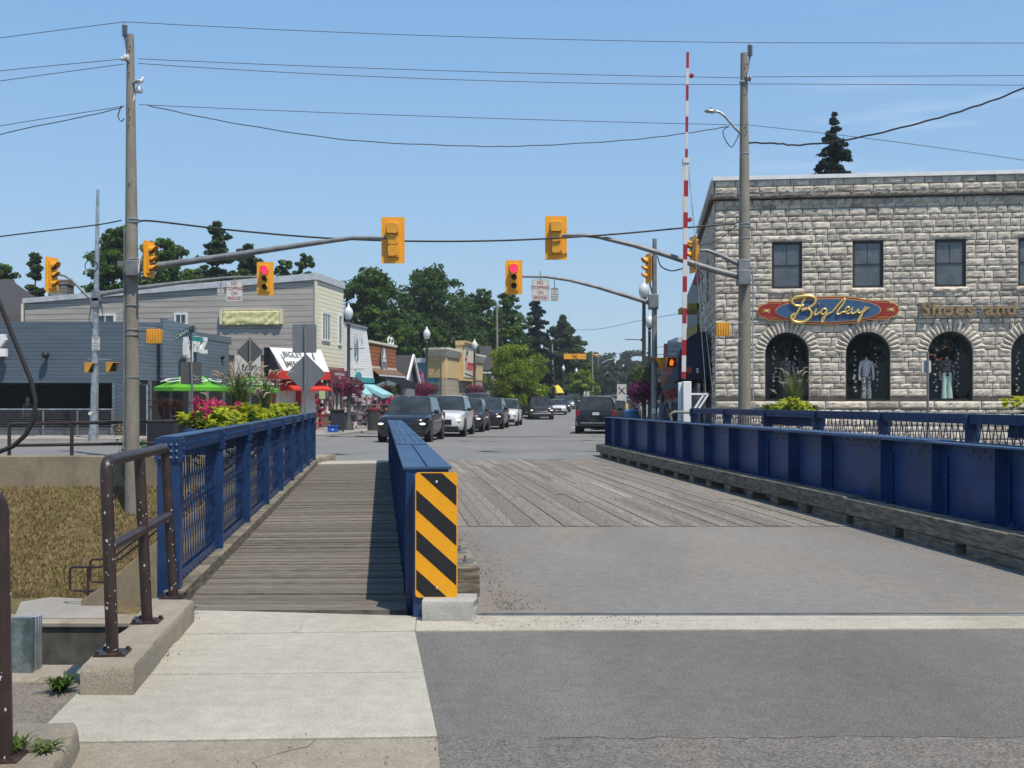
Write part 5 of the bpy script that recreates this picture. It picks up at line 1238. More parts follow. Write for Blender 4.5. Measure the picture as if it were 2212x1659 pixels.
# sign backs on posts
def back_post(name, x, ytop, ybot, d, label, plates, r_=.03, lean=0, zb=None):
    zb = PZ(ybot,d) if zb is None else zb
    t = thing(name, label, 'road sign', (PX(x,d),d,zb)); b = MB(); b.tube([(PX(x,d)+lean,d,zb),(PX(x,d),d,PZ(ytop,d))], r_, 8); b.build('post', M_['galv_d'], t)
    for kind, cx, cy, w_, h, mat in plates:
        c = V((PX(cx,d),d+.05,PZ(cy,d))); w_ = w_/F*d; h = h/F*d; b = MB(); b.M = Matrix.Translation(c) @ (Matrix.Rotation(R(45),4,'Y') if kind == 'diamond' else Matrix())
        if kind == 'diamond': w_ = h = w_*.7071
        b.prism(rrect(-w_/2,w_/2,-h/2,h/2,.035), -.004, .004); b.build('sign_board', M_[mat], t, smooth=False)
    return t
back_post('sign_post', 659, 700, 960, 29.6, 'back of a grey square sign above a grey diamond beyond the left railing', [('sq',657,731,52,62,'sign_g'),('diamond',660,807,86,86,'sign_g')], zb=0)
back_post('sign_post', 540, 728, 930, 34.0, 'back of a dark diamond warning sign behind the left railing', [('diamond',539,760,59,59,'sign_d')], zb=0)
dC = 30.9
t = back_post('street_name_post', 412, 718, 985, dC, 'street name post reading CANAL in front of the green parasol', [('sq',412,806,45,48,'sign_d')], lean=.08, zb=0)
c = W(400,719,dC); M = basis(c+V((0,-.03,0)), (.86,-.25,.36)); 
b = MB(); b.M = M; b.box((0,0,0), (.64,.19,.008)); nb_ = b.build('name_board', pm('sign_green', (.012,.12,.085), .5), t, smooth=False)
b = MB(); b.text('CANAL', .185, M @ Matrix.Translation((-.07,-.005,.0055)), extrude=.001, offset=.003, sx=.8); b.text('ST', .09, M @ Matrix.Translation((.25,.02,.0055)), extrude=.001); b.build('lettering', M_['sign_w'], nb_, smooth=False)
b = MB(); b.M = basis(W(418,731,dC)+V((0,.25,0)), (.55,.8,-.05)); b.box((0,0,0), (.5,.13,.008)); b.build('name_board', pm('sign_teal', (.02,.22,.20), .5), t, smooth=False)
b = MB(); M = basis(W(423,817,dC)+V((0,.04,0)), (1,0,0))
rr = random.Random(6)
for y0 in (.05,-.04):
    P = [(-.09+i*.03, y0+rr.uniform(-.035,.035)) for i in range(7)]; b.M = M; b.tube([(x,y,.004) for x,y in bez(P,4)], .005, 4)
b.build('scrawl', M_['sign_w'], t)
# small white sign at the stone building
back_post('sign_post', 2004, 760, 905, 24.6, 'small white sign on a thin post in front of the third arched window', [('sq',2003,792,20,27,'sign_w')], r_=.028, zb=0)

# ================================================================ barrier gate
dg = 31.3; gx = PX(1480,dg)
t = thing('barrier_gate', 'tall raised red and white barrier arm on a white pedestal', 'barrier gate', (PX(1479,dg),dg,0))
ys_ = [113,148.2,183,217.7,252,285.7,321.6,345]
def arm_pt(y): return W(1485.5-(y-113)*(1485.5-1479)/(640-113), y, dg)
cols = ['redgate','sign_w','redgate','sign_w','redgate','sign_w','redgate']
ya = [113,148,183,218,252,286,322,346]
for i in range(7):
    b = MB(); b.beam(arm_pt(ya[i+1]), arm_pt(ya[i]), .072, .05, up=(0,1,0)); b.build('arm_stripe', M_[cols[i]], t, smooth=False)
yb = [346,390,425,459,493,528,561,597,631,666,699,734,768,803,818]
for i in range(14):
    b = MB(); p, q = arm_pt(yb[i+1]), arm_pt(yb[i]); b.beam(p, q, .115, .07, up=(0,1,0)); b.build('arm_stripe', M_['sign_w' if i % 2 == 0 else 'redgate'], t, smooth=False)
b = MB(); c = arm_pt(347); b.box(c, (.2,.12,.14)); b.box(c+V((-.1,0,-.9)), (.03,.04,1.9)); b.build('arm_coupling', M_['sign_w'], t)
for y in (163.5, 474.5):
    b = MB(); c = W(1494 if y < 300 else 1490, y, dg); b.lathe([(.03,-.05),(.062,-.045),(.062,.04),(.03,.05)], 12, c, Matrix.Rotation(R(90),4,'X')); b.beam(c, arm_pt(y), .02, .02); b.build('arm_lamp', M_['redgate'], t)
b = MB(); b.bb(PX(1466,dg),PX(1473,dg),dg-.0,dg+.15,0,PZ(826,dg)); b.bb(PX(1474,dg),PX(1491,dg),dg-.2,dg+.25,0,PZ(824,dg)); b.build('pedestal', M_['white'], t, bevel=.015)
b = MB(); q = dg+.3
for a, c in (((1492,851),(1530,851)),((1530,851),(1508,885)),((1520,852),(1499,885)),((1492,884),(1528,884))): b.beam(W(*a,q), W(*c,q), .07, .05)
b.build('counterweight_frame', M_['white'], t, smooth=False)
b = MB()
for a, c in (((1488,360),(1525,850)),((1486,360),(1540,852))): b.tube([W(*a,q), W(*c,q)], .007, 5)
b.build('stay_cable', M_['galv'], t)
b = MB(); b.tube([W(1450,908,dg-.5),W(1448,895,dg-.5),W(1456,890,dg-.5),W(1492,891,dg-.5)], .04, 8); b.build('guard_rail', M_['galv_d'], t)

# ================================================================ wires
def wire(pts, d0, d1, label, r_=.009, mat='wire', sag=0, n=18, wav=0):
    t = bpy.data.objects; P = []
    L_ = len(pts)-1; Q = bez(pts, max(2,n//L_)) if len(pts) > 2 else [(pts[0][0]+(pts[1][0]-pts[0][0])*i/n, pts[0][1]+(pts[1][1]-pts[0][1])*i/n+4*sag*(i/n)*(1-i/n)) for i in range(n+1)]
    x0, x1 = Q[0][0], Q[-1][0]
    for i, (x, y) in enumerate(Q):
        f = (x-x0)/(x1-x0); P.append(W(x, y+(wav*math.sin(i*1.7)), d0+(d1-d0)*f))
    b = MB(); b.tube(P, r_, 6); return tag(b.build('overhead_wire', M_[mat], angle=80), label, 'wire', 'overhead wires')
wire([(270,47),(1618,92)], dL, dR, 'topmost thin wire between the two utility poles', sag=8)
wire([(298,127),(1604,168)], dL, dR, 'second wire from the top between the two poles', sag=5)
wire([(298,137),(1602,183)], dL, dR, 'third wire, just under the second, between the two poles', sag=11)
wire([(300,226),(1604,270)], dL, dR, 'straight thin wire at the height of the street light arm', sag=4)
wire([(320,228),(500,265),(750,302),(1000,315),(1140,315),(1350,303),(1480,288),(1575,273)], dL, dR, 'sagging twisted service cable between the two poles', .014, 'wire', wav=.6, n=60)
wire([(300,478),(335,478),(500,497),(700,514),(900,521),(1100,519),(1300,508),(1480,492),(1590,483)], dL, dR, 'thick black cable sagging across above the traffic lights', .027, 'wirek', n=50)
wire([(270,47),(0,82),(-300,125)], dL, dL, 'topmost wire leaving the picture on the left')
wire([(270,127),(0,153),(-300,186)], dL, dL, 'second wire from the top leaving the picture on the left')
wire([(270,138),(0,175),(-300,220)], dL, dL, 'third wire from the top leaving the picture on the left')
wire([(270,229),(0,272),(-300,325)], dL, dL, 'thin wire leaving left from the middle of the pole')
wire([(265,232),(190,250),(0,290),(-300,365)], dL, dL, 'twisted wire leaving left just under the thin one', .013, wav=.5)
wire([(262,476),(200,487),(0,511),(-300,552)], dL, dL, 'black cable leaving left at the height of the signals', .018, 'wirek')
wire([(1618,92),(2212,93),(2500,92)], dR, dR, 'topmost wire leaving the picture on the right')
wire([(1620,166),(2212,163),(2500,160)], dR, dR, 'second wire from the top leaving the picture on the right')
wire([(1600,181),(2212,184),(2500,186)], dR, dR, 'third wire from the top leaving the picture on the right')
wire([(1610,269),(1900,302),(2212,346),(2500,392)], dR, dR+2, 'thin wire falling toward the right over the stone building')
wire([(1614,308),(1680,310),(1730,313),(1850,298),(2000,262),(2100,232),(2212,190),(2500,60)], dR, dR-3, 'thick black cable rising to the upper right corner', .026, 'wirek', n=60, wav=.8)
wire([(1420,553),(1428,575),(1450,585),(1474,580)], 34, 33, 'short black cable loop left of the striped gate arm', .02, 'wirek')
wire([(1592,487),(1570,505),(1545,522),(1500,532)], 32, 36, 'thin black cable from the right pole down to the shop awning', .012, 'wirek')
wire([(1190,711),(1290,711),(1395,690),(1600,655)], 110, 60, 'far thin wire above the hazy wooded hill', .018)
wire([(1255,771),(1330,764),(1400,753),(1600,725)], 110, 60, 'lower far thin wire above the wooded hill', .018)
for (xs_, dd, lb) in ((((262,228),(258,240),(255,252),(262,262),(268,256)), dL-.2, 'dangling cable splice at the left utility pole'), (((1575,273),(1562,282),(1566,300),(1580,318),(1592,300),(1597,288)), dR-.1, 'dangling cable tail under the street light arm')):
    wire(list(xs_), dd, dd, lb, .014, 'wirek')
# ================================================================ left side buildings
M_['sid_dark'] = siding('dark_blue_siding', (.065,.09,.12), .165, .02)
M_['sid_dark2'] = siding('lighter_blue_siding', (.10,.135,.17), .16, .02, dirt=(.12,.15,.18))
M_['sid_grey'] = siding('grey_beige_siding', (.36,.335,.295), .30, .02, var=.12, dirt=(.42,.37,.33))
M_['sid_cream'] = siding('cream_siding', (.70,.66,.48), .22, .02, var=.04)
M_['sid_white'] = siding('white_siding', (.68,.68,.66), .14, .012, var=.04)
M_['shingle_o'] = brickmat('orange_shingles', (.44,.15,.045), (.35,.11,.032), (.10,.03,.012), 1.0, .32, .24)
M_['brick'] = brickmat('brown_brick', (.13,.05,.035), (.17,.07,.05), (.16,.13,.11), 1.0, .22, .075)
M_['block'] = brickmat('tan_block', (.42,.37,.27), (.36,.31,.22), (.26,.22,.16), 1.0, .6, .4)
M_['ledge'] = brickmat('ledge_stone', (.22,.15,.09), (.30,.22,.14), (.08,.06,.045), 1.0, .5, .13)
M_['stuc'] = pm('tan_stucco', (.58,.42,.20), .9, var=.06, scale=2, dirt=(.42,.30,.15), dscale=.4)
M_['cream'] = pm('cream_trim', (.68,.62,.47), .7, var=.04)
M_['maroon'] = pm('maroon_sign', (.16,.015,.025), .5, var=.06)
M_['teal'] = pm('teal_paint', (.05,.30,.34), .6, var=.15)
M_['aqua'] = pm('aqua_awning', (.28,.52,.54), .8, var=.12, scale=4)
M_['red_aw'] = pm('red_awning', (.55,.03,.02), .7, var=.08)
M_['blk_aw'] = pm('black_awning', (.012,.012,.014), .75)
M_['navy_aw'] = pm('navy_awning', (.008,.012,.04), .8)
M_['tarp'] = pm('yellow_tarp', (.66,.62,.30), .45, var=.1, scale=2, bump=.008, bscale=2.5)
M_['grey_w'] = pm('grey_wall', (.22,.22,.22), .8)
M_['steelw'] = pm('trim_grey', (.5,.52,.53), .5)
def panel(b, p, q, z0, z1, th=.12, z0b=None, z1b=None, **k):     # vertical wall between plan points, variable heights
    p, q = V((p[0],p[1],0)), V((q[0],q[1],0)); n = V((0,0,1)).cross((q-p).normalized())*th
    a0, a1 = z0, z1; c0, c1 = (z0 if z0b is None else z0b), (z1 if z1b is None else z1b)
    b.hexa([(p.x,p.y,a0),(q.x,q.y,c0),(q.x+n.x,q.y+n.y,c0),(p.x+n.x,p.y+n.y,a0),(p.x,p.y,a1),(q.x,q.y,c1),(q.x+n.x,q.y+n.y,c1),(p.x+n.x,p.y+n.y,a1)], **k)
def mk(f, name, mats, t, **k): b = MB(); f(b); return b.build(name, mats, t, **k)
def window_on(t, M, x0, x1, z0, z1, mull=1, frame_m='white', glass='glassw', fw=.07, out=.03, name='window', horiz=False):
    """window standing on a wall: M local x along, -y outward"""
    b = MB(M); b.bb(x0-fw,x0,-out,.02,z0-fw,z1+fw); b.bb(x1,x1+fw,-out,.02,z0-fw,z1+fw); b.bb(x0,x1,-out,.02,z1,z1+fw); b.bb(x0,x1,-out-.02,.02,z0-fw,z0)
    for i in range(1, mull+1): x = x0+(x1-x0)*i/(mull+1); b.bb(x-.02,x+.02,-out+.005,.01,z0,z1)
    if horiz: b.bb(x0,x1,-out+.004,.01,(z0+z1)/2-.02,(z0+z1)/2+.02)
    f = b.build(name, M_[frame_m], t, smooth=False); b = MB(M); b.bb(x0,x1,-.012,-.004,z0,z1); b.build('pane', M_[glass], f, smooth=False); return f
# --- two storey beige building
c1 = V((-10.33,59.0,0)); c0 = V((PX(54,61.7),61.7,0)); c2 = V((PX(742,63.9),63.9,0))
t = thing('sided_building', 'two storey building with grey beige side wall, cream street front and a yellow tarp', 'building', c1)
def f(b):
    panel(b, c0, c1, 0, 6.93, .15, z1b=8.0)
mk(f, 'side_wall', M_['sid_grey'], t, smooth=False)
MC = frame(c1, c2-c1); LC = (c2-c1).length
mk(lambda b: panel(b, c1, c2, 3.35, 8.0, .15), 'street_wall', M_['sid_cream'], t, smooth=False)
mk(lambda b: panel(b, c1, c2, 0.1, 3.35, .12), 'brick_base', M_['brick'], t, smooth=False)
def f(b):
    panel(b, c0+V((-.1,-.12,0)), c1+V((.08,-.14,0)), 6.93, 7.2, .3, z0b=7.95, z1b=8.30); panel(b, c1+V((.08,-.14,0)), c2+V((.1,0,0)), 7.95, 8.30, .3)
mk(f, 'roof_fascia', M_['steelw'], t, smooth=False)
mk(lambda b: b.add([c0+V((0,.1,6.95)), c1+V((0,.1,8.0)), c2+V((0,0,8.0)), c2+V((-14,4,6.95))], [(0,1,2,3)]), 'roof', M_['shing'], t)
mk(lambda b: (b.beam((c0.x-.06,c0.y-.2,6.9),(c0.x-.06,c0.y-.2,0), .1,.1), b.beam((c1.x,c1.y-.03,0.1),(c1.x,c1.y-.03,8), .12,.12)), 'corner_trim', M_['cream'], t, smooth=False)
MG = frame(c0, c1-c0); LG = (c1-c0).length
def gx_(x, y): return ((x-54)/(683-54))*LG
for xa, xb in ((215,252),(388,408)):
    window_on(t, MG, gx_(xa,0), gx_(xb,0), PZ(700,60.8), PZ(681,60.5), 1, fw=.12, out=.06)
window_on(t, MC, 1.0, 2.3, PZ(733,60.5), PZ(678,60.5), 2, fw=.1, out=.06); window_on(t, MC, LC-1.0, LC-.45, PZ(742,63), PZ(683,63), 0, fw=.1, out=.06)
def f(b):
    b.M = MC; b.bb(0,.85,-.04,.0,2.9,3.5); b.bb(LC-.8,LC,-.05,0,3.0,3.42); b.bb(0.86,LC-.8,-.25,0,3.05,3.2); b.bb(0,.12,-.05,0,.1,2.9)
mk(f, 'fascia_ends', M_['red'], t, smooth=False)
mk(lambda b: (setattr(b,'M',MC), b.bb(.86,LC-.81,-.04,0,3.2,3.42)), 'fascia', pm('taupe', (.26,.2,.15), .8), t, smooth=False)
for x0, x1 in ((1.05,1.75),(1.95,2.6)): window_on(t, MC, x0, x1, 1.0, 2.75, 0, fw=.14, out=.05)
mk(lambda b: (setattr(b,'M',MC), b.bb(3.0,3.16,-.08,0,.1,2.9), b.bb(3.75,3.95,-.08,0,.1,2.9)), 'door_posts', M_['cream'], t, smooth=False)
mk(lambda b: (setattr(b,'M',MC), b.bb(3.16,3.75,-.03,0,.1,2.2)), 'door', M_['sign_d'], t, smooth=False)
ts_ = thing('maroon_shop_sign', 'maroon framed shop sign hung on the cream and brick building', 'sign', MC @ V((2.6,-.4,2.9)))
MQ = basis(MC @ V((2.75,-.42,2.78)), (c2-c1)); 
b = MB(MQ); b.box((0,0,-.03), (3.0,.95,.06)); b.build('frame', pm('worn_maroon', (.22,.06,.06), .6), ts_, smooth=False)
b = MB(MQ); b.box((0,0,.005), (2.8,.8,.02)); b.build('board', M_['maroon'], ts_, smooth=False)
b = MB(); b.text('GUARANTEED GIRLS', .2, MQ @ Matrix.Translation((0,.24,.018)), .002, .004); b.text('738', .26, MQ @ Matrix.Translation((0,0,.018)), .002, .006); b.text('Box 6 46 Car St', .2, MQ @ Matrix.Translation((-.1,-.26,.018)), .002, .003, shear=.3)
b.build('lettering', M_['sign_w'], ts_, smooth=False)
# yellow tarp covering a sign
tp0, tp1 = gx_(487,0), gx_(610,0); zt0, zt1 = PZ(706,60), PZ(672,60)
tt_ = thing('yellow_tarp', 'yellow plastic tarp wrapped over a long sign on the grey side wall', 'tarp', MG @ V(((tp0+tp1)/2,-.1,zt0)))
b = MB(MG); nx, nz = 46, 12; vs = []
for j in range(nz+1):
    for i in range(nx+1):
        u, v_ = i/nx, j/nz; e = min(u,1-u,v_,1-v_)
        y = -.14-.05*abs(math.sin((u*4+math.sin(u*7)-v_*3)*2.0))*(1-v_*.5)-.03*noise.noise(V((u*20,v_*5,1)))-(0 if e > .01 else -.1)
        z = zt0+(zt1-zt0)*v_-(.05*math.sin(u*math.pi)*(-1) if j == 0 else 0); vs.append((tp0+(tp1-tp0)*u, y, z))
b.add(vs, [(j*(nx+1)+i, j*(nx+1)+i+1, (j+1)*(nx+1)+i+1, (j+1)*(nx+1)+i) for j in range(nz) for i in range(nx)]); b.build('sheet', M_['tarp'], tt_, angle=80)
mk(lambda b: (setattr(b,'M',MG), b.bb(tp0-.1,tp0+.02,-.2,0,zt0+.1,zt1+.03), b.bb(tp1-.02,tp1+.1,-.2,0,zt0+.1,zt1+.03), b.bb(tp0,tp1,-.12,0,zt1,zt1+.05)), 'sign_frame', M_['cream'], tt_, smooth=False)
# --- low stone-faced extension and the barber sign
a0, a1 = V((PX(488,57.6),57.6,0)), V((PX(577,57.2),57.2,0)); zt = PZ(758,57.5)
t = thing('stone_extension', 'low tan stone shopfront between the blue restaurant and the red and white shop', 'building', a0)
mk(lambda b: panel(b, a0, a1, .1, PZ(768,57.5), .3), 'wall', M_['block'], t, smooth=False)
mk(lambda b: panel(b, a0+V((0,-.1,0)), a1+V((0,-.1,0)), PZ(768,57.5), PZ(745,57.5), .4), 'fascia', M_['sid_grey'], t, smooth=False)
mk(lambda b: panel(b, V((PX(500,57.3),57.3,0)), V((PX(560,57.1),57.1,0)), .2, 2.0, .1), 'shop_window', M_['glassw'], t, smooth=False)
sb = V((PX(535,56.9),56.9,PZ(791,56.9)))
t = flat_sign('barber_sign', sb, 1.32, 1.12, 'white sign with crossed scissors on the tan stone shopfront', corner=.02)
b = MB(); 
for s_ in (-1,1): b.tube([(-.45-s_*.12,-.006,-.4),(-.45+s_*.12,-.006,.42)], [.022,.008], 5); b.tube([(-.45-s_*.12+.09*math.cos(a*.9),-.006,-.42+.09*math.sin(a*.9)) for a in range(8)], .012, 5)
b.text("Ollys", .42, basis((.28,-.008,-.08),(1,0,0)), .002, 0, shear=.4); b.build('drawing', M_['txt_grey'], t, local=True, smooth=False)
# --- red and white mercantile
m0, m1 = V((PX(579,55.6),55.6,0)), V((PX(690,58.4),58.4,0)); MM = frame(m0, m1-m0); LM = (m1-m0).length
t = thing('mercantile_shop', 'red and white shop with slanted white sign reading BIGLEY MERCANTILE', 'building', m0)
mk(lambda b: (setattr(b,'M',MM), b.bb(0,LM,.1,.3,.1,2.6)), 'shop_wall', M_['white'], t, smooth=False)
z0_, z1_ = PZ(801,56), PZ(751,56)
def f(b): b.M = MM; b.add([(.35,-.75,z0_),(LM,-.75,z0_),(LM,-.1,z1_),(.0,-.1,z1_),(.35,-.70,z0_-.05),(LM,-.7,z0_-.05),(LM,0,z1_),(.0,0,z1_)], [(0,1,2,3),(4,7,6,5),(0,3,7,4),(1,5,6,2),(0,4,5,1),(3,2,6,7)])
mk(f, 'sign_panel', M_['white'], t, smooth=False)
mk(lambda b: (setattr(b,'M',MM), b.add([(0,-.1,z0_-.3),(0,-.1,z1_),(.35,-.74,z0_-.3),(0,.3,z1_),(0,.3,z0_-.3)], [(0,2,1),(0,1,3,4)])), 'dark_cheek', M_['black'], t, smooth=False)
mk(lambda b: (setattr(b,'M',MM), b.bb(0,LM,-.78,.1,z0_-.42,z0_-.02)), 'red_band', M_['red_aw'], t, smooth=False)
mk(lambda b: (setattr(b,'M',MM), b.add([(.8,0,z0_-.43),(LM,0,z0_-.43),(LM,-.95,z0_-.9),(.8,-.95,z0_-.9),(.8,-.95,z0_-1.0),(LM,-.95,z0_-1.0),(.8,0,z0_-1.0)], [(0,1,2,3),(3,2,5,4),(0,3,4,6)])), 'awning', M_['red_aw'], t, smooth=False)
mk(lambda b: (setattr(b,'M',MM), b.bb(.35,.5,-.02,.1,.1,2.6), b.bb(.0,.2,-.03,.1,.1,2.6), b.bb(1.95,2.2,-.02,.1,.1,2.5)), 'red_posts', M_['red'], t, smooth=False)
mk(lambda b: (setattr(b,'M',MM), b.bb(.85,1.0,.04,.12,.1,2.4), b.bb(1.3,1.35,.04,.12,.1,2.4)), 'door_frame', M_['cream'], t, smooth=False)
nd = (MM.to_3x3() @ V((0,-.65,0)))+V((0,0,z0_-z1_)); upv = -nd.normalized()
MT = basis(MM @ V((1.62,-.44,(z0_+z1_)/2)), m1-m0, upv)
b = MB(); b.text('BIGLEY', .46, MT @ Matrix.Translation((-.28,.27,.01)), .004, .004, sx=.9); b.text('MERCANTILE', .44, MT @ Matrix.Translation((0.08,-.28,.01)), .004, .004, sx=.75)
b.M = MT; b.tube([(-.95,-.45,.01),(-1.0,-.1,.01),(-1.08,.3,.01)], [.06,.035,.012], 5); b.tube([(-1.02,-.0,.01),(-.9,.12,.01)], .025, 5); b.tube([(1.15,.5,.01),(1.08,.2,.01),(1.12,.0,.01)], [.02,.05,.02], 5)
b.build('lettering', M_['txt_grey'], t, smooth=False)
# --- dark blue restaurant
zr = PZ(694,47)
p0, p1, p2, p3 = V((-34,47.0,0)), V((PX(300,47.2),47.2,0)), V((PX(388,51.5),51.5,0)), V((PX(500,57.8),57.8,0))
t = thing('blue_restaurant', 'low dark blue clapboard restaurant with open dark front and white lettering', 'building', (PX(200,47),47,0))
xo0, xo1 = -34, PX(247,47)
def f(b):
    panel(b, (-34,47.0), p1, PZ(827,47), zr, .25); b.bb(PX(247,47), PX(302,47), 47.0, 47.25, PZ(904,47), PZ(827,47))
mk(f, 'front_wall', M_['sid_dark'], t, smooth=False)
def f(b):
    panel(b, p1, p2, PZ(822,48.5), zr-.02, .2, z1b=zr+.25); panel(b, p2, p3, PZ(822,50), zr-.05, .2, z1b=PZ(729,57.8))
mk(f, 'angled_wall', M_['sid_dark2'], t, smooth=False)
def f(b):
    q0, q1 = V((PX(352,48.6),48.6,0)), V((PX(425,50.5),50.5,0)); panel(b, q0, q1, PZ(818,49), PZ(687,48.6), .15, z1b=PZ(706,50.5))
mk(f, 'raised_panel', M_['sid_dark2'], t, smooth=False)
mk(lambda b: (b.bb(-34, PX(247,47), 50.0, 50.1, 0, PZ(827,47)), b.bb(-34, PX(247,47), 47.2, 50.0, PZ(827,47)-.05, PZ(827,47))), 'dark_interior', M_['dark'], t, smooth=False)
mk(lambda b: (b.bb(PX(245,47)-.02, PX(247,47)+.04, 46.9, 47.02, .1, PZ(827,47))), 'post_trim', M_['sid_dark2'], t, smooth=False)
mk(lambda b: b.bb(PX(250,47), PX(302,47), 46.95, 47.2, .1, PZ(904,47)), 'stone_base', M_['ledge'], t, smooth=False)
mk(lambda b: b.bb(-34, PX(247,47), 46.9, 47.1, .1, .42), 'curb', M_['grey_w'], t, smooth=False)
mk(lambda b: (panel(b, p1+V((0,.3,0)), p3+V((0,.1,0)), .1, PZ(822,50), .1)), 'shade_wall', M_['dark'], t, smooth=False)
mk(lambda b: b.slab([(-34,47.1),p1,p2,p3,(-34,60)], zr-.4, zr-.35), 'roof', M_['shing'], t)
for k in range(5):
    f_ = (k+.5)/5; q = p1.lerp(p3, f_); b = MB(); b.bb(q.x-.06,q.x+.06,q.y-.1,q.y+.05,.1,PZ(822,50)); b.build('timber_post', M_['sid_dark2'], t, smooth=False)
for i, (x, y) in enumerate(((98,767),(386,771),(479,771))):
    dd = 46.9 if i == 0 else (50.9 if i == 1 else 56.5); b = MB(); c = W(x, y, dd); b.ell(c, (.16,.16,.15), 12, 8); b.bb(c.x-.05,c.x+.05,c.y,c.y+.2,c.z-.05,c.z+.05); b.build('wall_lamp', M_['black'], t)
b = MB(); zc = lambda y: PZ(y,46.8)
b.hexa([(PX(-40,46.8),46.7,zc(770)),(PX(15,46.8),46.7,zc(770)),(PX(15,46.8),46.9,zc(770)),(PX(-40,46.8),46.9,zc(770)),(PX(-40,46.8),46.7,zc(753)),(PX(15,46.8),46.7,zc(753)),(PX(15,46.8),46.9,zc(753)),(PX(-40,46.8),46.9,zc(753))])
b.bb(PX(-40,46.8),PX(13,46.8),46.7,46.9,zc(733),zc(722)); b.beam((PX(-22,46.8),46.8,zc(765)),(PX(10,46.8),46.8,zc(728)), .3,.22, up=(0,1,0)); b.build('white_letter', M_['white'], t, smooth=False)
# angled white lettering T a Z hung on the street side
q0, q1 = V((PX(392,49.3),49.3,0)), V((PX(447,51.5),51.5,0)); MZ = basis(V((PX(397,49.1),49.1,PZ(745,49.6))), q1-q0)
b = MB(); b.M = MZ
b.box((.28,.18,.1), (.62,.28,.22)); b.box((.0,-.18,.1), (.16,.6,.22)); b.box((.34,-.32,.1), (.22,.98,.22)); b.box((.12,-.5,.1),(.3,.16,.22)); b.box((.12,.04,.1),(.3,.2,.22))
b.box((.68,.04,.1), (.16,.68,.22)); b.box((.98,.04,.1), (.16,.68,.22)); b.box((.83,.32,.1), (.3,.16,.22)); b.box((.83,-.02,.1), (.3,.14,.22))
b.box((1.42,.3,.1), (.6,.18,.22)); b.box((1.42,-.26,.1), (.6,.18,.22)); b.beam((1.2,-.22,.1),(1.64,.28,.1), .22,.2, up=(0,0,1)); b.build('white_letter', M_['white'], t, smooth=False)
# cable rail in front of the open dining room
t = thing('patio_railing', 'thin steel cable railing across the dark open front of the restaurant', 'railing', (-20,46.6,.4))
b = MB(); b.bb(-34, PX(245,46.6), 46.55, 46.62, PZ(884,46.6)-.03, PZ(884,46.6)+.03); b.build('top_rail', M_['galv'], t, smooth=False)
b = MB()
for k in range(11): z = .45+k*.072; b.bb(-34, PX(245,46.6), 46.575, 46.59, z, z+.012)
b.build('cables', M_['galv_d'], t, smooth=False)
for x in (-40, 94, 168, 243): 
    b = MB(); b.bb(PX(x,46.6)-.03,PX(x,46.6)+.03,46.55,46.62,.12,PZ(884,46.6)); b.build('post', M_['galv_d'], t, smooth=False)
# menu cabinet / dark board by the pole
b = MB(); b.bb(PX(297,46),PX(322,46),45.8,46.1,.1,PZ(830,46)); t = thing('display_cabinet', 'tall dark outdoor cabinet with pale edge right of the left utility pole', 'cabinet', (PX(312,46),46,.1)); b.build('cabinet', M_['black'], t, bevel=.03)
b = MB(); b.bb(PX(320,46),PX(322,46)+.03,45.75,45.8,.15,PZ(832,46)); b.build('edge_trim', M_['galv'], t)
# dark shingled house roof at far left with chimney
t = thing('shingled_house', 'dark hip-roofed house with stone chimney behind the restaurant', 'house', (-30,70,0))
rf = lambda x, y, d: W(x,y,d)
b = MB(); A = [rf(-160,640,66), rf(60,650,64), rf(100,700,63), rf(-160,740,62)]
b.add([W(-200,605,76), W(22,603,74), W(112,668,66), W(112,712,66), W(-200,712,64), W(60,600,80), W(150,700,90)], [(0,4,3,2,1),(1,2,6),]); b.add([W(-200,605,76), W(22,603,74), W(150,700,90), W(-200,700,95)], [(0,1,2,3)]); b.build('roof', M_['shing'], t)
b = MB(); b.bb(-34, PX(106,67), 67, 80, 0, PZ(705,67)); b.build('wall', M_['grey_w'], t, smooth=False)
b = MB(); b.add([W(-20,668,62), W(2,664,62), W(16,700,61), W(-20,704,61)], [(0,3,2,1)]); b.build('dormer_roof', M_['shing'], t)
b = MB(); b.beam(W(-20,702,60.9), W(18,698,60.9), .12, .2); b.build('white_fascia', M_['white'], t)
b = MB(); d_ = 72; b.bb(PX(104,d_),PX(144,d_),d_,d_+1.2,PZ(700,d_),PZ(606,d_)); b.bb(PX(102,d_),PX(146,d_),d_-.05,d_+1.25,PZ(614,d_),PZ(604,d_)); ch = b.build('chimney', brickmat('chimney_stone', (.16,.145,.125), (.22,.2,.17), (.08,.07,.06), 1.0, .45, .22), t, smooth=False)
b = MB(); b.bb(PX(110,68),PX(134,68),68,68.8,PZ(665,68),PZ(632,68)); b.build('roof_box', M_['grey_w'], t)

# --- street side shops further along
def S_(d, off=0): return V((-11+ST*(d-55)+8*.0+off*SN.x, d+off*SN.y, 0))       # frontage line
def shop(d0, d1, name, label, cat='building'):
    p, q = V((-11+.158*(d0-55), d0, 0)), V((-11+.158*(d1-55), d1, 0)); t = thing(name, label, cat, p); return t, frame(p, q-p), (q-p).length
t, M, L_ = shop(64.0, 68.9, 'white_gabled_shop', 'white sided shop with slanting front and aqua awnings')
mk(lambda b: (setattr(b,'M',M), b.hexa([(0,0,2.95),(L_,-.3,2.95),(L_,.4,2.95),(0,.4,2.95),(0,0,5.95),(L_-.6,0,5.95),(L_-.6,.4,5.95),(0,.4,5.95)]), b.bb(-.02,0,0,8,2.9,5.9)), 'upper_wall', M_['sid_white'], t, smooth=False)
mk(lambda b: (setattr(b,'M',M), b.bb(0,L_-.55,-.06,.45,5.95,6.08)), 'roof_edge', M_['grey_w'], t)
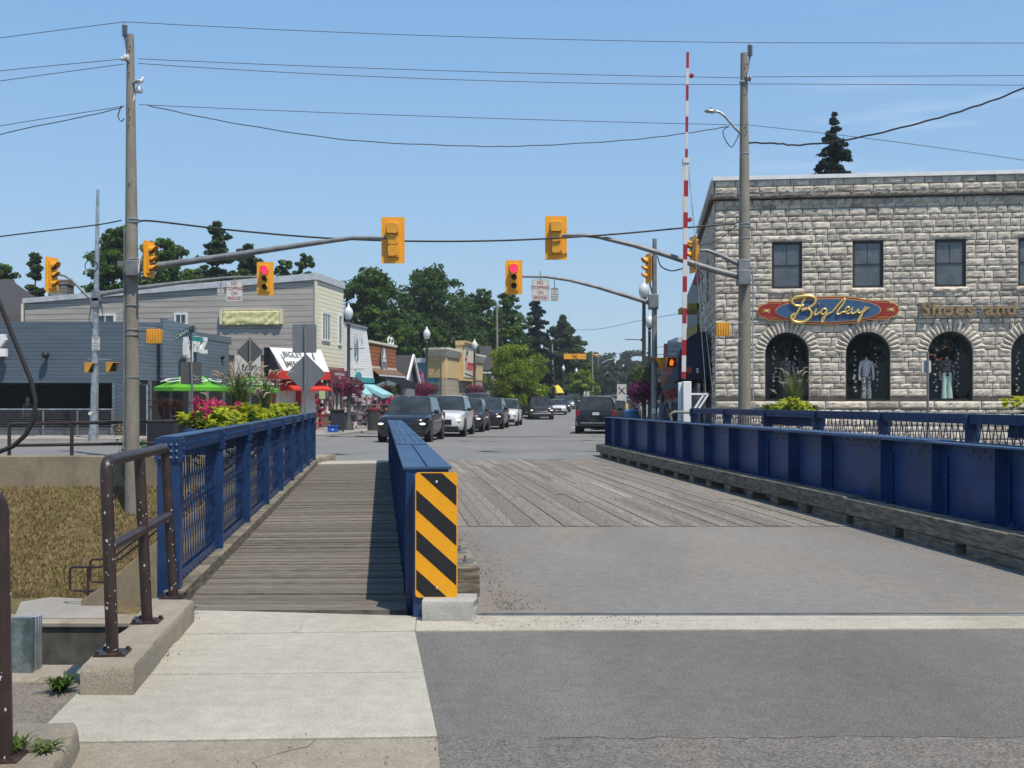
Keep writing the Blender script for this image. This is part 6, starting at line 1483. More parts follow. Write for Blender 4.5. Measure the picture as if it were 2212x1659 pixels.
mk(lambda b: (setattr(b,'M',M), b.bb(0,L_,.02,.2,.1,2.9)), 'shop_window', M_['glassw'], t, smooth=False)
mk(lambda b: (setattr(b,'M',M), b.bb(1.4,L_,-.35,.0,2.65,2.95), b.prism([(1.6+.6*math.cos(a*.35),2.95+.32*math.sin(a*.35)) for a in range(10)], -.36, -.3)), 'teal_fascia', M_['teal'], t, smooth=False)
for x0, x1, o in ((1.0,2.6,.9),(2.6,L_+.3,1.5)):
    def f(b): b.M = M; b.add([(x0,-.05,2.7),(x1,-.05,2.7),(x1,-o,1.95),(x0,-o,1.95),(x0,-o,1.72),(x1,-o,1.72),(x0,-.05,2.5),(x1,-.05,2.5)], [(0,3,2,1),(3,4,5,2),(0,6,4,3),(1,2,5,7)])
    mk(f, 'awning', M_['aqua'], t, smooth=False)
mk(lambda b: (setattr(b,'M',M), b.prism([(x,z) for x,z in [(2.2+.35*math.cos(R(a)),4.3+1.0*math.sin(R(a))) for a in range(0,360,24)]], -.06, -.02)), 'oval_emblem', pm('emblem_teal', (.10,.24,.24), .7, var=.5, scale=3), t, smooth=False)
def f(b):
    b.M = M; b.tube([(2.0,-.08,5.7),(1.85,-.08,4.9),(2.05,-.08,4.2),(1.8,-.08,3.4),(2.2,-.08,2.95)], .035, 5); b.add([(3.2,-.03,3.3),(3.7,-.03,3.3),(3.7,-.03,4.6),(3.55,-.03,5.2),(3.35,-.03,5.4),(3.2,-.03,5.0)], [(0,1,2,3,4,5)])
mk(f, 'painted_tree', M_['steelw'], t, smooth=False)
mk(lambda b: b.slab([M @ V((0,.2,0)), M @ V((L_,.2,0)), M @ V((L_,9,0)), M @ V((0,9,0))], 5.5, 5.6), 'roof', M_['shing'], t)
t, M, L_ = shop(68.9, 75.2, 'orange_shingled_shop', 'shop with orange shingle upper front, oval emblem and black awning')
mk(lambda b: (setattr(b,'M',M), b.bb(0,L_,0,.3,3.65,5.15), b.bb(-.01,.0,0,8,.1,5.1)), 'shingle_front', M_['shingle_o'], t, smooth=False)
mk(lambda b: (setattr(b,'M',M), b.bb(-.1,L_+.1,-.08,.35,5.15,5.3), b.bb(0,L_,-.06,.0,3.6,3.72)), 'cream_trim', M_['cream'], t, smooth=False)
mk(lambda b: (setattr(b,'M',M), b.add([(-.1,-.05,3.6),(L_+.1,-.05,3.6),(L_+.3,-.55,3.25),(-.1,-.55,3.25),(-.1,-.55,3.15),(L_+.3,-.55,3.15)], [(0,3,2,1),(3,4,5,2)])), 'lower_roof', pm('brown_shingles', (.16,.09,.05), .9, var=.3, scale=12), t, smooth=False)
mk(lambda b: (setattr(b,'M',M), b.bb(.3,L_+.3,-.6,-.55,3.1,3.2), b.tube([(L_-1.7+.32*math.cos(a*.5),0,5.5+.25*math.sin(a*.5)) for a in range(13)], .05, 5), b.tube([(L_-1.0+.32*math.cos(a*.5),0,5.5+.25*math.sin(a*.5)) for a in range(13)], .05, 5)), 'white_scroll', M_['white'], t)
def f(b): b.M = M; b.add([(-.1,-.1,3.2),(L_+.3,-.1,3.2),(L_+.9,-2.2,2.45),(-.1,-2.0,2.55),(-.1,-2.0,2.35),(L_+.9,-2.2,2.25)], [(0,3,2,1),(3,4,5,2),(0,1,2,3)])
mk(f, 'black_awning', M_['blk_aw'], t, smooth=False)
mk(lambda b: (setattr(b,'M',M), b.bb(0,L_,0,.2,.1,3.6)), 'shopfront', M_['glassw'], t, smooth=False)
def em(b, r_, y): b.M = M; b.prism([(3.1+r_*.85*math.cos(R(a)),4.15+r_*1.0*math.sin(R(a))) for a in range(0,360,18)], y, y+.03)
mk(lambda b: em(b, .95, -.08), 'emblem_rim', M_['black'], t, smooth=False); mk(lambda b: em(b, .82, -.1), 'emblem', M_['grey_w'], t, smooth=False)
mk(lambda b: (setattr(b,'M',M), b.bb(2.75,3.45,-.13,-.1,4.05,4.25), b.prism([(2.85,4.3),(3.35,4.3),(3.25,4.6),(3.1,4.9),(3.0,4.55)], -.13, -.1), b.bb(2.9,3.3,-.13,-.1,3.55,3.62)), 'emblem_drawing', M_['white'], t, smooth=False)
mk(lambda b: b.slab([M @ V((0,.2,0)), M @ V((L_,.2,0)), M @ V((L_,9,0)), M @ V((0,9,0))], 4.9, 5.0), 'roof', M_['shing'], t)
# cottage gable
t, M, L_ = shop(75.5, 80.4, 'gabled_cottage', 'grey gabled cottage between the orange shop and the painted mural')
za, ze = PZ(770,78.5), 2.9
mk(lambda b: (setattr(b,'M',M), b.prism([(1.5,.1),(L_,.1),(L_,ze),((1.5+L_)/2,za),(1.5,ze)], 0, .2)), 'gable_wall', M_['grey_w'], t, smooth=False)
mk(lambda b: (setattr(b,'M',M), b.add([(1.2,-.3,ze-.2),((1.5+L_)/2,-.3,za+.1),((1.5+L_)/2,9,za+.1),(1.2,9,ze-.2)], [(0,1,2,3)]), b.add([(L_+.2,-.3,ze-.2),((1.5+L_)/2,-.3,za+.1),((1.5+L_)/2,9,za+.1),(L_+.2,9,ze-.2)], [(3,2,1,0)])), 'roof', M_['shing'], t, smooth=False)
mk(lambda b: (setattr(b,'M',M), b.beam((1.2,-.35,ze-.2),((1.5+L_)/2,-.35,za+.08),.12,.24), b.beam((L_+.2,-.35,ze-.2),((1.5+L_)/2,-.35,za+.08),.12,.24)), 'white_bargeboard', M_['white'], t, smooth=False)
mk(lambda b: (setattr(b,'M',M), b.bb(2.0,2.9,-.1,0,.4,1.9), b.bb(3.4,4.3,-.1,0,.4,1.9)), 'window', M_['glassw'], t, smooth=False)
# mural wall + tan stucco building
pc = V((PX(962,90.5),90.5,0)); qc = V((PX(1043,107),107,0)); pm0 = V((PX(880,92.2),92.2,0))
t = thing('tan_stucco_building', 'tan stucco shop with cream cornice, raised sign panel and painted flower mural', 'building', pc)
M = frame(pc, qc-pc); L_ = (qc-pc).length; M2 = frame(pm0, pc-pm0); L2 = (pc-pm0).length; xm = (PX(924,91)-pm0.x)
mk(lambda b: (setattr(b,'M',M2), b.bb(xm,L2,0,.3,3.45,5.2), setattr(b,'M',M), b.bb(0,L_,0,.3,3.45,5.2)), 'stucco_wall', M_['stuc'], t, smooth=False)
def f(b):
    for k, (o, z) in enumerate(((.06,5.2),(.14,5.37),(.22,5.54),(.32,5.71))):
        b.M = M2; b.bb(xm,L2+o,-o,.3,z,z+.165); b.M = M; b.bb(-o,5.3,-o,.3,z+.001,z+.166); b.bb(11.4,L_,-o,.3,z+.001,z+.166)
mk(f, 'cornice', M_['cream'], t, smooth=False)
mk(lambda b: (setattr(b,'M',M), b.bb(5.4,11.3,-.35,.3,3.3,6.35), b.bb(5.3,11.4,-.5,.3,6.35,6.55), b.bb(5.3,11.4,-.6,.3,6.55,6.72)), 'sign_tower', M_['stuc'], t, smooth=False)
mk(lambda b: (setattr(b,'M',M), b.bb(5.7,11.0,-.39,-.35,3.6,6.25)), 'sign_panel', M_['cream'], t, smooth=False)
b = MB(); b.text("Tommy's", 1.45, basis(M @ V((8.5,-.4,4.7)), qc-pc), .02, .02, shear=.2, sx=.95); b.build('red_lettering', M_['red'], t, smooth=False)
b = MB(); b.M = M; b.tube([(6.4,-.4,5.3),(6.5,-.4,5.9)], .06, 5); b.ell((7.2,-.4,5.75),(.22,.05,.25),8,5); b.tube([(6.0,-.4,3.95),(9.8,-.4,3.75)], .03, 5); b.build('sign_drawing', M_['txt_blk'], t)
mk(lambda b: (setattr(b,'M',M2), b.bb(L2-.65,L2,.05,.3,.1,3.45), setattr(b,'M',M), b.bb(0,L_,.05,.3,.1,3.45)), 'block_wall', M_['block'], t, smooth=False)
mk(lambda b: (setattr(b,'M',M2), b.bb(xm-.1,L2-.65,.08,.3,.1,3.45)), 'teal_wall', M_['teal'], t, smooth=False)
mk(lambda b: (setattr(b,'M',M2), b.bb(0,xm,.1,.3,.1,PZ(783,91))), 'mural_wall', pm('mural_blue', (.13,.28,.36), .8, var=.2, scale=.8), t, smooth=False)
mk(lambda b: (setattr(b,'M',M2), b.bb(-.1,xm,.0,.35,PZ(783,91),PZ(773,91))), 'white_parapet', M_['white'], t, smooth=False)
mur = (('mural_flower', (.45,.06,.16), ((.25,4.0,.75),(.6,3.6,.6),(.9,4.1,.5),(.3,3.2,.5))), ('mural_flower', (.62,.25,.40), ((1.2,4.1,.42),(1.3,3.5,.4))), ('mural_poppy', (.35,.01,.02), ((1.4,2.6,.62),(1.0,2.3,.5),(1.6,2.2,.4))))
for nm, col, blobs in mur:
    b = MB(M2)
    for i, (x, z, r_) in enumerate(blobs): b.add([(x+r_*(1+.2*math.sin(k*2.3+i))*math.cos(k*.5236)*.8, .09-.004*i-.002*len(nm)/10-col[0]*.01, z-.35+r_*(1+.2*math.cos(k*1.7))*math.sin(k*.5236)) for k in range(12)], [tuple(range(12))])
    b.build(nm, pm(nm+str(col[0]), col, .8, var=.3, scale=2), t, smooth=False)
mk(lambda b: b.slab([pm0+V((0,.2,0)), pc, qc, qc+V((-9,3,0)), pm0+V((0,9,0))], 5.0, 5.1), 'roof', M_['shing'], t)
# far grey roofed house
t = thing('grey_roofed_house', 'grey roofed house with white eave just right of the tan stucco building', 'house', (PX(1052,112),112,0))
b = MB(); b.add([W(1036,747,118), W(1062,747,118), W(1066,800,110), W(1036,800,110)], [(0,3,2,1)]); b.build('roof', M_['shing'], t, smooth=False)
b = MB(); b.bb(PX(1030,111),PX(1066,111),111,118,.2,PZ(802,111)); b.build('wall', M_['grey_w'], t, smooth=False)
b = MB(); b.beam(W(1036,805,109.8), W(1066,805,109.8), .3, .15); b.build('eave', M_['white'], t)
# white tower-like building and small things at the far end of the street
t = thing('far_white_house', 'distant white gabled building at the end of the street', 'house', (PX(1198,170),170,zg(170)))
b = MB(); b.bb(PX(1192,170),PX(1209,170),170,176,zg(170),PZ(765,170)); b.build('wall', M_['cream'], t, smooth=False)
b = MB(); b.add([W(1190,765,169.8), W(1200,748,172), W(1211,765,169.8), W(1200,748,177)], [(0,2,1),(0,1,3),(1,2,3)]); b.build('roof', M_['shing'], t, smooth=False)
b = MB(); 
for x, y in ((1196,775),(1203,775),(1196,790),(1203,790)): b.bb(PX(x,169.9)-.2,PX(x,169.9)+.2,169.9,169.95,PZ(y+4,170),PZ(y-4,170))
b.build('windows', M_['glassw'], t, smooth=False)

# ================================================================ right side street buildings
RW = lambda d: 6.9+.12*(d-38)
t = thing('wooden_bay_building', 'building with weathered wooden eave and red awning behind the stone shop', 'building', (RW(51),51,0))
b = MB(); b.hexa([(RW(50.2),50.2,0),(RW(50.2)+6,50.2,0),(RW(64)+6,64,0),(RW(64),64,0),(RW(50.2),50.2,7.6),(RW(50.2)+6,50.2,7.6),(RW(64)+6,64,7.6),(RW(64),64,7.6)]); b.build('wall', M_['grey_w'], t, smooth=False)
b = MB(); d_ = 51; b.hexa([W(1530,508,d_),W(1545,508,d_),W(1545,508,62),W(1524,530,62),W(1508,478,d_),W(1545,478,d_),W(1545,478,62),W(1510,500,62)]); b.build('wooden_eave', pm('weathered_wood', (.16,.13,.09), .9, var=.3, scale=3), t, smooth=False)
b = MB(); b.hexa([W(1497,615,50),W(1540,600,44),W(1545,600,50),W(1505,615,56),W(1508,560,50),W(1538,545,44),W(1545,545,50),W(1512,560,56)]); b.build('red_awning', pm('maroon_cloth', (.22,.012,.02), .85), t, smooth=False)
b = MB(); b.bb(PX(1509,52),PX(1520,52),51.8,52.2,PZ(800,52),PZ(615,52)); b.build('white_pilaster', M_['sign_w'], t, smooth=False)
t = thing('yellow_balcony', 'small mustard yellow balcony between the gate arm and the stone wall', 'balcony', W(1505,690,48))
b = MB(); d_ = 48; b.bb(PX(1487,d_),PX(1530,d_),d_,d_+3,PZ(668,d_),PZ(655,d_)); b.bb(PX(1506,d_),PX(1530,d_),d_,d_+3,PZ(735,d_),PZ(700,d_)); b.build('panel', pm('mustard', (.30,.24,.05), .8), t, smooth=False)
b = MB()
for x in (1508, 1516, 1528): b.bb(PX(x,d_)-.04,PX(x,d_)+.04,d_,d_+.1,PZ(735,d_),PZ(655,d_))
b.build('post', M_['grey_w'], t, smooth=False)
# navy dome awning on the stone wall
t = thing('navy_awning', 'navy blue curved fabric awning on the street side of the stone shop', 'awning', (RW(42),42,2.6))
b = MB(); n = 8; vs = []; 
for d_ in (39.6, 46.5):
    for k in range(n+1):
        a = R(90*k/n); o = .85*math.sin(a)**.8*1.25; z = PZ(822,42)+(1.35)*math.cos(a)**.9+.0
        vs.append((RW(d_)-.15-o, d_, z+.35))
    vs.append((RW(d_)-1.2, d_, 2.3)); vs.append((RW(d_)-.05, d_, 2.3))
m_ = n+3; b.add(vs, [(i, i+1, m_+i+1, m_+i) for i in range(n+1)]+[tuple(range(m_)), tuple(range(2*m_-1, m_-1, -1))]); b.build('canopy', M_['navy_aw'], t, smooth=False)
b = MB(); M = basis(V((RW(39.6)-.78, 39.55, 2.62)), (1,0,0)); b.text('S', .22, M @ Matrix.Translation((.25,0,0)), .005, .008); b.build('lettering', M_['sign_w'], t, smooth=False)
b = MB(M); b.box((-.08,.02,0), (.24,.2,.02)); b.build('red_mark', M_['red'], t, smooth=False)
# long black awnings
t = thing('black_awning', 'long black sloping shop awning beyond the navy one', 'awning', (RW(52),52,2.6))
b = MB(); b.add([W(1490,745,50), W(1500,745,54), W(1440,835,85), W(1428,838,80), W(1424,845,80), W(1470,838,52)], [(0,1,2,3),(0,3,4,5)]); b.build('canopy', M_['blk_aw'], t, smooth=False)
b = MB(); 
for k in range(3): b.beam(W(1488,780+k*18,51), W(1436,838+k*4,78), .06, .06)
b.build('frame_bars', M_['galv_d'], t, smooth=False)
t = thing('red_brick_shop', 'low red building with a hanging grey board beyond the awnings', 'building', (RW(62),62,0))
b = MB(); d_ = 72; b.hexa([(PX(1428,d_+8),d_+8,0),(PX(1520,d_),d_,0),(PX(1520,d_),d_+10,0),(PX(1430,d_+18),d_+18,0),(PX(1434,d_+8),d_+8,PZ(742,d_+8)),(PX(1520,d_),d_,PZ(742,d_)),(PX(1520,d_),d_+10,PZ(742,d_)),(PX(1434,d_+18),d_+18,PZ(742,d_+8))]); b.build('wall', pm('red_wall', (.26,.05,.035), .8), t, smooth=False)
b = MB(); b.hexa([W(1478,838,56),W(1520,838,54),W(1520,838,60),W(1484,838,66),W(1478,765,56),W(1520,740,54),W(1520,740,60),W(1484,765,66)]); b.build('dark_front', M_['black'], t, smooth=False)
b = MB(); b.bb(PX(1497,66),PX(1512,66),66,67,0,PZ(705,66)); b.build('teal_wing', M_['teal'], t, smooth=False)
b = MB(); b.bb(PX(1492,67),PX(1512,67),67.5,68,0,PZ(680,67)); b.build('white_wing', M_['white'], t, smooth=False)
t = flat_sign('hanging_board', W(1460,754,64), .95, .8, 'grey framed board hanging before the low red building', lines=('SHOP','BARNSTORM'), ts=.15, tmat='txt_grey', border='txt_grey', face='steelw', gap=.3)
# far building right street end
t = thing('grey_corner_building', 'small grey building just left of the gate arm in the distance', 'building', (PX(1475,90),90,0))
b = MB(); b.bb(PX(1464,90),PX(1478,90),90,96,0,PZ(728,90)); b.build('wall', M_['steelw'], t, smooth=False)

# ================================================================ street lamps with baskets
def blob_leaves(b, c, rad, n, sz, rr, tl=(.6,1.2), shell=.55, flat=None):
    for i in range(n):
        while True:
            p = V((rr.uniform(-1,1), rr.uniform(-1,1), rr.uniform(-1,1)))
            if .05 < p.length < 1: break
        q = p.normalized()*(shell+(1-shell)*rr.random()**.6)
        pos = V(c)+V((q.x*rad[0], q.y*rad[1], q.z*rad[2])); s = sz*rr.uniform(.6,1.3)
        nrm = (q+V((rr.uniform(-.8,.8),rr.uniform(-.8,.8),rr.uniform(-.5,.9)))).normalized(); u = nrm.orthogonal().normalized(); a = rr.uniform(0,6.28)
        u = u*math.cos(a)+nrm.cross(u)*math.sin(a); v_ = nrm.cross(u)
        b.add([pos-u*s, pos-v_*s*.55, pos+u*s, pos+v_*s*.55], [(0,1,2,3)], tint=rr.uniform(*tl))
def basket(parent, c, r_, seed, kind=0):
    rr = random.Random(seed); b = MB()
    blob_leaves(b, c+V((0,0,.05)), (r_,r_,r_*.75), 260, r_*.16, rr, shell=.5); o = b.build('greenery', M_['green'], parent, smooth=False)
    b = MB(); blob_leaves(b, c+V((0,0,-.05)), (r_*1.03,r_*1.03,r_*.85), 420, r_*.12, rr, shell=.85); b.build('blossoms', M_['magenta'], parent, smooth=False)
    b = MB(); blob_leaves(b, c+V((0,-.1,.12)), (r_*.9,r_*.9,r_*.8), 130, r_*.1, rr, shell=.9); b.build('pale_blossoms', M_['pink'], parent, smooth=False)
def lamp(x, ytop, d, label, baskets=True, flip=1, zb=.12, bz=2.75):
    X_ = PX(x, d); H_ = PZ(ytop, d); t = thing('street_lamp', label, 'street lamp', (X_, d, zb), group='acorn globe street lamps')
    b = MB(); b.lathe([(.26,0),(.26,.12),(.2,.3),(.13,.55),(.1,.7),(.085,H_*.5),(.075,H_-1.15),(.10,H_-1.12),(.06,H_-1.05),(.15,H_-.85),(.17,H_-.8),(.12,H_-.78)], 12, (X_,d,zb-.0)); b.build('post', M_['lampiron'], t, angle=50)
    z = H_-.8+zb*0; b = MB(); b.lathe([(.12,z),(.20,z+.16),(.225,z+.32),(.20,z+.46),(.12,z+.58),(.07,z+.63),(.065,z+.68),(.05,z+.74),(.02,z+.8)], 16, (X_,d,zb*0)); b.build('globe', M_['globe'], t, angle=60)
    b = MB(); b.tube([(X_,d,zb+4.0),(X_+flip*.8,d,zb+4.02)], .018, 5); b.tube([(X_,d,zb+3.0),(X_+flip*.75,d-.0,zb+3.0)], .015, 5); b.lathe([(.03,-.06),(.05,0),(.03,.06)],8,(X_+.1*flip,d,zb+4.0)); b.build('banner_arm', M_['lampiron'], t)
    if baskets:
        for s_ in ((-.22,-.35),(.22,.3)): basket(t, V((X_+s_[0],d+s_[1],bz)), .5, int(x)+int(s_[0]*10), 0)
    return t
lamp(753, 655, 55, 'nearest acorn-globe lamp with pink baskets beside the dark wheeled bin', bz=2.25)
lamp(922, 705, 70, 'second acorn-globe lamp, pink basket above the white car', bz=2.3)
lamp(1025, 732, 84.5, 'third acorn-globe lamp in front of the tan stucco sign', bz=2.35)
lamp(1148, 771, 119, 'distant acorn lamp in front of the dark blue spruce', bz=2.3)
lamp(1217, 788, 143, 'small acorn lamp right of the distant white building', baskets=False)
lamp(1245, 794, 156, 'most distant acorn lamp beyond the yellow crossing board', baskets=False)
d_ = 47; lamp(1391, 603, d_, 'tall acorn lamp with purple basket left of the far signal pole', flip=-1, bz=1.9)
lamp(1403, 676, 60, 'shorter acorn lamp partly hidden behind the far signal pole', flip=-1, bz=2.2)
t = thing('hanging_basket', 'big hanging basket with yellow green leaves over purple flowers by the far lamps', 'flower basket', W(1386,830,46))
rr = random.Random(77); b = MB(); blob_leaves(b, W(1384,808,46), (.55,.5,.38), 420, .07, rr); b.build('greenery', M_['blade'], t, smooth=False)
b = MB(); blob_leaves(b, W(1386,838,46), (.52,.5,.26), 520, .045, rr, shell=.8); b.build('blossoms', M_['magenta'], t, smooth=False)
b = MB(); b.lathe([(.05,-.3),(.28,-.1),(.34,.02)], 10, W(1386,838,46)); b.build('basket', M_['rubber'], t)
# yellow crossover board
t = thing('crossing_board', 'wide yellow overhead board with a black X above the distant street', 'sign', W(1242,769,150))
M = basis(W(1242,770,150), (1,0,0)); b = MB(M); b.box((0,0,0), (3.0,.72,.08)); b.build('board', M_['yel'], t, smooth=False)
b = MB(M); b.beam((-.35,-.27,.045),(.35,.27,.045), .02,.12, up=(0,0,1)); b.beam((-.35,.27,.047),(.35,-.27,.047), .02,.12, up=(0,0,1)); b.build('cross_symbol', M_['black'], t, smooth=False)
b = MB(); b.tube([W(1204,766,150), W(1270,769,150), W(1330,763,150)], .03, 5); b.build('span_wire', M_['wire'], t)
for x, yt, yb_, d_, lb in ((1281,762,842,150,'pale distant pole carrying a beacon lamp right of the crossing board'),(1195,742,842,150,'thin distant wooden pole left of the crossing board'),(1075,655,745,120,'pale bare pole rising in front of the tall trees')):
    t = thing('distant_pole', lb, 'pole', (PX(x,d_),d_,zg(d_))); b = MB(); b.tube([(PX(x,d_),d_,zg(d_)),(PX(x-2,d_),d_,PZ(yt,d_))], [.16,.11], 8); b.build('pole', M_['polec'], t, angle=80)
    if x == 1281: b = MB(); b.tube([W(1280,775,150),W(1281,766,150),W(1286,765,150)], .05, 6); b.ell(W(1288,768,150), (.3,.2,.2), 8, 5); b.build('beacon', M_['yel_h'], t)
for i, (pts, dd) in enumerate((([(1293,790),(1291,765)],150),([(1291,772),(1298,767),(1312,766)],150),([(1300,785),(1312,778),(1326,775)],150))):
    b = MB(); b.tube([W(x,y,dd) for x,y in pts], .06, 6); tag(b.build('street_light', M_['galv']), ['thin distant upright beside the beacon pole','upper curved distant street light arm','lower curved distant street light arm'][i], 'street light')
# ================================================================ vehicles
def interp(tab, y):
    for (a, va), (b_, vb) in zip(tab[:-1], tab[1:]):
        if y <= b_: f = 0 if b_ == a else max(0,(y-a)/(b_-a)); return va+(vb-va)*f
    return tab[-1][1]
_cm = {}
def paint(name, col, metal=0):
    if name not in _cm: _cm[name] = pm('car_paint_'+name, col, .25, metal, var=.05, coat=.5, spec=.45)
    return _cm[name]
def make_car(name, label, cat, loc, rz, L_=4.9, Wd=1.95, H=1.72, col='black', kind='suv', lights=True, group='vehicles on the main street', side=None, grille='mesh'):
    """front toward local -y; lofted shell with separate glass, lamps, wheels"""
    t = thing(name, label, cat, loc, rz, group); w2 = Wd/2; y0, y1 = -L_/2, L_/2
    belt = H*.60; hood = H*.60; 
    if kind == 'suv': cowl, rfr, rre, tail = y0+L_*.27, y0+L_*.45, y1-L_*.09, y1-.02
    elif kind == 'van': cowl, rfr, rre, tail = y0+L_*.19, y0+L_*.39, y1-L_*.07, y1-.02
    elif kind == 'sedan': cowl, rfr, rre, tail = y0+L_*.29, y0+L_*.47, y1-L_*.27, y1-L_*.13
    else: cowl, rfr, rre, tail = y0+L_*.27, y0+L_*.38, y0+L_*.60, y0+L_*.64     # pickup
    roof = H-.03; bed = H*.62
    st = [y0, y0+.05, y0+.18, y0+.5, y0+L_*.16, cowl-.02, cowl+.001]
    st += [cowl+(rfr-cowl)*.5, rfr, rfr+(rre-rfr)*.33, rfr+(rre-rfr)*.34, rfr+(rre-rfr)*.66, rfr+(rre-rfr)*.67, rre, tail-.001, tail+.02]
    if kind in ('sedan','pickup'): st += [tail+(y1-tail)*.5, y1-.1, y1]
    else: st += [y1+.0]
    st = sorted(set(round(s, 4) for s in st)); NP = 11
    wt = [(y0,w2*.72),(y0+.05,w2*.80),(y0+.18,w2*.92),(y0+.5,w2*.985),(y0+1.0,w2),(y1-.6,w2),(y1-.15,w2*.95),(y1,w2*.86)]
    zb = [(y0,.36),(y0+.18,.24),(y0+.5,.22),(y1-.4,.24),(y1,.38)]
    hd = [(y0,H*.44),(y0+.05,H*.50),(y0+.18,H*.545),(y0+.5,H*.575),(cowl,H*.625)]
    def top(y):
        if y <= cowl: return interp(hd, y)
        if y <= rfr: return interp([(cowl,H*.625),(cowl+(rfr-cowl)*.5,H*.83),(rfr,roof)], y)
        if y <= rre: return roof+.03*math.sin(math.pi*(y-rfr)/(rre-rfr))
        if y <= tail: return interp([(rre,roof-.02),(tail,(H*.62 if kind == 'suv' or kind == 'van' else H*.66))], y) if kind != 'pickup' else interp([(rre,roof-.02),(tail,bed)], y)
        return interp([(tail,H*.62),(y1-.08,H*.60),(y1,H*.5)], y)
    rows = []
    for y in st:
        wv = interp(wt, y); zt = top(y); z0 = interp(zb, y); bl = min(belt+.04*max(0,(y-cowl))/L_, zt-.0)
        gh = cowl < y < (tail+.01) and zt > belt+.08
        a = [(0,z0),(wv*.82,z0),(wv*.95,z0+.07),(wv*1.0,.48*H/1.7),(wv*.985,.75*H/1.7 if zt > .8*H/1.7 else zt*.93)]
        if gh:
            f = (zt-belt)/(roof-belt); wr = wv*(1-.26*f)
            a += [(wv*.955,bl),(wv*.94,bl+.015),(wr*1.0,zt-.05*f),(wr*.93,zt-.012),(wr*.5,zt+.012),(0,zt+.02)]
        else:
            a += [(wv*.95,zt-.07),(wv*.92,zt-.045),(wv*.86,zt-.018),(wv*.7,zt),(wv*.4,zt+.015),(0,zt+.02)]
        rows.append([(x, y, z) for x, z in a])
    n = len(rows); full = [[(x,y,z) for x,y,z in r]+[(-x,y,z) for x,y,z in r[::-1][1:-1]] for r in rows]; m = len(full[0])
    parts = {'body': [], 'windshield': [], 'side_window': [], 'side_window ': [], 'rear_window': []}
    for i in range(n-1):
        ya, yb_ = st[i], st[i+1]; ym = (ya+yb_)/2
        for j in range(m):
            j2 = (j+1) % m; k = j if j < NP-1 else m-1-j      # row index irrespective of side
            tgt = 'body'
            if cowl < ym < rfr and k in (7,8,9): tgt = 'windshield'
            elif rre < ym < tail and k in (7,8,9) and kind != 'pickup': tgt = 'rear_window'
            elif rre < ym < tail and k in (7,8,9): tgt = 'rear_window'
            elif k == 6 and cowl+.0 < ym < tail and not abs(ym-(rfr+(rre-rfr)*.335)) < .05 and not abs(ym-(rfr+(rre-rfr)*.665)) < .05: tgt = 'side_window' if j < NP-1 else 'side_window '
            parts[tgt].append((i*m+j, i*m+j2, (i+1)*m+j2, (i+1)*m+j))
    if kind in ('suv','van'):    # upright tail: hatch glass is the last ring between rre and tail
        pass
    allv = [p for r in full for p in r]
    ends = [tuple(range(m-1,-1,-1)), tuple(range((n-1)*m, n*m))]
    for nm, fs in parts.items():
        if nm == 'body': fs = fs+ends
        if not fs: continue
        used = sorted(set(i for f_ in fs for i in f_)); mp_ = {u: i for i, u in enumerate(used)}
        b = MB(); b.add([allv[u] for u in used], [tuple(mp_[i] for i in f_) for f_ in fs])
        b.build(nm.strip(), paint(*col) if nm == 'body' else M_['carglass'], t, local=True, angle=32)
    # lower cladding / bumper, grille
    fr = y0-.012; s_ = H/1.72
    b = MB(); b.bb(-w2*.5,w2*.5,fr-.012,y0+.05,.50*s_,.72*s_) if grille else None; b.bb(-w2*.78,w2*.78,fr-.016,y0+.12,.22*s_,.44*s_)
    b.build('grille', M_['black'], t, local=True, bevel=.01)
    if grille == 'chrome':
        b = MB(); b.bb(-w2*.52,w2*.52,fr-.03,fr-.01,.60*s_,.63*s_); b.bb(-w2*.75,w2*.75,fr-.05,fr+.02,.40*s_,.50*s_); b.build('chrome_bar', M_['galv'], t, local=True, bevel=.01)
    for sx in (-1,1):
        b = MB(); b.ell((sx*w2*.76, y0+.075, .69*s_), (.145,.09,.045), 12, 6); b.build('headlight', M_['headlamp'] if lights else M_['headoff'], t, local=True)
        b = MB(); b.bb(sx*w2*.86-.09, sx*w2*.86+.09, y1-.10, y1+.012, .80*s_, 1.08*s_); b.build('taillight', M_['tail'], t, local=True, bevel=.03)
        b = MB(); yy = cowl+.28; b.ell((sx*(w2+.09), yy, belt+.10), (.11,.07,.085), 10, 6); b.beam((sx*w2*.93,yy,belt+.05),(sx*(w2+.02),yy,belt+.07),.05,.05); b.build('mirror', paint(*col) if col[0] == 'white' and side else M_['black'], t, local=True)
        for yw in (y0+L_*.19, y1-L_*.20):
            r_ = .365*s_ if kind != 'pickup' else .42
            b = MB(); b.lathe([(r_+.075,-.01),(r_+.075,.008),(r_+.06,.012)], 24, (sx*(w2-.004),yw,r_), Matrix.Rotation(R(90*sx),4,'Y')); b.build('wheel_arch', M_['black'], t, local=True)
            b = MB(); b.lathe([(r_*.6,-.2),(r_*.93,-.2),(r_,-.16),(r_,.0),(r_*.93,.045),(r_*.66,.05),(r_*.6,.03)], 24, (sx*(w2-.03),yw,r_), Matrix.Rotation(R(90*sx),4,'Y')); wh = b.build('wheel', M_['tyre'], t, local=True)
            b = MB(); b.lathe([(r_*.62,.012),(r_*.66,.05),(r_*.60,.035),(r_*.15,.03),(.01,.045)], 20, (sx*(w2-.03),yw,r_), Matrix.Rotation(R(90*sx),4,'Y')); b.build('rim', M_['rimd'] if col[0] == 'black' and side else M_['rim'], wh, local=True)
            b = MB()
            for q in range(5):
                a = q*1.2566; c = V((sx*(w2+.012),yw,r_)); b.beam(c, c+V((0,math.cos(a)*r_*.6,math.sin(a)*r_*.6)), .045,.02, up=(1,0,0))
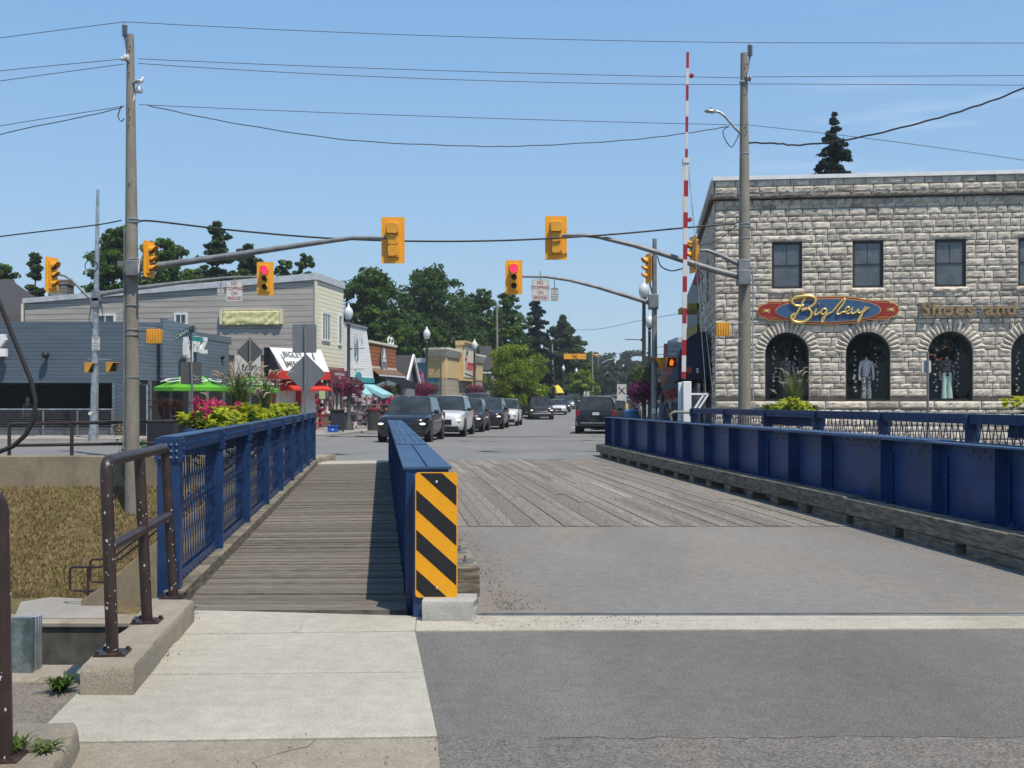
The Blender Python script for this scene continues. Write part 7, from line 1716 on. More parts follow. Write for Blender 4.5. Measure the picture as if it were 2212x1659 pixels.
            b.build('spokes', M_['rim'], wh, local=True)
    b = MB(); b.bb(-.16,.16,fr-.03,fr-.012,.44*s_,.52*s_) ; b.build('front_plate', M_['sign_w'], t, local=True)
    b = MB(); b.bb(-.16,.16,y1+.005,y1+.02,.86*s_,.98*s_); b.build('rear_plate', M_['sign_w'], t, local=True)
    if kind == 'suv':
        b = MB()
        for sx in (-1,1): b.tube([(sx*w2*.66,rfr+.1,H-.02),(sx*w2*.66,rfr+.2,H+.04),(sx*w2*.66,rre-.2,H+.04),(sx*w2*.66,rre-.05,H-.03)], .018, 6)
        b.build('roof_rail', M_['galv_d'] if col[0] != 'white' else M_['black'], t, local=True)
        b = MB(); b.bb(-w2*.72,w2*.72,y1-.03,y1+.014,.34*s_,.52*s_); b.build('rear_bumper', M_['black'], t, local=True, bevel=.02)
    return t
BLK = ('black', (.008,.009,.012)); WHT = ('white', (.62,.63,.64), 0.0); GRY = ('charcoal', (.028,.029,.032)); BRN = ('dark_brown', (.03,.022,.022)); NVY = ('dark_blue', (.02,.03,.05)); SLV = ('silver', (.35,.36,.37)); DRK = ('dark_plum', (.022,.016,.02))
def carpos(xl, d, Lc, Wc, ang):        # place by the front face: xl is the front centre in print units
    f = V((PX(xl,d), d, zg(d))); h = V((math.sin(ang), -math.cos(ang), 0)); return f - h*(Lc/2)
def put(xf, d, ang, label, name='parked_car', cat='car', **k):
    a = R(ang); Lc = k.get('L_', 4.9); f = V((PX(xf,d), d, 0)); h = V((math.sin(a), -math.cos(a), 0)); c = f-h*(Lc/2); c.z = zg(c.y)
    return make_car(name, label, cat, c, a, **k)
TH = -4.5    # cars face the camera along the street
SA = TH+1
put(867, 41.5, TH, 'black SUV with lit headlamps at the head of the waiting queue', name='queued_car', cat='SUV', L_=5.05, Wd=1.98, H=1.74, col=BLK, side=1)
put(951, 48.3, TH, 'white SUV with black grille, second in the waiting queue', name='queued_car', cat='SUV', L_=5.1, Wd=1.97, H=1.80, col=WHT, side=None)
put(1001, 55.2, TH, 'dark compact SUV with lit headlamps, third in the waiting queue', name='queued_car', cat='SUV', L_=4.5, Wd=1.85, H=1.68, col=GRY)
put(1046, 61.0, TH, 'dark plum minivan with lit headlamps, fourth in the waiting queue', name='queued_car', cat='minivan', L_=5.1, Wd=1.98, H=1.75, col=DRK, kind='van')
put(1086, 69.0, TH, 'white compact SUV, fifth in the waiting queue', name='queued_car', cat='SUV', L_=4.6, Wd=1.85, H=1.69, col=WHT, lights=False)
put(1170, 92.5, TH+5, 'dark pickup truck with chrome bumper driving toward the bridge', name='pickup_truck', cat='pickup truck', L_=5.8, Wd=2.05, H=1.93, col=BRN, kind='pickup', grille='chrome')
put(1203, 108, TH+2, 'white car just behind the dark pickup truck', name='distant_car', L_=4.7, Wd=1.85, H=1.5, col=WHT, kind='sedan', lights=False)
put(1213, 118, TH+2, 'dark blue car behind the white one after the pickup', name='distant_car', L_=4.8, Wd=1.9, H=1.68, col=NVY)
put(1224, 132, TH+2, 'silver distant car between two dark ones', name='distant_car', L_=4.7, Wd=1.85, H=1.6, col=SLV)
put(1240, 146, TH+2, 'tall dark distant SUV before the round sign', name='distant_car', L_=4.9, Wd=1.95, H=1.78, col=BLK, lights=False)
put(1257, 160, TH+2, 'last white car visible in the distance', name='distant_car', L_=4.7, Wd=1.85, H=1.5, col=WHT, kind='sedan', lights=False)
# parked on the left beyond the queue
put(1140, 98, TH, 'black car parked at the left kerb beside the pickup', L_=4.8, Wd=1.9, H=1.7, col=BLK, lights=False, group='parked cars')
put(1062, 84, TH, 'dark car roof showing between the queue and the bright tree', L_=4.8, Wd=1.9, H=1.75, col=GRY, lights=False, group='parked cars')
put(1022, 74, TH, 'grey van roof showing over the queue under a pink basket', L_=5.1, Wd=1.95, H=2.1, col=SLV, kind='van', lights=False, group='parked cars')
put(1188, 150, TH, 'pale car by the yellow umbrella far up the street', L_=4.7, Wd=1.85, H=1.5, col=SLV, kind='sedan', lights=False, group='parked cars')
# right side, seen from behind: front points away
def putr(xr, d, ang, label, **k):
    a = R(180+ang); Lc = k.get('L_', 4.9); h = V((math.sin(R(-ang)), math.cos(R(-ang)), 0)); f = V((PX(xr,d), d, 0)); c = f+h*(Lc/2); c.z = zg(c.y)
    return make_car('parked_car', label, 'car', c, a, lights=False, group='parked cars', **k)
blk_suv = putr(1287, 52.5, -7, 'black SUV seen from behind at the right kerb, red tail lamps and white plate', L_=4.95, Wd=2.0, H=1.78, col=BLK)
sl = [c for c in blk_suv.children if c.name.startswith('rear_bumper')]
b = MB(); b.bb(-.72,.72,2.49,2.505,.50,.54); b.build('chrome_strip', M_['galv'], blk_suv, local=True)
putr(1322, 59.5, -7, 'dark car parked ahead of the black SUV on the right', L_=4.7, Wd=1.9, H=1.6, col=GRY)
putr(1336, 66.5, -7, 'second dark car ahead of the black SUV on the right', L_=4.7, Wd=1.9, H=1.66, col=BLK)
putr(1330, 74, -9, 'white pickup roof showing over the black SUV', L_=5.8, Wd=2.0, H=1.95, col=WHT)
putr(1352, 84, -9, 'dark car beyond the white pickup near the white X sign', L_=4.8, Wd=1.9, H=1.9, col=BLK)
putr(1345, 98, -9, 'pale car roof furthest along the right kerb', L_=4.8, Wd=1.9, H=1.9, col=WHT)

# ================================================================ street clutter on the left pavement
def bin_cart(c, label):
    t = thing('wheeled_bin', label, 'bin', c, .15); b = MB(); b.box((0,0,.52), (.56,.62,.9), taper=1.16); b.build('bin_body', pm('bin_plastic', (.022,.025,.032), .6), t, local=True, bevel=.02)
    b = MB(); b.box((0,-.02,1.01), (.70,.78,.07)); b.tube([(-.28,.38,.98),(.28,.38,.98)], .025, 8); b.build('lid', M_['rubber'], t, local=True, bevel=.02)
    for s_ in (-1,1): b = MB(); b.lathe([(.1,-.03),(.1,.03)], 14, (s_*.26,.3,.1), Matrix.Rotation(R(90),4,'Y')); b.build('wheel', M_['rubber'], t, local=True)
    return t
bin_cart(V((PX(729,51.5),51.5,.12)), 'tall dark wheeled bin at the kerb with a blue box beside it')
t = thing('recycling_box', 'small bright blue recycling box at the foot of the dark bin', 'recycling box', (PX(719,51),51,.12), .1)
b = MB(); b.box((0,0,.15), (.42,.34,.28), taper=1.15); b.box((0,0,.295), (.54,.45,.03)); b.build('box', pm('recycle_blue', (.01,.09,.48), .45), t, local=True, bevel=.01)
b = MB(); b.add([(-.05,-.2,.1),(.05,-.2,.1),(0,-.2,.19)], [(0,1,2)]); b.build('emblem', M_['sign_w'], t, local=True)
def litter_bin(x, d, label):
    t = thing('litter_bin', label, 'litter bin', (PX(x,d),d,.12)); b = MB()
    for k in range(16):
        a = k*math.pi/8; b.box((.3*math.cos(a),.3*math.sin(a),.5), (.09,.03,.95), rz=a+math.pi/2)
    b.lathe([(.26,.05),(.26,.95)], 16); b.build('slats', M_['lampiron'], t, local=True); b = MB(); b.lathe([(.34,.95),(.34,1.05),(.25,1.1),(.01,1.12)], 16); b.build('top', pm('bin_lid_red', (.12,.01,.015), .5), t, local=True)
litter_bin(808, 53.5, 'dark slatted litter bin with red lid in front of the black SUV')
def rack(x, d, w_, h, label, cols, n=14, seed=0):
    t = thing('display_rack', label, 'display rack', (PX(x,d),d,.12), .25); rr = random.Random(seed)
    b = MB(); 
    for s_ in (-1,1): b.beam((s_*w_/2,0,0),(s_*w_/2*.8,0,h), .04,.04); b.beam((s_*w_/2,.4,0),(s_*w_/2*.8,.1,h), .04,.04)
    for z in (.3,.75,1.2): 
        if z < h: b.bb(-w_/2,w_/2,-.02,.38,z,z+.03)
    b.build('rack_frame', M_['red'] if seed == 1 else M_['galv_d'], t, local=True, smooth=False)
    for k, cm in enumerate(cols):
        for i in range(n): b = MB(); b.box((rr.uniform(-w_/2,w_/2), rr.uniform(-.08,.3), rr.uniform(.25,h)), (rr.uniform(.1,.24),rr.uniform(.05,.12),rr.uniform(.1,.32)), rz=rr.uniform(-.5,.5), ry=rr.uniform(-.3,.3)); b.build('garment', cm, t, local=True, smooth=False)
    return t
gp = pm('goods_pink', (.45,.20,.26), .8, var=.4, scale=14, col2=(.7,.6,.6)); gd = pm('goods_dark', (.03,.025,.03), .8, var=.4); go = pm('goods_orange', (.55,.16,.03), .8, var=.3, scale=9); gr = pm('goods_red', (.42,.02,.06), .8); gt = pm('goods_tan', (.28,.19,.13), .8); gs = pm('striped_goods', (.5,.4,.42), .8, col2=(.06,.04,.06), scale=22, fac=(.48,.52))
rack(703, 55.0, .9, 1.7, 'red stepped display rack of shoes beside the dark bin', [gr, gt, gd], 9, 1)
rack(770, 57.5, 1.3, 1.75, 'clothing rack of striped and pink clothes right of the first lamp', [gs, gd, gp], 16, 2)
rack(795, 60.0, 1.2, 1.7, 'rack of pink clothes behind the litter bin', [gp, gs], 14, 3)
rack(820, 62.5, 1.5, 1.6, 'rack of orange and red clothes left of the black SUV', [go, gr, gd], 16, 4)
rack(634, 57.0, .7, 1.3, 'small rack with patterned goods before the red and white shop', [gs, gt], 8, 5)
t = thing('a_board', 'small pale green notice leaning on the red rack', 'notice board', (PX(697,54.8),54.7,1.7)); b = MB(); b.box((0,0,.15),(.3,.03,.38), rx=.1); b.build('board', pm('pale_green', (.50,.55,.28), .7), t, local=True)
# patio: parasols, planters with red grass, table
def parasol(c, r_, h, label, seed):
    t = thing('parasol', label, 'parasol', c); n = 6; b = MB(); vs = [(0,0,h)]; 
    for ring, (f, dz) in enumerate(((.5,-.36),(1,-.66),(1,-.80))):
        for k in range(n*4):
            a = 2*math.pi*k/(n*4)+.3; sc = r_*f*(1-.10*abs(math.sin(n*a/2-.9))*(f > .4)); vs.append((sc*math.cos(a), sc*math.sin(a), h+dz))
    m = n*4; fs = [(0,1+k,1+(k+1)%m) for k in range(m)]+[(1+q*m+k,1+(q+1)*m+k,1+(q+1)*m+(k+1)%m,1+q*m+(k+1)%m) for q in range(2) for k in range(m)]
    b.add(vs, fs); b.build('canopy', M_['parasol'], t, local=True, angle=20)
    b = MB(); b.tube([(0,0,0),(0,0,h)], .03, 8); b.build('pole', M_['steelw'], t, local=True)
    b = MB()
    for k in range(4):
        a = -math.pi/2+(k-1.5)*.9; c0_ = V((math.cos(a)*r_*.68, math.sin(a)*r_*.68, h-.43)); e1 = V((-math.sin(a),math.cos(a),0)); e2 = V((math.cos(a)*.87,math.sin(a)*.87,-.30)); nn = e1.cross(e2)
        P = [c0_+e1*.40*math.cos(q*.39)+e2*.22*math.sin(q*.39)-nn*.06 for q in range(16)]; b.tube(P+[P[0]], .022, 4)
    b.build('oval_emblem', M_['white'], t, local=True)
    b = MB()
    for k in range(4):
        a = -math.pi/2+(k-1.5)*.9; c0_ = V((math.cos(a)*r_*.68, math.sin(a)*r_*.68, h-.425)); e1 = V((-math.sin(a),math.cos(a),0)); e2 = V((math.cos(a)*.87,math.sin(a)*.87,-.30)); nn = e1.cross(e2)
        b.add([c0_+e1*.3*math.cos(q*.52)+e2*.14*math.sin(q*.52)-nn*.05 for q in range(12)], [tuple(range(12))])
    b.build('emblem_fill', M_['lf_deep'], t, local=True, smooth=False); return t
M_['parasol'] = pm('green_canvas', (.10,.36,.015), .7, var=.08)
parasol(V((PX(415,44),44,.12)), 1.45, 2.62, 'bright green parasol behind the flower planter and the CANAL post', 1)
parasol(V((PX(541,50),50,.12)), 1.25, 2.6, 'second bright green parasol behind the dark diamond sign', 2)
def tuft(name, c, n, h, sp, mats, label, cat, seed, blade=.012, droop=.5, grp=None):
    t = thing(name, label, cat, c, group=grp); rr = random.Random(seed); b = MB(); pl = MB()
    for i in range(n):
        a = rr.uniform(0,6.28); l = h*rr.uniform(.6,1.05); s = sp*rr.uniform(.15,1); p = V(c)+V((rr.uniform(-.05,.05)*sp*2, rr.uniform(-.05,.05)*sp*2, 0)); u = V((math.cos(a),math.sin(a),0)); q = V((-u.y,u.x,0))*blade
        pts = [p, p+u*s*.25+V((0,0,l*.5)), p+u*s*.6+V((0,0,l*.88)), p+u*s+V((0,0,l*(1-droop*s/sp*.4)))]
        vs = []
        for k, x in enumerate(pts): wq = q*(1,.9,.6,.1)[k]; vs += [x-wq, x+wq]
        b.add(vs, [(0,1,3,2),(2,3,5,4),(4,5,7,6)], tint=rr.uniform(.7,1.2))
        if i % 5 == 0: pl.tube([pts[2], pts[3], pts[3]+u*s*.25+V((0,0,.02))], [.006,.018,.003], 4, tint=rr.uniform(.8,1.2))
    b.build('blades', mats[0], t, smooth=False); pl.build('plumes', mats[1], t, smooth=False); return t
for i, (x, y, d) in enumerate(((352,900,38),(378,900,39.5),(430,900,41))):
    tuft('fountain_grass', W(x,y+8,d), 190, .8, .45, (M_['redgrass'], M_['redgrass']), ['dark red fountain grass right of the left utility pole','second red fountain grass left of the CANAL post','third red fountain grass behind the pink flowers'][i], 'ornamental grass', 20+i, grp='red fountain grasses on the patio')
    t = thing('patio_planter', ['dark box planter under the first red grass','dark box planter under the second red grass','dark box planter under the third red grass'][i], 'planter', (PX(x,d),d,.0), group='dark patio planters'); b = MB(); b.box((PX(x,d),d,.45),(.9,.6,.9)); b.build('box', M_['black'], t, bevel=.02)
# bridge flower planters hung on the railings
def leaf_star(b, c, r_, n, rr, up=.5):
    for k in range(n):
        a = rr.uniform(0,6.28); el = rr.uniform(-.3,1.0); u = V((math.cos(a)*math.cos(el), math.sin(a)*math.cos(el), math.sin(el))); l = r_*rr.uniform(.7,1.2)
        s = u.cross(V((0,0,1))).normalized()*l*.27; m = c+u*l*.5; e = c+u*l+V((0,0,-l*.25)); k_ = c+u*l*.05
        b.add([k_, m-s+V((0,0,.01)), e, m+s+V((0,0,.01)), m-V((0,0,l*.07))], [(0,4,1),(1,4,2),(2,4,3),(3,4,0)], tint=rr.uniform(.75,1.15))
def flower_planter(A, B, y0_, y1_, h, off, label, seed, flowers=True, plume=None, trail=True):
    p, q = on(A,B,y0_), on(A,B,y1_); u = (q-p).normalized(); nrm = V((-u.y,u.x,0))*off; Lp = (q-p).length
    t = thing('flower_planter', label, 'flower planter', (p.x+nrm.x, p.y+nrm.y, h-.3), group='flower planters hung on the bridge railings'); rr = random.Random(seed)
    b = MB(frame(p+nrm, u)); b.bb(0,Lp,-.13,.13,h-.27,h-.02); b.bb(-.01,Lp+.01,-.15,.15,h-.04,h-.01); b.build('trough', M_['blue'], t, bevel=.01)
    b = MB()
    for i in range(int(Lp*15)):
        x = rr.random(); c = p.lerp(q,x)+nrm+V((rr.uniform(-.16,.16), rr.uniform(-.1,.1), h+rr.uniform(-.03,.18))); leaf_star(b, c, .15, 9, rr)
    b.build('lime_leaves', M_['lime'], t, smooth=False)
    b = MB()
    for i in range(int(Lp*8)):
        c = p.lerp(q,rr.random())+nrm+V((rr.uniform(-.15,.15),0,h+rr.uniform(-.05,.1))); leaf_star(b, c, .13, 7, rr)
        if trail and rr.random() < .5:
            for k in range(6): leaf_star(b, c+V((rr.uniform(-.1,.1),rr.uniform(-.1,.1),-.1*k)), .07, 4, rr)
    b.build('green_leaves', M_['green'], t, smooth=False)
    if flowers:
        b = MB()
        for cx in flowers:
            for i in range(7):
                c = p.lerp(q,cx+rr.gauss(0,.028))+nrm+V((rr.gauss(0,.05), 0, h+.20+rr.gauss(0,.05)))
                blob_leaves(b, c, (.05,.05,.045), 24, .025, rr, shell=.7)
        b.build('pink_blossoms', M_['pink'], t, smooth=False)
    if plume is not None:
        c = p.lerp(q,plume)+nrm+V((0,0,h-.03)); pb_ = MB(); bb_ = MB()
        for i in range(260):
            a = rr.uniform(0,6.28); l = .82*rr.uniform(.5,1.05); s = .42*rr.random(); uu = V((math.cos(a),math.sin(a),0)); qq = V((-uu.y,uu.x,0))*.006
            P = [c+V((rr.uniform(-.05,.05),rr.uniform(-.05,.05),0)), c+uu*s*.3+V((0,0,l*.55)), c+uu*s+V((0,0,l*.95))]
            bb_.add([P[0]-qq,P[0]+qq,P[1]+qq,P[1]-qq,P[2]], [(0,1,2,3),(3,2,4)], tint=rr.uniform(.8,1.15))
            if i % 9 == 0: pb_.tube([P[2]-V((0,0,.06)), P[2]+uu*.04, P[2]+uu*.12+V((0,0,.02))], [.005,.017,.004], 5)
        bb_.build('grass_blades', M_['blade'], t, smooth=False); pb_.build('plumes', M_['plume'], t, smooth=False)
    return t
flower_planter(fA, fB, 11.4, 16.6, 1.27, .24, 'long railing planter with lime leaves, pink blossoms and tall grass, nearest left', 1, flowers=(.02,.17,.36,.52), plume=.66)
flower_planter(fA, fB, 17.6, 23.4, 1.27, .24, 'second left railing planter full of lime leaves, beside the sign backs', 2, flowers=False, plume=.12)
aR, bR = V((7.1,4.6,0)), V((4.27,26.2,0))
flower_planter(aR, bR, 19.6, 22.0, 1.37, -.25, 'right railing planter with tall plumed grass before the first arched window', 3, flowers=False, plume=.45)
flower_planter(aR, bR, 12.0, 13.6, 1.37, -.25, 'right railing planter with lime and silver leaves cut by the picture edge', 4, flowers=False, plume=.1)
# shrub by the retaining wall
t = thing('wild_shrub', 'scraggly dark shrub growing up the retaining wall beside the left pole', 'shrub', (PX(268,31.1),31.1,-.6)); rr = random.Random(5); b = MB()
for c, r_ in (((265,985),.22),((262,950),.3),((272,1010),.2),((310,960),.15),((255,925),.18)): blob_leaves(b, W(c[0],c[1],31.1), (r_,r_*.6,r_*1.3), 60, .035, rr, shell=.3)
b.build('leaves', M_['lf_dark'], t, smooth=False); b = MB()
for a, c in (((268,1040),(262,930)),((268,1040),(275,960)),((268,1010),(310,955))): b.tube([W(*a,31.1),W(*c,31.1)], [.012,.005], 5)
b.build('stems', M_['bark'], t)
# traffic cone-like white shapes / round far sign / X sign
back_post('sign_post', 1267, 845, 872, 120, 'small round sign back on a thin post in the distance', [('sq',1267,852,12,12,'steelw')], r_=.05, zb=zg(120))
t = flat_sign('white_x_sign', W(1343,851,60), .5, 1.05, 'white sign with a black X left of the purple basket', corner=.02)
b = MB(); b.beam((-.17,-.008,-.0),(.17,-.008,.36), .05,.01, up=(0,1,0)); b.beam((-.17,-.010,.36),(.17,-.010,0), .05,.01, up=(0,1,0)); b.build('cross_symbol', M_['black'], t, local=True, smooth=False)
b = MB(); b.tube([(0,.03,-1.9),(0,.03,.5)], .03, 6); b.build('post', M_['galv_d'], t, local=True)
t = thing('yellow_post', 'short yellow post below the purple hanging basket', 'bollard', (PX(1354,58),58,.12)); b = MB(); b.lathe([(.08,0),(.08,1.25),(.03,1.32)], 10); b.build('post', pm('dull_yellow', (.45,.36,.12), .7), t, local=True)
t = thing('blue_bin', 'small blue bin top behind the end of the right girder', 'bin', (PX(1364,44),44,.12)); b = MB(); b.lathe([(.25,0),(.28,1.0),(.3,1.02),(.2,1.1),(.01,1.12)], 14); b.build('bin', pm('bin_blue', (.03,.14,.28), .5), t, local=True)
t = thing('cafe_umbrella', 'yellow cafe umbrella far up the street in front of the white building', 'parasol', (PX(1203,140),140,zg(140))); b = MB(); b.lathe([(.9,1.9),(.6,2.5),(.15,2.9),(.01,2.95)], 8); b.build('canopy', pm('yellow_canvas', (.62,.50,.03), .7), t, local=True, angle=20); b = MB(); b.tube([(0,0,0),(0,0,3.2)], .05, 6); b.build('pole', M_['white'], t, local=True)
# ================================================================ people
def person(loc, rz, label, top, legs, hair, h=1.68, stride=.12, dress=False, arm=.1, hairlen=.0):
    t = thing('person', label, 'person', loc, rz, 'pedestrians'); s = h/1.68
    bm_v = [(0,0,.93),(0,0,1.08),(0,0,1.25),(0,-.0,1.40),(0,-.01,1.48),(0,-.02,1.545),(0,-.025,1.62),
            (.09,0,.86),(.095,-stride,.47),(.095,-stride*.2,.07),(.10,-stride*.2-.14,.03),
            (-.09,0,.86),(-.095,stride*.6,.47),(-.095,stride*1.6,.09),(-.10,stride*1.6-.13,.04),
            (.17,0,1.38),(.225,.03,1.12),(.235,-arm,.90),(.235,-arm-.05,.80),(-.17,0,1.38),(-.225,-.02,1.12),(-.235,arm*.3,.90),(-.235,arm*.3-.03,.80)]
    ed = [(0,1),(1,2),(2,3),(3,4),(4,5),(5,6),(0,7),(7,8),(8,9),(9,10),(0,11),(11,12),(12,13),(13,14),(3,15),(15,16),(16,17),(17,18),(3,19),(19,20),(20,21),(21,22)]
    rad = [(.13,.10),(.115,.085),(.135,.095),(.12,.085),(.05,.05),(.085,.095),(.07,.085),(.085,.085),(.058,.058),(.04,.045),(.035,.03),(.085,.085),(.058,.058),(.04,.045),(.035,.03),(.052,.052),(.04,.04),(.03,.03),(.022,.038),(.052,.052),(.04,.04),(.03,.03),(.022,.038)]
    def skin(name, idx, ids, mat, grow, parent=t, sub=1):
        mp_ = {i: k for k, i in enumerate(ids)}; me = bpy.data.meshes.new(name); me.from_pydata([tuple(V(bm_v[i])*s) for i in ids], [(mp_[a], mp_[c]) for a, c in ed if a in mp_ and c in mp_], [])
        o = bpy.data.objects.new(name, me); C.objects.link(o); o.parent = parent; me.materials.append(mat)
        md = o.modifiers.new('skin', 'SKIN'); md.use_smooth_shade = True
        for i in ids: me.skin_vertices[0].data[mp_[i]].radius = ((rad[i][0]+grow)*s, (rad[i][1]+grow)*s)
        me.skin_vertices[0].data[0].use_root = True; sb = o.modifiers.new('sub', 'SUBSURF'); sb.levels = sb.render_levels = sub; return o
    skin('body', None, list(range(23)), M_['skin'], 0, sub=2)
    skin('shirt', None, [2,1,0,3,15,16,19,20], top, .014)
    if dress: b = MB(); loft(b, [((0,0,.45*s),.20*s,.18*s),((0,0,.75*s),.19*s,.16*s),((0,0,1.0*s),.15*s,.12*s),((0,0,1.12*s),.135*s,.105*s)]); b.build('skirt', top, t, local=True, angle=80)
    else: skin('trousers', None, [0,7,8,9,11,12,13], legs, .012)
    b = MB(); b.ell((0,-.005*s,1.605*s), (.088*s,.10*s,.11*s), 12, 8); 
    if hairlen: b.ell((0,.04*s,(1.55-hairlen/2)*s), (.085*s,.055*s,(.10+hairlen/2)*s), 10, 8)
    b.build('hair', hair, t, local=True)
    b = MB(); 
    for sx in (-1,1): b.ell((sx*.032*s,-.105*s,1.60*s), (.011*s,.008*s,.007*s), 6, 4)
    b.build('eyes', M_['black'], t, local=True)
    return t
M_['skin'] = pm('skin', (.42,.25,.17), .6, var=.06); hb = pm('dark_hair', (.02,.014,.012), .6); hg = pm('grey_hair', (.3,.29,.28), .7)
clb = pm('blue_grey_cloth', (.09,.12,.18), .9, var=.2); clg = pm('grey_cloth', (.12,.12,.14), .9); clw = pm('light_cloth', (.5,.5,.5), .9); cld = pm('dark_cloth', (.03,.03,.035), .9)
person((PX(1431,43),43,.12), R(165), 'woman in a blue grey dress walking away by the far signal pole', clb, cld, hb, 1.66, dress=True, hairlen=.28)
person((PX(1463,44.5),44.5,.12), R(180), 'person in dark clothes left of the white gate pedestal', clg, cld, hb, 1.72)
person((PX(1449,60),60,.12), R(10), 'distant person in a light top under the black awning', clw, cld, hb, 1.7)
person((PX(961,73),73,.12), R(-60), 'person with dark hair behind the white queue car by the stone block wall', clw, cld, hb, 1.82)
person((PX(60,49.2),49.2,-.05), R(60), 'man in grey standing in the dark open front of the restaurant', clg, cld, hg, 1.75)

# ================================================================ trees
def limbs(b, base, top, r0, rr, n=7, spread=3, up=.3):
    pts = [V(base)]; 
    for k in range(1,6): f = k/5; pts.append(V(base).lerp(V(top), f)+V((rr.uniform(-.15,.15),rr.uniform(-.15,.15),0))*(f < 1))
    b.tube(pts, [r0*(1-.75*k/5) for k in range(6)], 8); ends = []
    for i in range(n):
        f = rr.uniform(up,.95); p = V(base).lerp(V(top), f); a = i*2.4+rr.uniform(-.4,.4); l = spread*rr.uniform(.5,1)*(1.1-f*.5); e = p+V((math.cos(a)*l, math.sin(a)*l, l*rr.uniform(.3,.8)))
        m = p.lerp(e,.5)+V((0,0,-.1*l)); b.tube([p,m,e], [r0*.35*(1.1-f), r0*.25*(1.1-f), .03], 6); ends.append(e)
    return ends
def deciduous(name, base, H, Wc, label, mat, seed, n=3600, leaf=.22, low=.16, blobs=30, irregular=1.0, grp='trees behind the buildings', bare=False):
    t = thing(name, label, 'tree', base, group=grp); rr = random.Random(seed); b = MB(); base = V(base)
    ends = limbs(b, base, base+V((0,0,H*.82)), .035*H*.6, rr, 10, Wc*.42, .25); b.build('trunk', M_['bark'], t, angle=60)
    b = MB(); B_ = []
    for i in range(blobs):
        f = (i+.5)/blobs; z = low+(1-low)*f; prof = math.sin(math.pi*min(1,(z-low)/(1-low)*.80+.17))**.55
        a = i*2.399+rr.uniform(-.3,.3); q = Wc*rr.uniform(.17,.27)*irregular*(.55+.45*prof); r_ = max(0,(Wc/2*prof*rr.uniform(.8,1.12)-q*.8))*(1 if i % 4 else .2)
        B_.append((base+V((math.cos(a)*r_, math.sin(a)*r_, min(z*H, H-q*.8))), q))
    tot = sum(q*q for _, q in B_)
    for c, q in B_:
        k = int(3.2*n*q*q/tot); tb = rr.uniform(.75,1.2)
        for j in range(max(4,k//45)):       # leaf clumps on the blob
            while True:
                p = V((rr.uniform(-1,1),rr.uniform(-1,1),rr.uniform(-.9,1)))
                if p.length < 1 and p.length > .2: break
            p = p.normalized()*rr.uniform(.55,1.08); cc = c+V((p.x*q,p.y*q,p.z*q*.8)); blob_leaves(b, cc, (q*.42,q*.42,q*.26), 45, leaf*.78, rr, tl=(.6*tb,1.25*tb), shell=.2)
    b.build('crown', mat, t, smooth=False); return t
def conifer(name, base, H, Wc, label, mat, seed, tiers=16, n=2600, leaf=.2, low=.1, sparse=False, grp='trees behind the buildings', curve=1.0):
    t = thing(name, label, 'tree', base, group=grp); rr = random.Random(seed); b = MB(); base = V(base); b.tube([base, base+V((0,0,H*.98))], [.02*H,.02], 8); cr_ = MB()
    for i in range(tiers):
        f = i/(tiers-1); z = H*(low+(1-low)*f**.9); R_ = Wc/2*(1-f)**curve+.02*H*(.3 if f > .95 else .6); nb_ = rr.randint(5,7) if not sparse else rr.randint(3,5)
        for k in range(nb_):
            zk = z+rr.uniform(-1,1)*H*(1-low)/tiers*1.6; a = k*6.28/nb_+i*1.1+rr.uniform(-.5,.5); l = R_*rr.uniform(.7,1.15)*(rr.uniform(.4,1.2) if sparse else 1); e = base+V((math.cos(a)*l, math.sin(a)*l, zk-l*(.22 if not sparse else -.12))); s = base+V((0,0,zk))
            b.tube([s, e], [.03+.004*H*(1-f),.01], 5); m = max(6, int(n/tiers/nb_))
            for j in range(m):
                g_ = rr.random()**.6 if not sparse else rr.uniform(.45,1.05); c = s.lerp(e, g_)+V((0,0,-rr.random()*.06*H*(1-f)*(0 if sparse else .6))); wd = l*(.22 if not sparse else .30)*(1.15-g_)+(.12 if not sparse else .3)
                blob_leaves(cr_, c, (wd,wd,wd*.45), 3, leaf, rr, tl=(.55,1.3), shell=.3)
    b.build('trunk', M_['bark'], t); cr_.build('crown', mat, t, smooth=False); return t
def TR(fn, name, xl, xr, ytop, d, label, mat, seed, zb=None, **k):
    zb = zg(d) if zb is None else zb; x = (xl+xr)/2; return fn(name, (PX(x,d),d,zb), PZ(ytop,d)-zb, (xr-xl)/F*d*(1.22 if fn is deciduous else 1.25), label, mat, seed, **k)
TR(deciduous,'maple_tree',-60,62,568,85,'leafy tree at the far left edge above the dark roof',M_['lf_dark'],1)
TR(conifer,'pine_tree',40,112,558,80,'thin pine beside the stone chimney',M_['lf_pine'],2,sparse=True,tiers=20,n=2400)
TR(deciduous,'maple_tree',172,318,492,74,'big leafy tree behind the left utility pole',M_['lf_dark'],3,n=5200)
TR(deciduous,'maple_tree',280,430,512,80,'big leafy tree right of the left utility pole',M_['lf_dark'],4,n=5200)
TR(deciduous,'oak_tree',395,480,572,86,'lower tree between the big maples and the white pine',M_['lf_deep'],5,n=2600)
TR(conifer,'white_pine',420,520,500,84,'tall irregular white pine behind the grey siding',M_['lf_pine'],6,sparse=True,tiers=26,n=4200,low=.3,curve=.5)
TR(conifer,'white_pine',490,580,540,88,'second pine behind the left red traffic light',M_['lf_pine'],7,sparse=True,tiers=24,n=4200,low=.3,curve=.5)
TR(deciduous,'oak_tree',470,570,580,84,'dark tree mass behind the red traffic light',M_['lf_deep'],17,n=2600)
TR(deciduous,'oak_tree',565,650,562,90,'small dark tree above the white roof edge',M_['lf_deep'],8,n=2200)
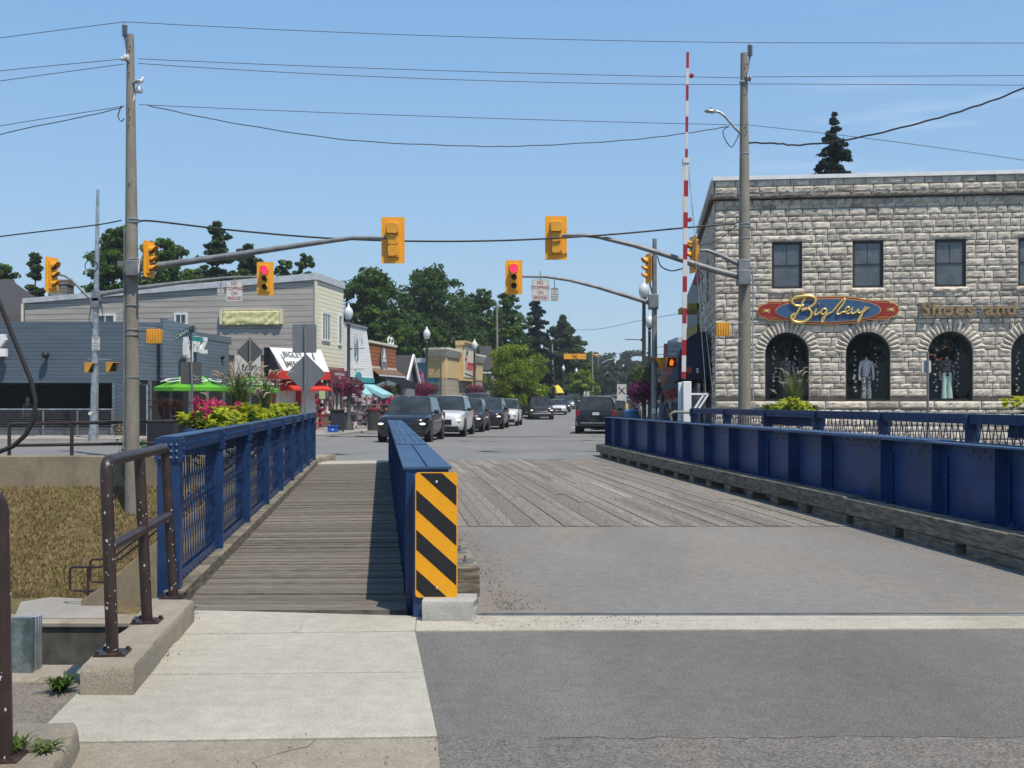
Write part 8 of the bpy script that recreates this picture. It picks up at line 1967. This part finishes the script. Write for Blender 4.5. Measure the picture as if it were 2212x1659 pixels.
TR(deciduous,'oak_tree',618,698,543,92,'rounded tree above the right end of the siding roof',M_['lf_deep'],9,n=2400,irregular=.9)
TR(deciduous,'maple_tree',728,880,582,104,'tall maple above the white gabled shop',M_['lf_dark'],10,n=6000,leaf=.26)
TR(deciduous,'maple_tree',845,1015,580,116,'tallest broad maple in the middle of the skyline',M_['lf_deep'],11,n=7000,leaf=.28)
TR(deciduous,'locust_tree',985,1085,628,126,'feathery locust tree right of the tall maple',M_['lf_dark'],12,n=4600,leaf=.26)
TR(deciduous,'locust_tree',1050,1140,632,128,'feathery locust tree left of the blue spruce',M_['lf_dark'],13,n=4200,leaf=.26)
TR(deciduous,'oak_tree',790,900,668,100,'lower dark tree behind the orange shingled shop',M_['lf_dark'],14,n=3200)
TR(deciduous,'oak_tree',930,1060,690,122,'dark foliage behind the tan stucco building',M_['lf_deep'],15,n=4500,leaf=.28)
TR(deciduous,'oak_tree',860,960,700,110,'dark foliage above the cottage gable',M_['lf_deep'],18,n=3500,leaf=.28)
TR(deciduous,'oak_tree',330,500,580,92,'wide low tree behind the middle of the grey siding roof',M_['lf_dark'],25,n=4200)
TR(deciduous,'oak_tree',535,700,586,96,'wide low tree just above the siding roof right half',M_['lf_dark'],26,n=4200)
for i, (xa, xb, yt, dd) in enumerate(((720,800,690,125),(770,850,660,128),(880,950,650,135),(960,1040,670,138),(1020,1100,690,140),(1090,1150,700,145),(1230,1290,760,172))): TR(deciduous,'woodland_tree',xa,xb,yt,dd,['woodland tree filling behind the white gabled shop','woodland tree behind the tall maple left side','woodland tree between the two tall maples','woodland tree behind the tan stucco sign','woodland tree under the locust crowns','woodland tree left of the blue spruce base','woodland tree right of the crossing board'][i],M_['lf_deep'],70+i,n=2600,leaf=.34,low=.02,blobs=24)
TR(conifer,'spruce_tree',1118,1200,640,132,'dark blue spruce with a narrow pointed top',M_['lf_spruce'],16,tiers=24,n=6500,leaf=.24,low=.03,curve=.75)
TR(conifer,'white_pine',1170,1262,690,158,'sparse pine right of the spruce',M_['lf_pine'],19,sparse=True,tiers=24,n=4200,low=.25,leaf=.3,curve=.5)
TR(deciduous,'oak_tree',1205,1275,735,165,'rounded green tree behind the crossing board',M_['lf_dark'],20,n=2600,leaf=.36)
TR(deciduous,'oak_tree',1160,1235,760,160,'dark tree behind the distant white building',M_['lf_deep'],24,n=2600,leaf=.36)
TR(deciduous,'young_street_tree',1050,1172,742,100,'bright lime green street tree behind the waiting cars',M_['lf_lime'],21,n=7000,leaf=.16,low=.08,blobs=20,grp='young street trees')
TR(deciduous,'young_street_tree',1228,1284,800,150,'small light green street tree under the beacon pole',M_['lf_lime'],22,n=2600,leaf=.26,low=.05,grp='young street trees')
TR(conifer,'spruce_tree',1690,1912,271,62,'spruce top rising over the stone building roof',M_['lf_spruce'],23,tiers=38,n=11000,leaf=.14,low=.1,curve=.8)
# wooded hill at the end of the street: trees copied from four of a kind
protos = []
for i in range(4):
    protos.append(deciduous('woodland_tree', (0,0,0), 14, 12, '', M_['lf_far'], 40+i, n=1500, leaf=.55, low=.05, blobs=12, grp='trees of the wooded hill'))
rr = random.Random(9); used = set(); cnt = 0
for row, (d0, zofs) in enumerate(((185,-6),(215,-4),(255,0),(300,3),(360,8))):
    x = -.06*d0
    while x < .2*d0:
        d = d0+rr.uniform(-10,10); k = rr.randrange(4); sc = rr.uniform(.7,1.1)*(1.0+.15*row)
        if row < 1 and KL(d)-4 < x < KR(d)+2: x += 6; continue
        if 0 <= x/d < .16 and row == 0 and rr.random() < .3: x += 5; continue
        o = protos[k] if k not in used else copy_tree(protos[k]); used.add(k); cnt += 1
        H_ = 14*sc; px_ = CX+F*x/d
        # skyline height read from the place: the wood is highest in the middle distance
        top = {0:804,1:790,2:778,3:768,4:760}[row]
        zt_ = PZ(top+rr.uniform(-6,8), d); zb_ = zt_-H_
        side = 'left' if px_ < 1180 else 'right'
        place(o, (x, d, zb_), rr.uniform(0,6.28), 'one of the hazy broad-leaved trees covering the distant wooded hill', 'trees of the wooded hill', sc)
        x += rr.uniform(6.5,9.5)*sc*(1 if row < 3 else 1.25)
# woods behind the viewer, seen only as reflections in the shop glass
b = MB(); rr = random.Random(3)
for i in range(60): c = V((rr.uniform(-60,60), -34-rr.uniform(0,10), rr.uniform(-1,11))); blob_leaves(b, c, (4.5,3,3.5), 60, .8, rr)
tag(b.build('woods', M_['lf_deep'], smooth=False), 'mass of trees standing behind the viewer', 'woods', kind='stuff')

# light summer haze: one closed volume round the whole place
b = MB(); b.bb(-540, 540, -95, 760, -7.5, 62); hz_ = b.build('haze', [], smooth=False); hz_['kind'] = 'stuff'; tag(hz_, 'thin summer haze over the whole street and canal', 'haze', kind='stuff')
m = bpy.data.materials.new('haze_air'); m.use_nodes = True; m.node_tree.nodes.clear()
o_ = m.node_tree.nodes.new('ShaderNodeOutputMaterial'); pv = m.node_tree.nodes.new('ShaderNodeVolumePrincipled'); pv.inputs['Color'].default_value = (.86,.92,1,1); pv.inputs['Density'].default_value = .0004; pv.inputs['Anisotropy'].default_value = .2
m.node_tree.links.new(pv.outputs[0], o_.inputs['Volume']); hz_.data.materials.append(m)
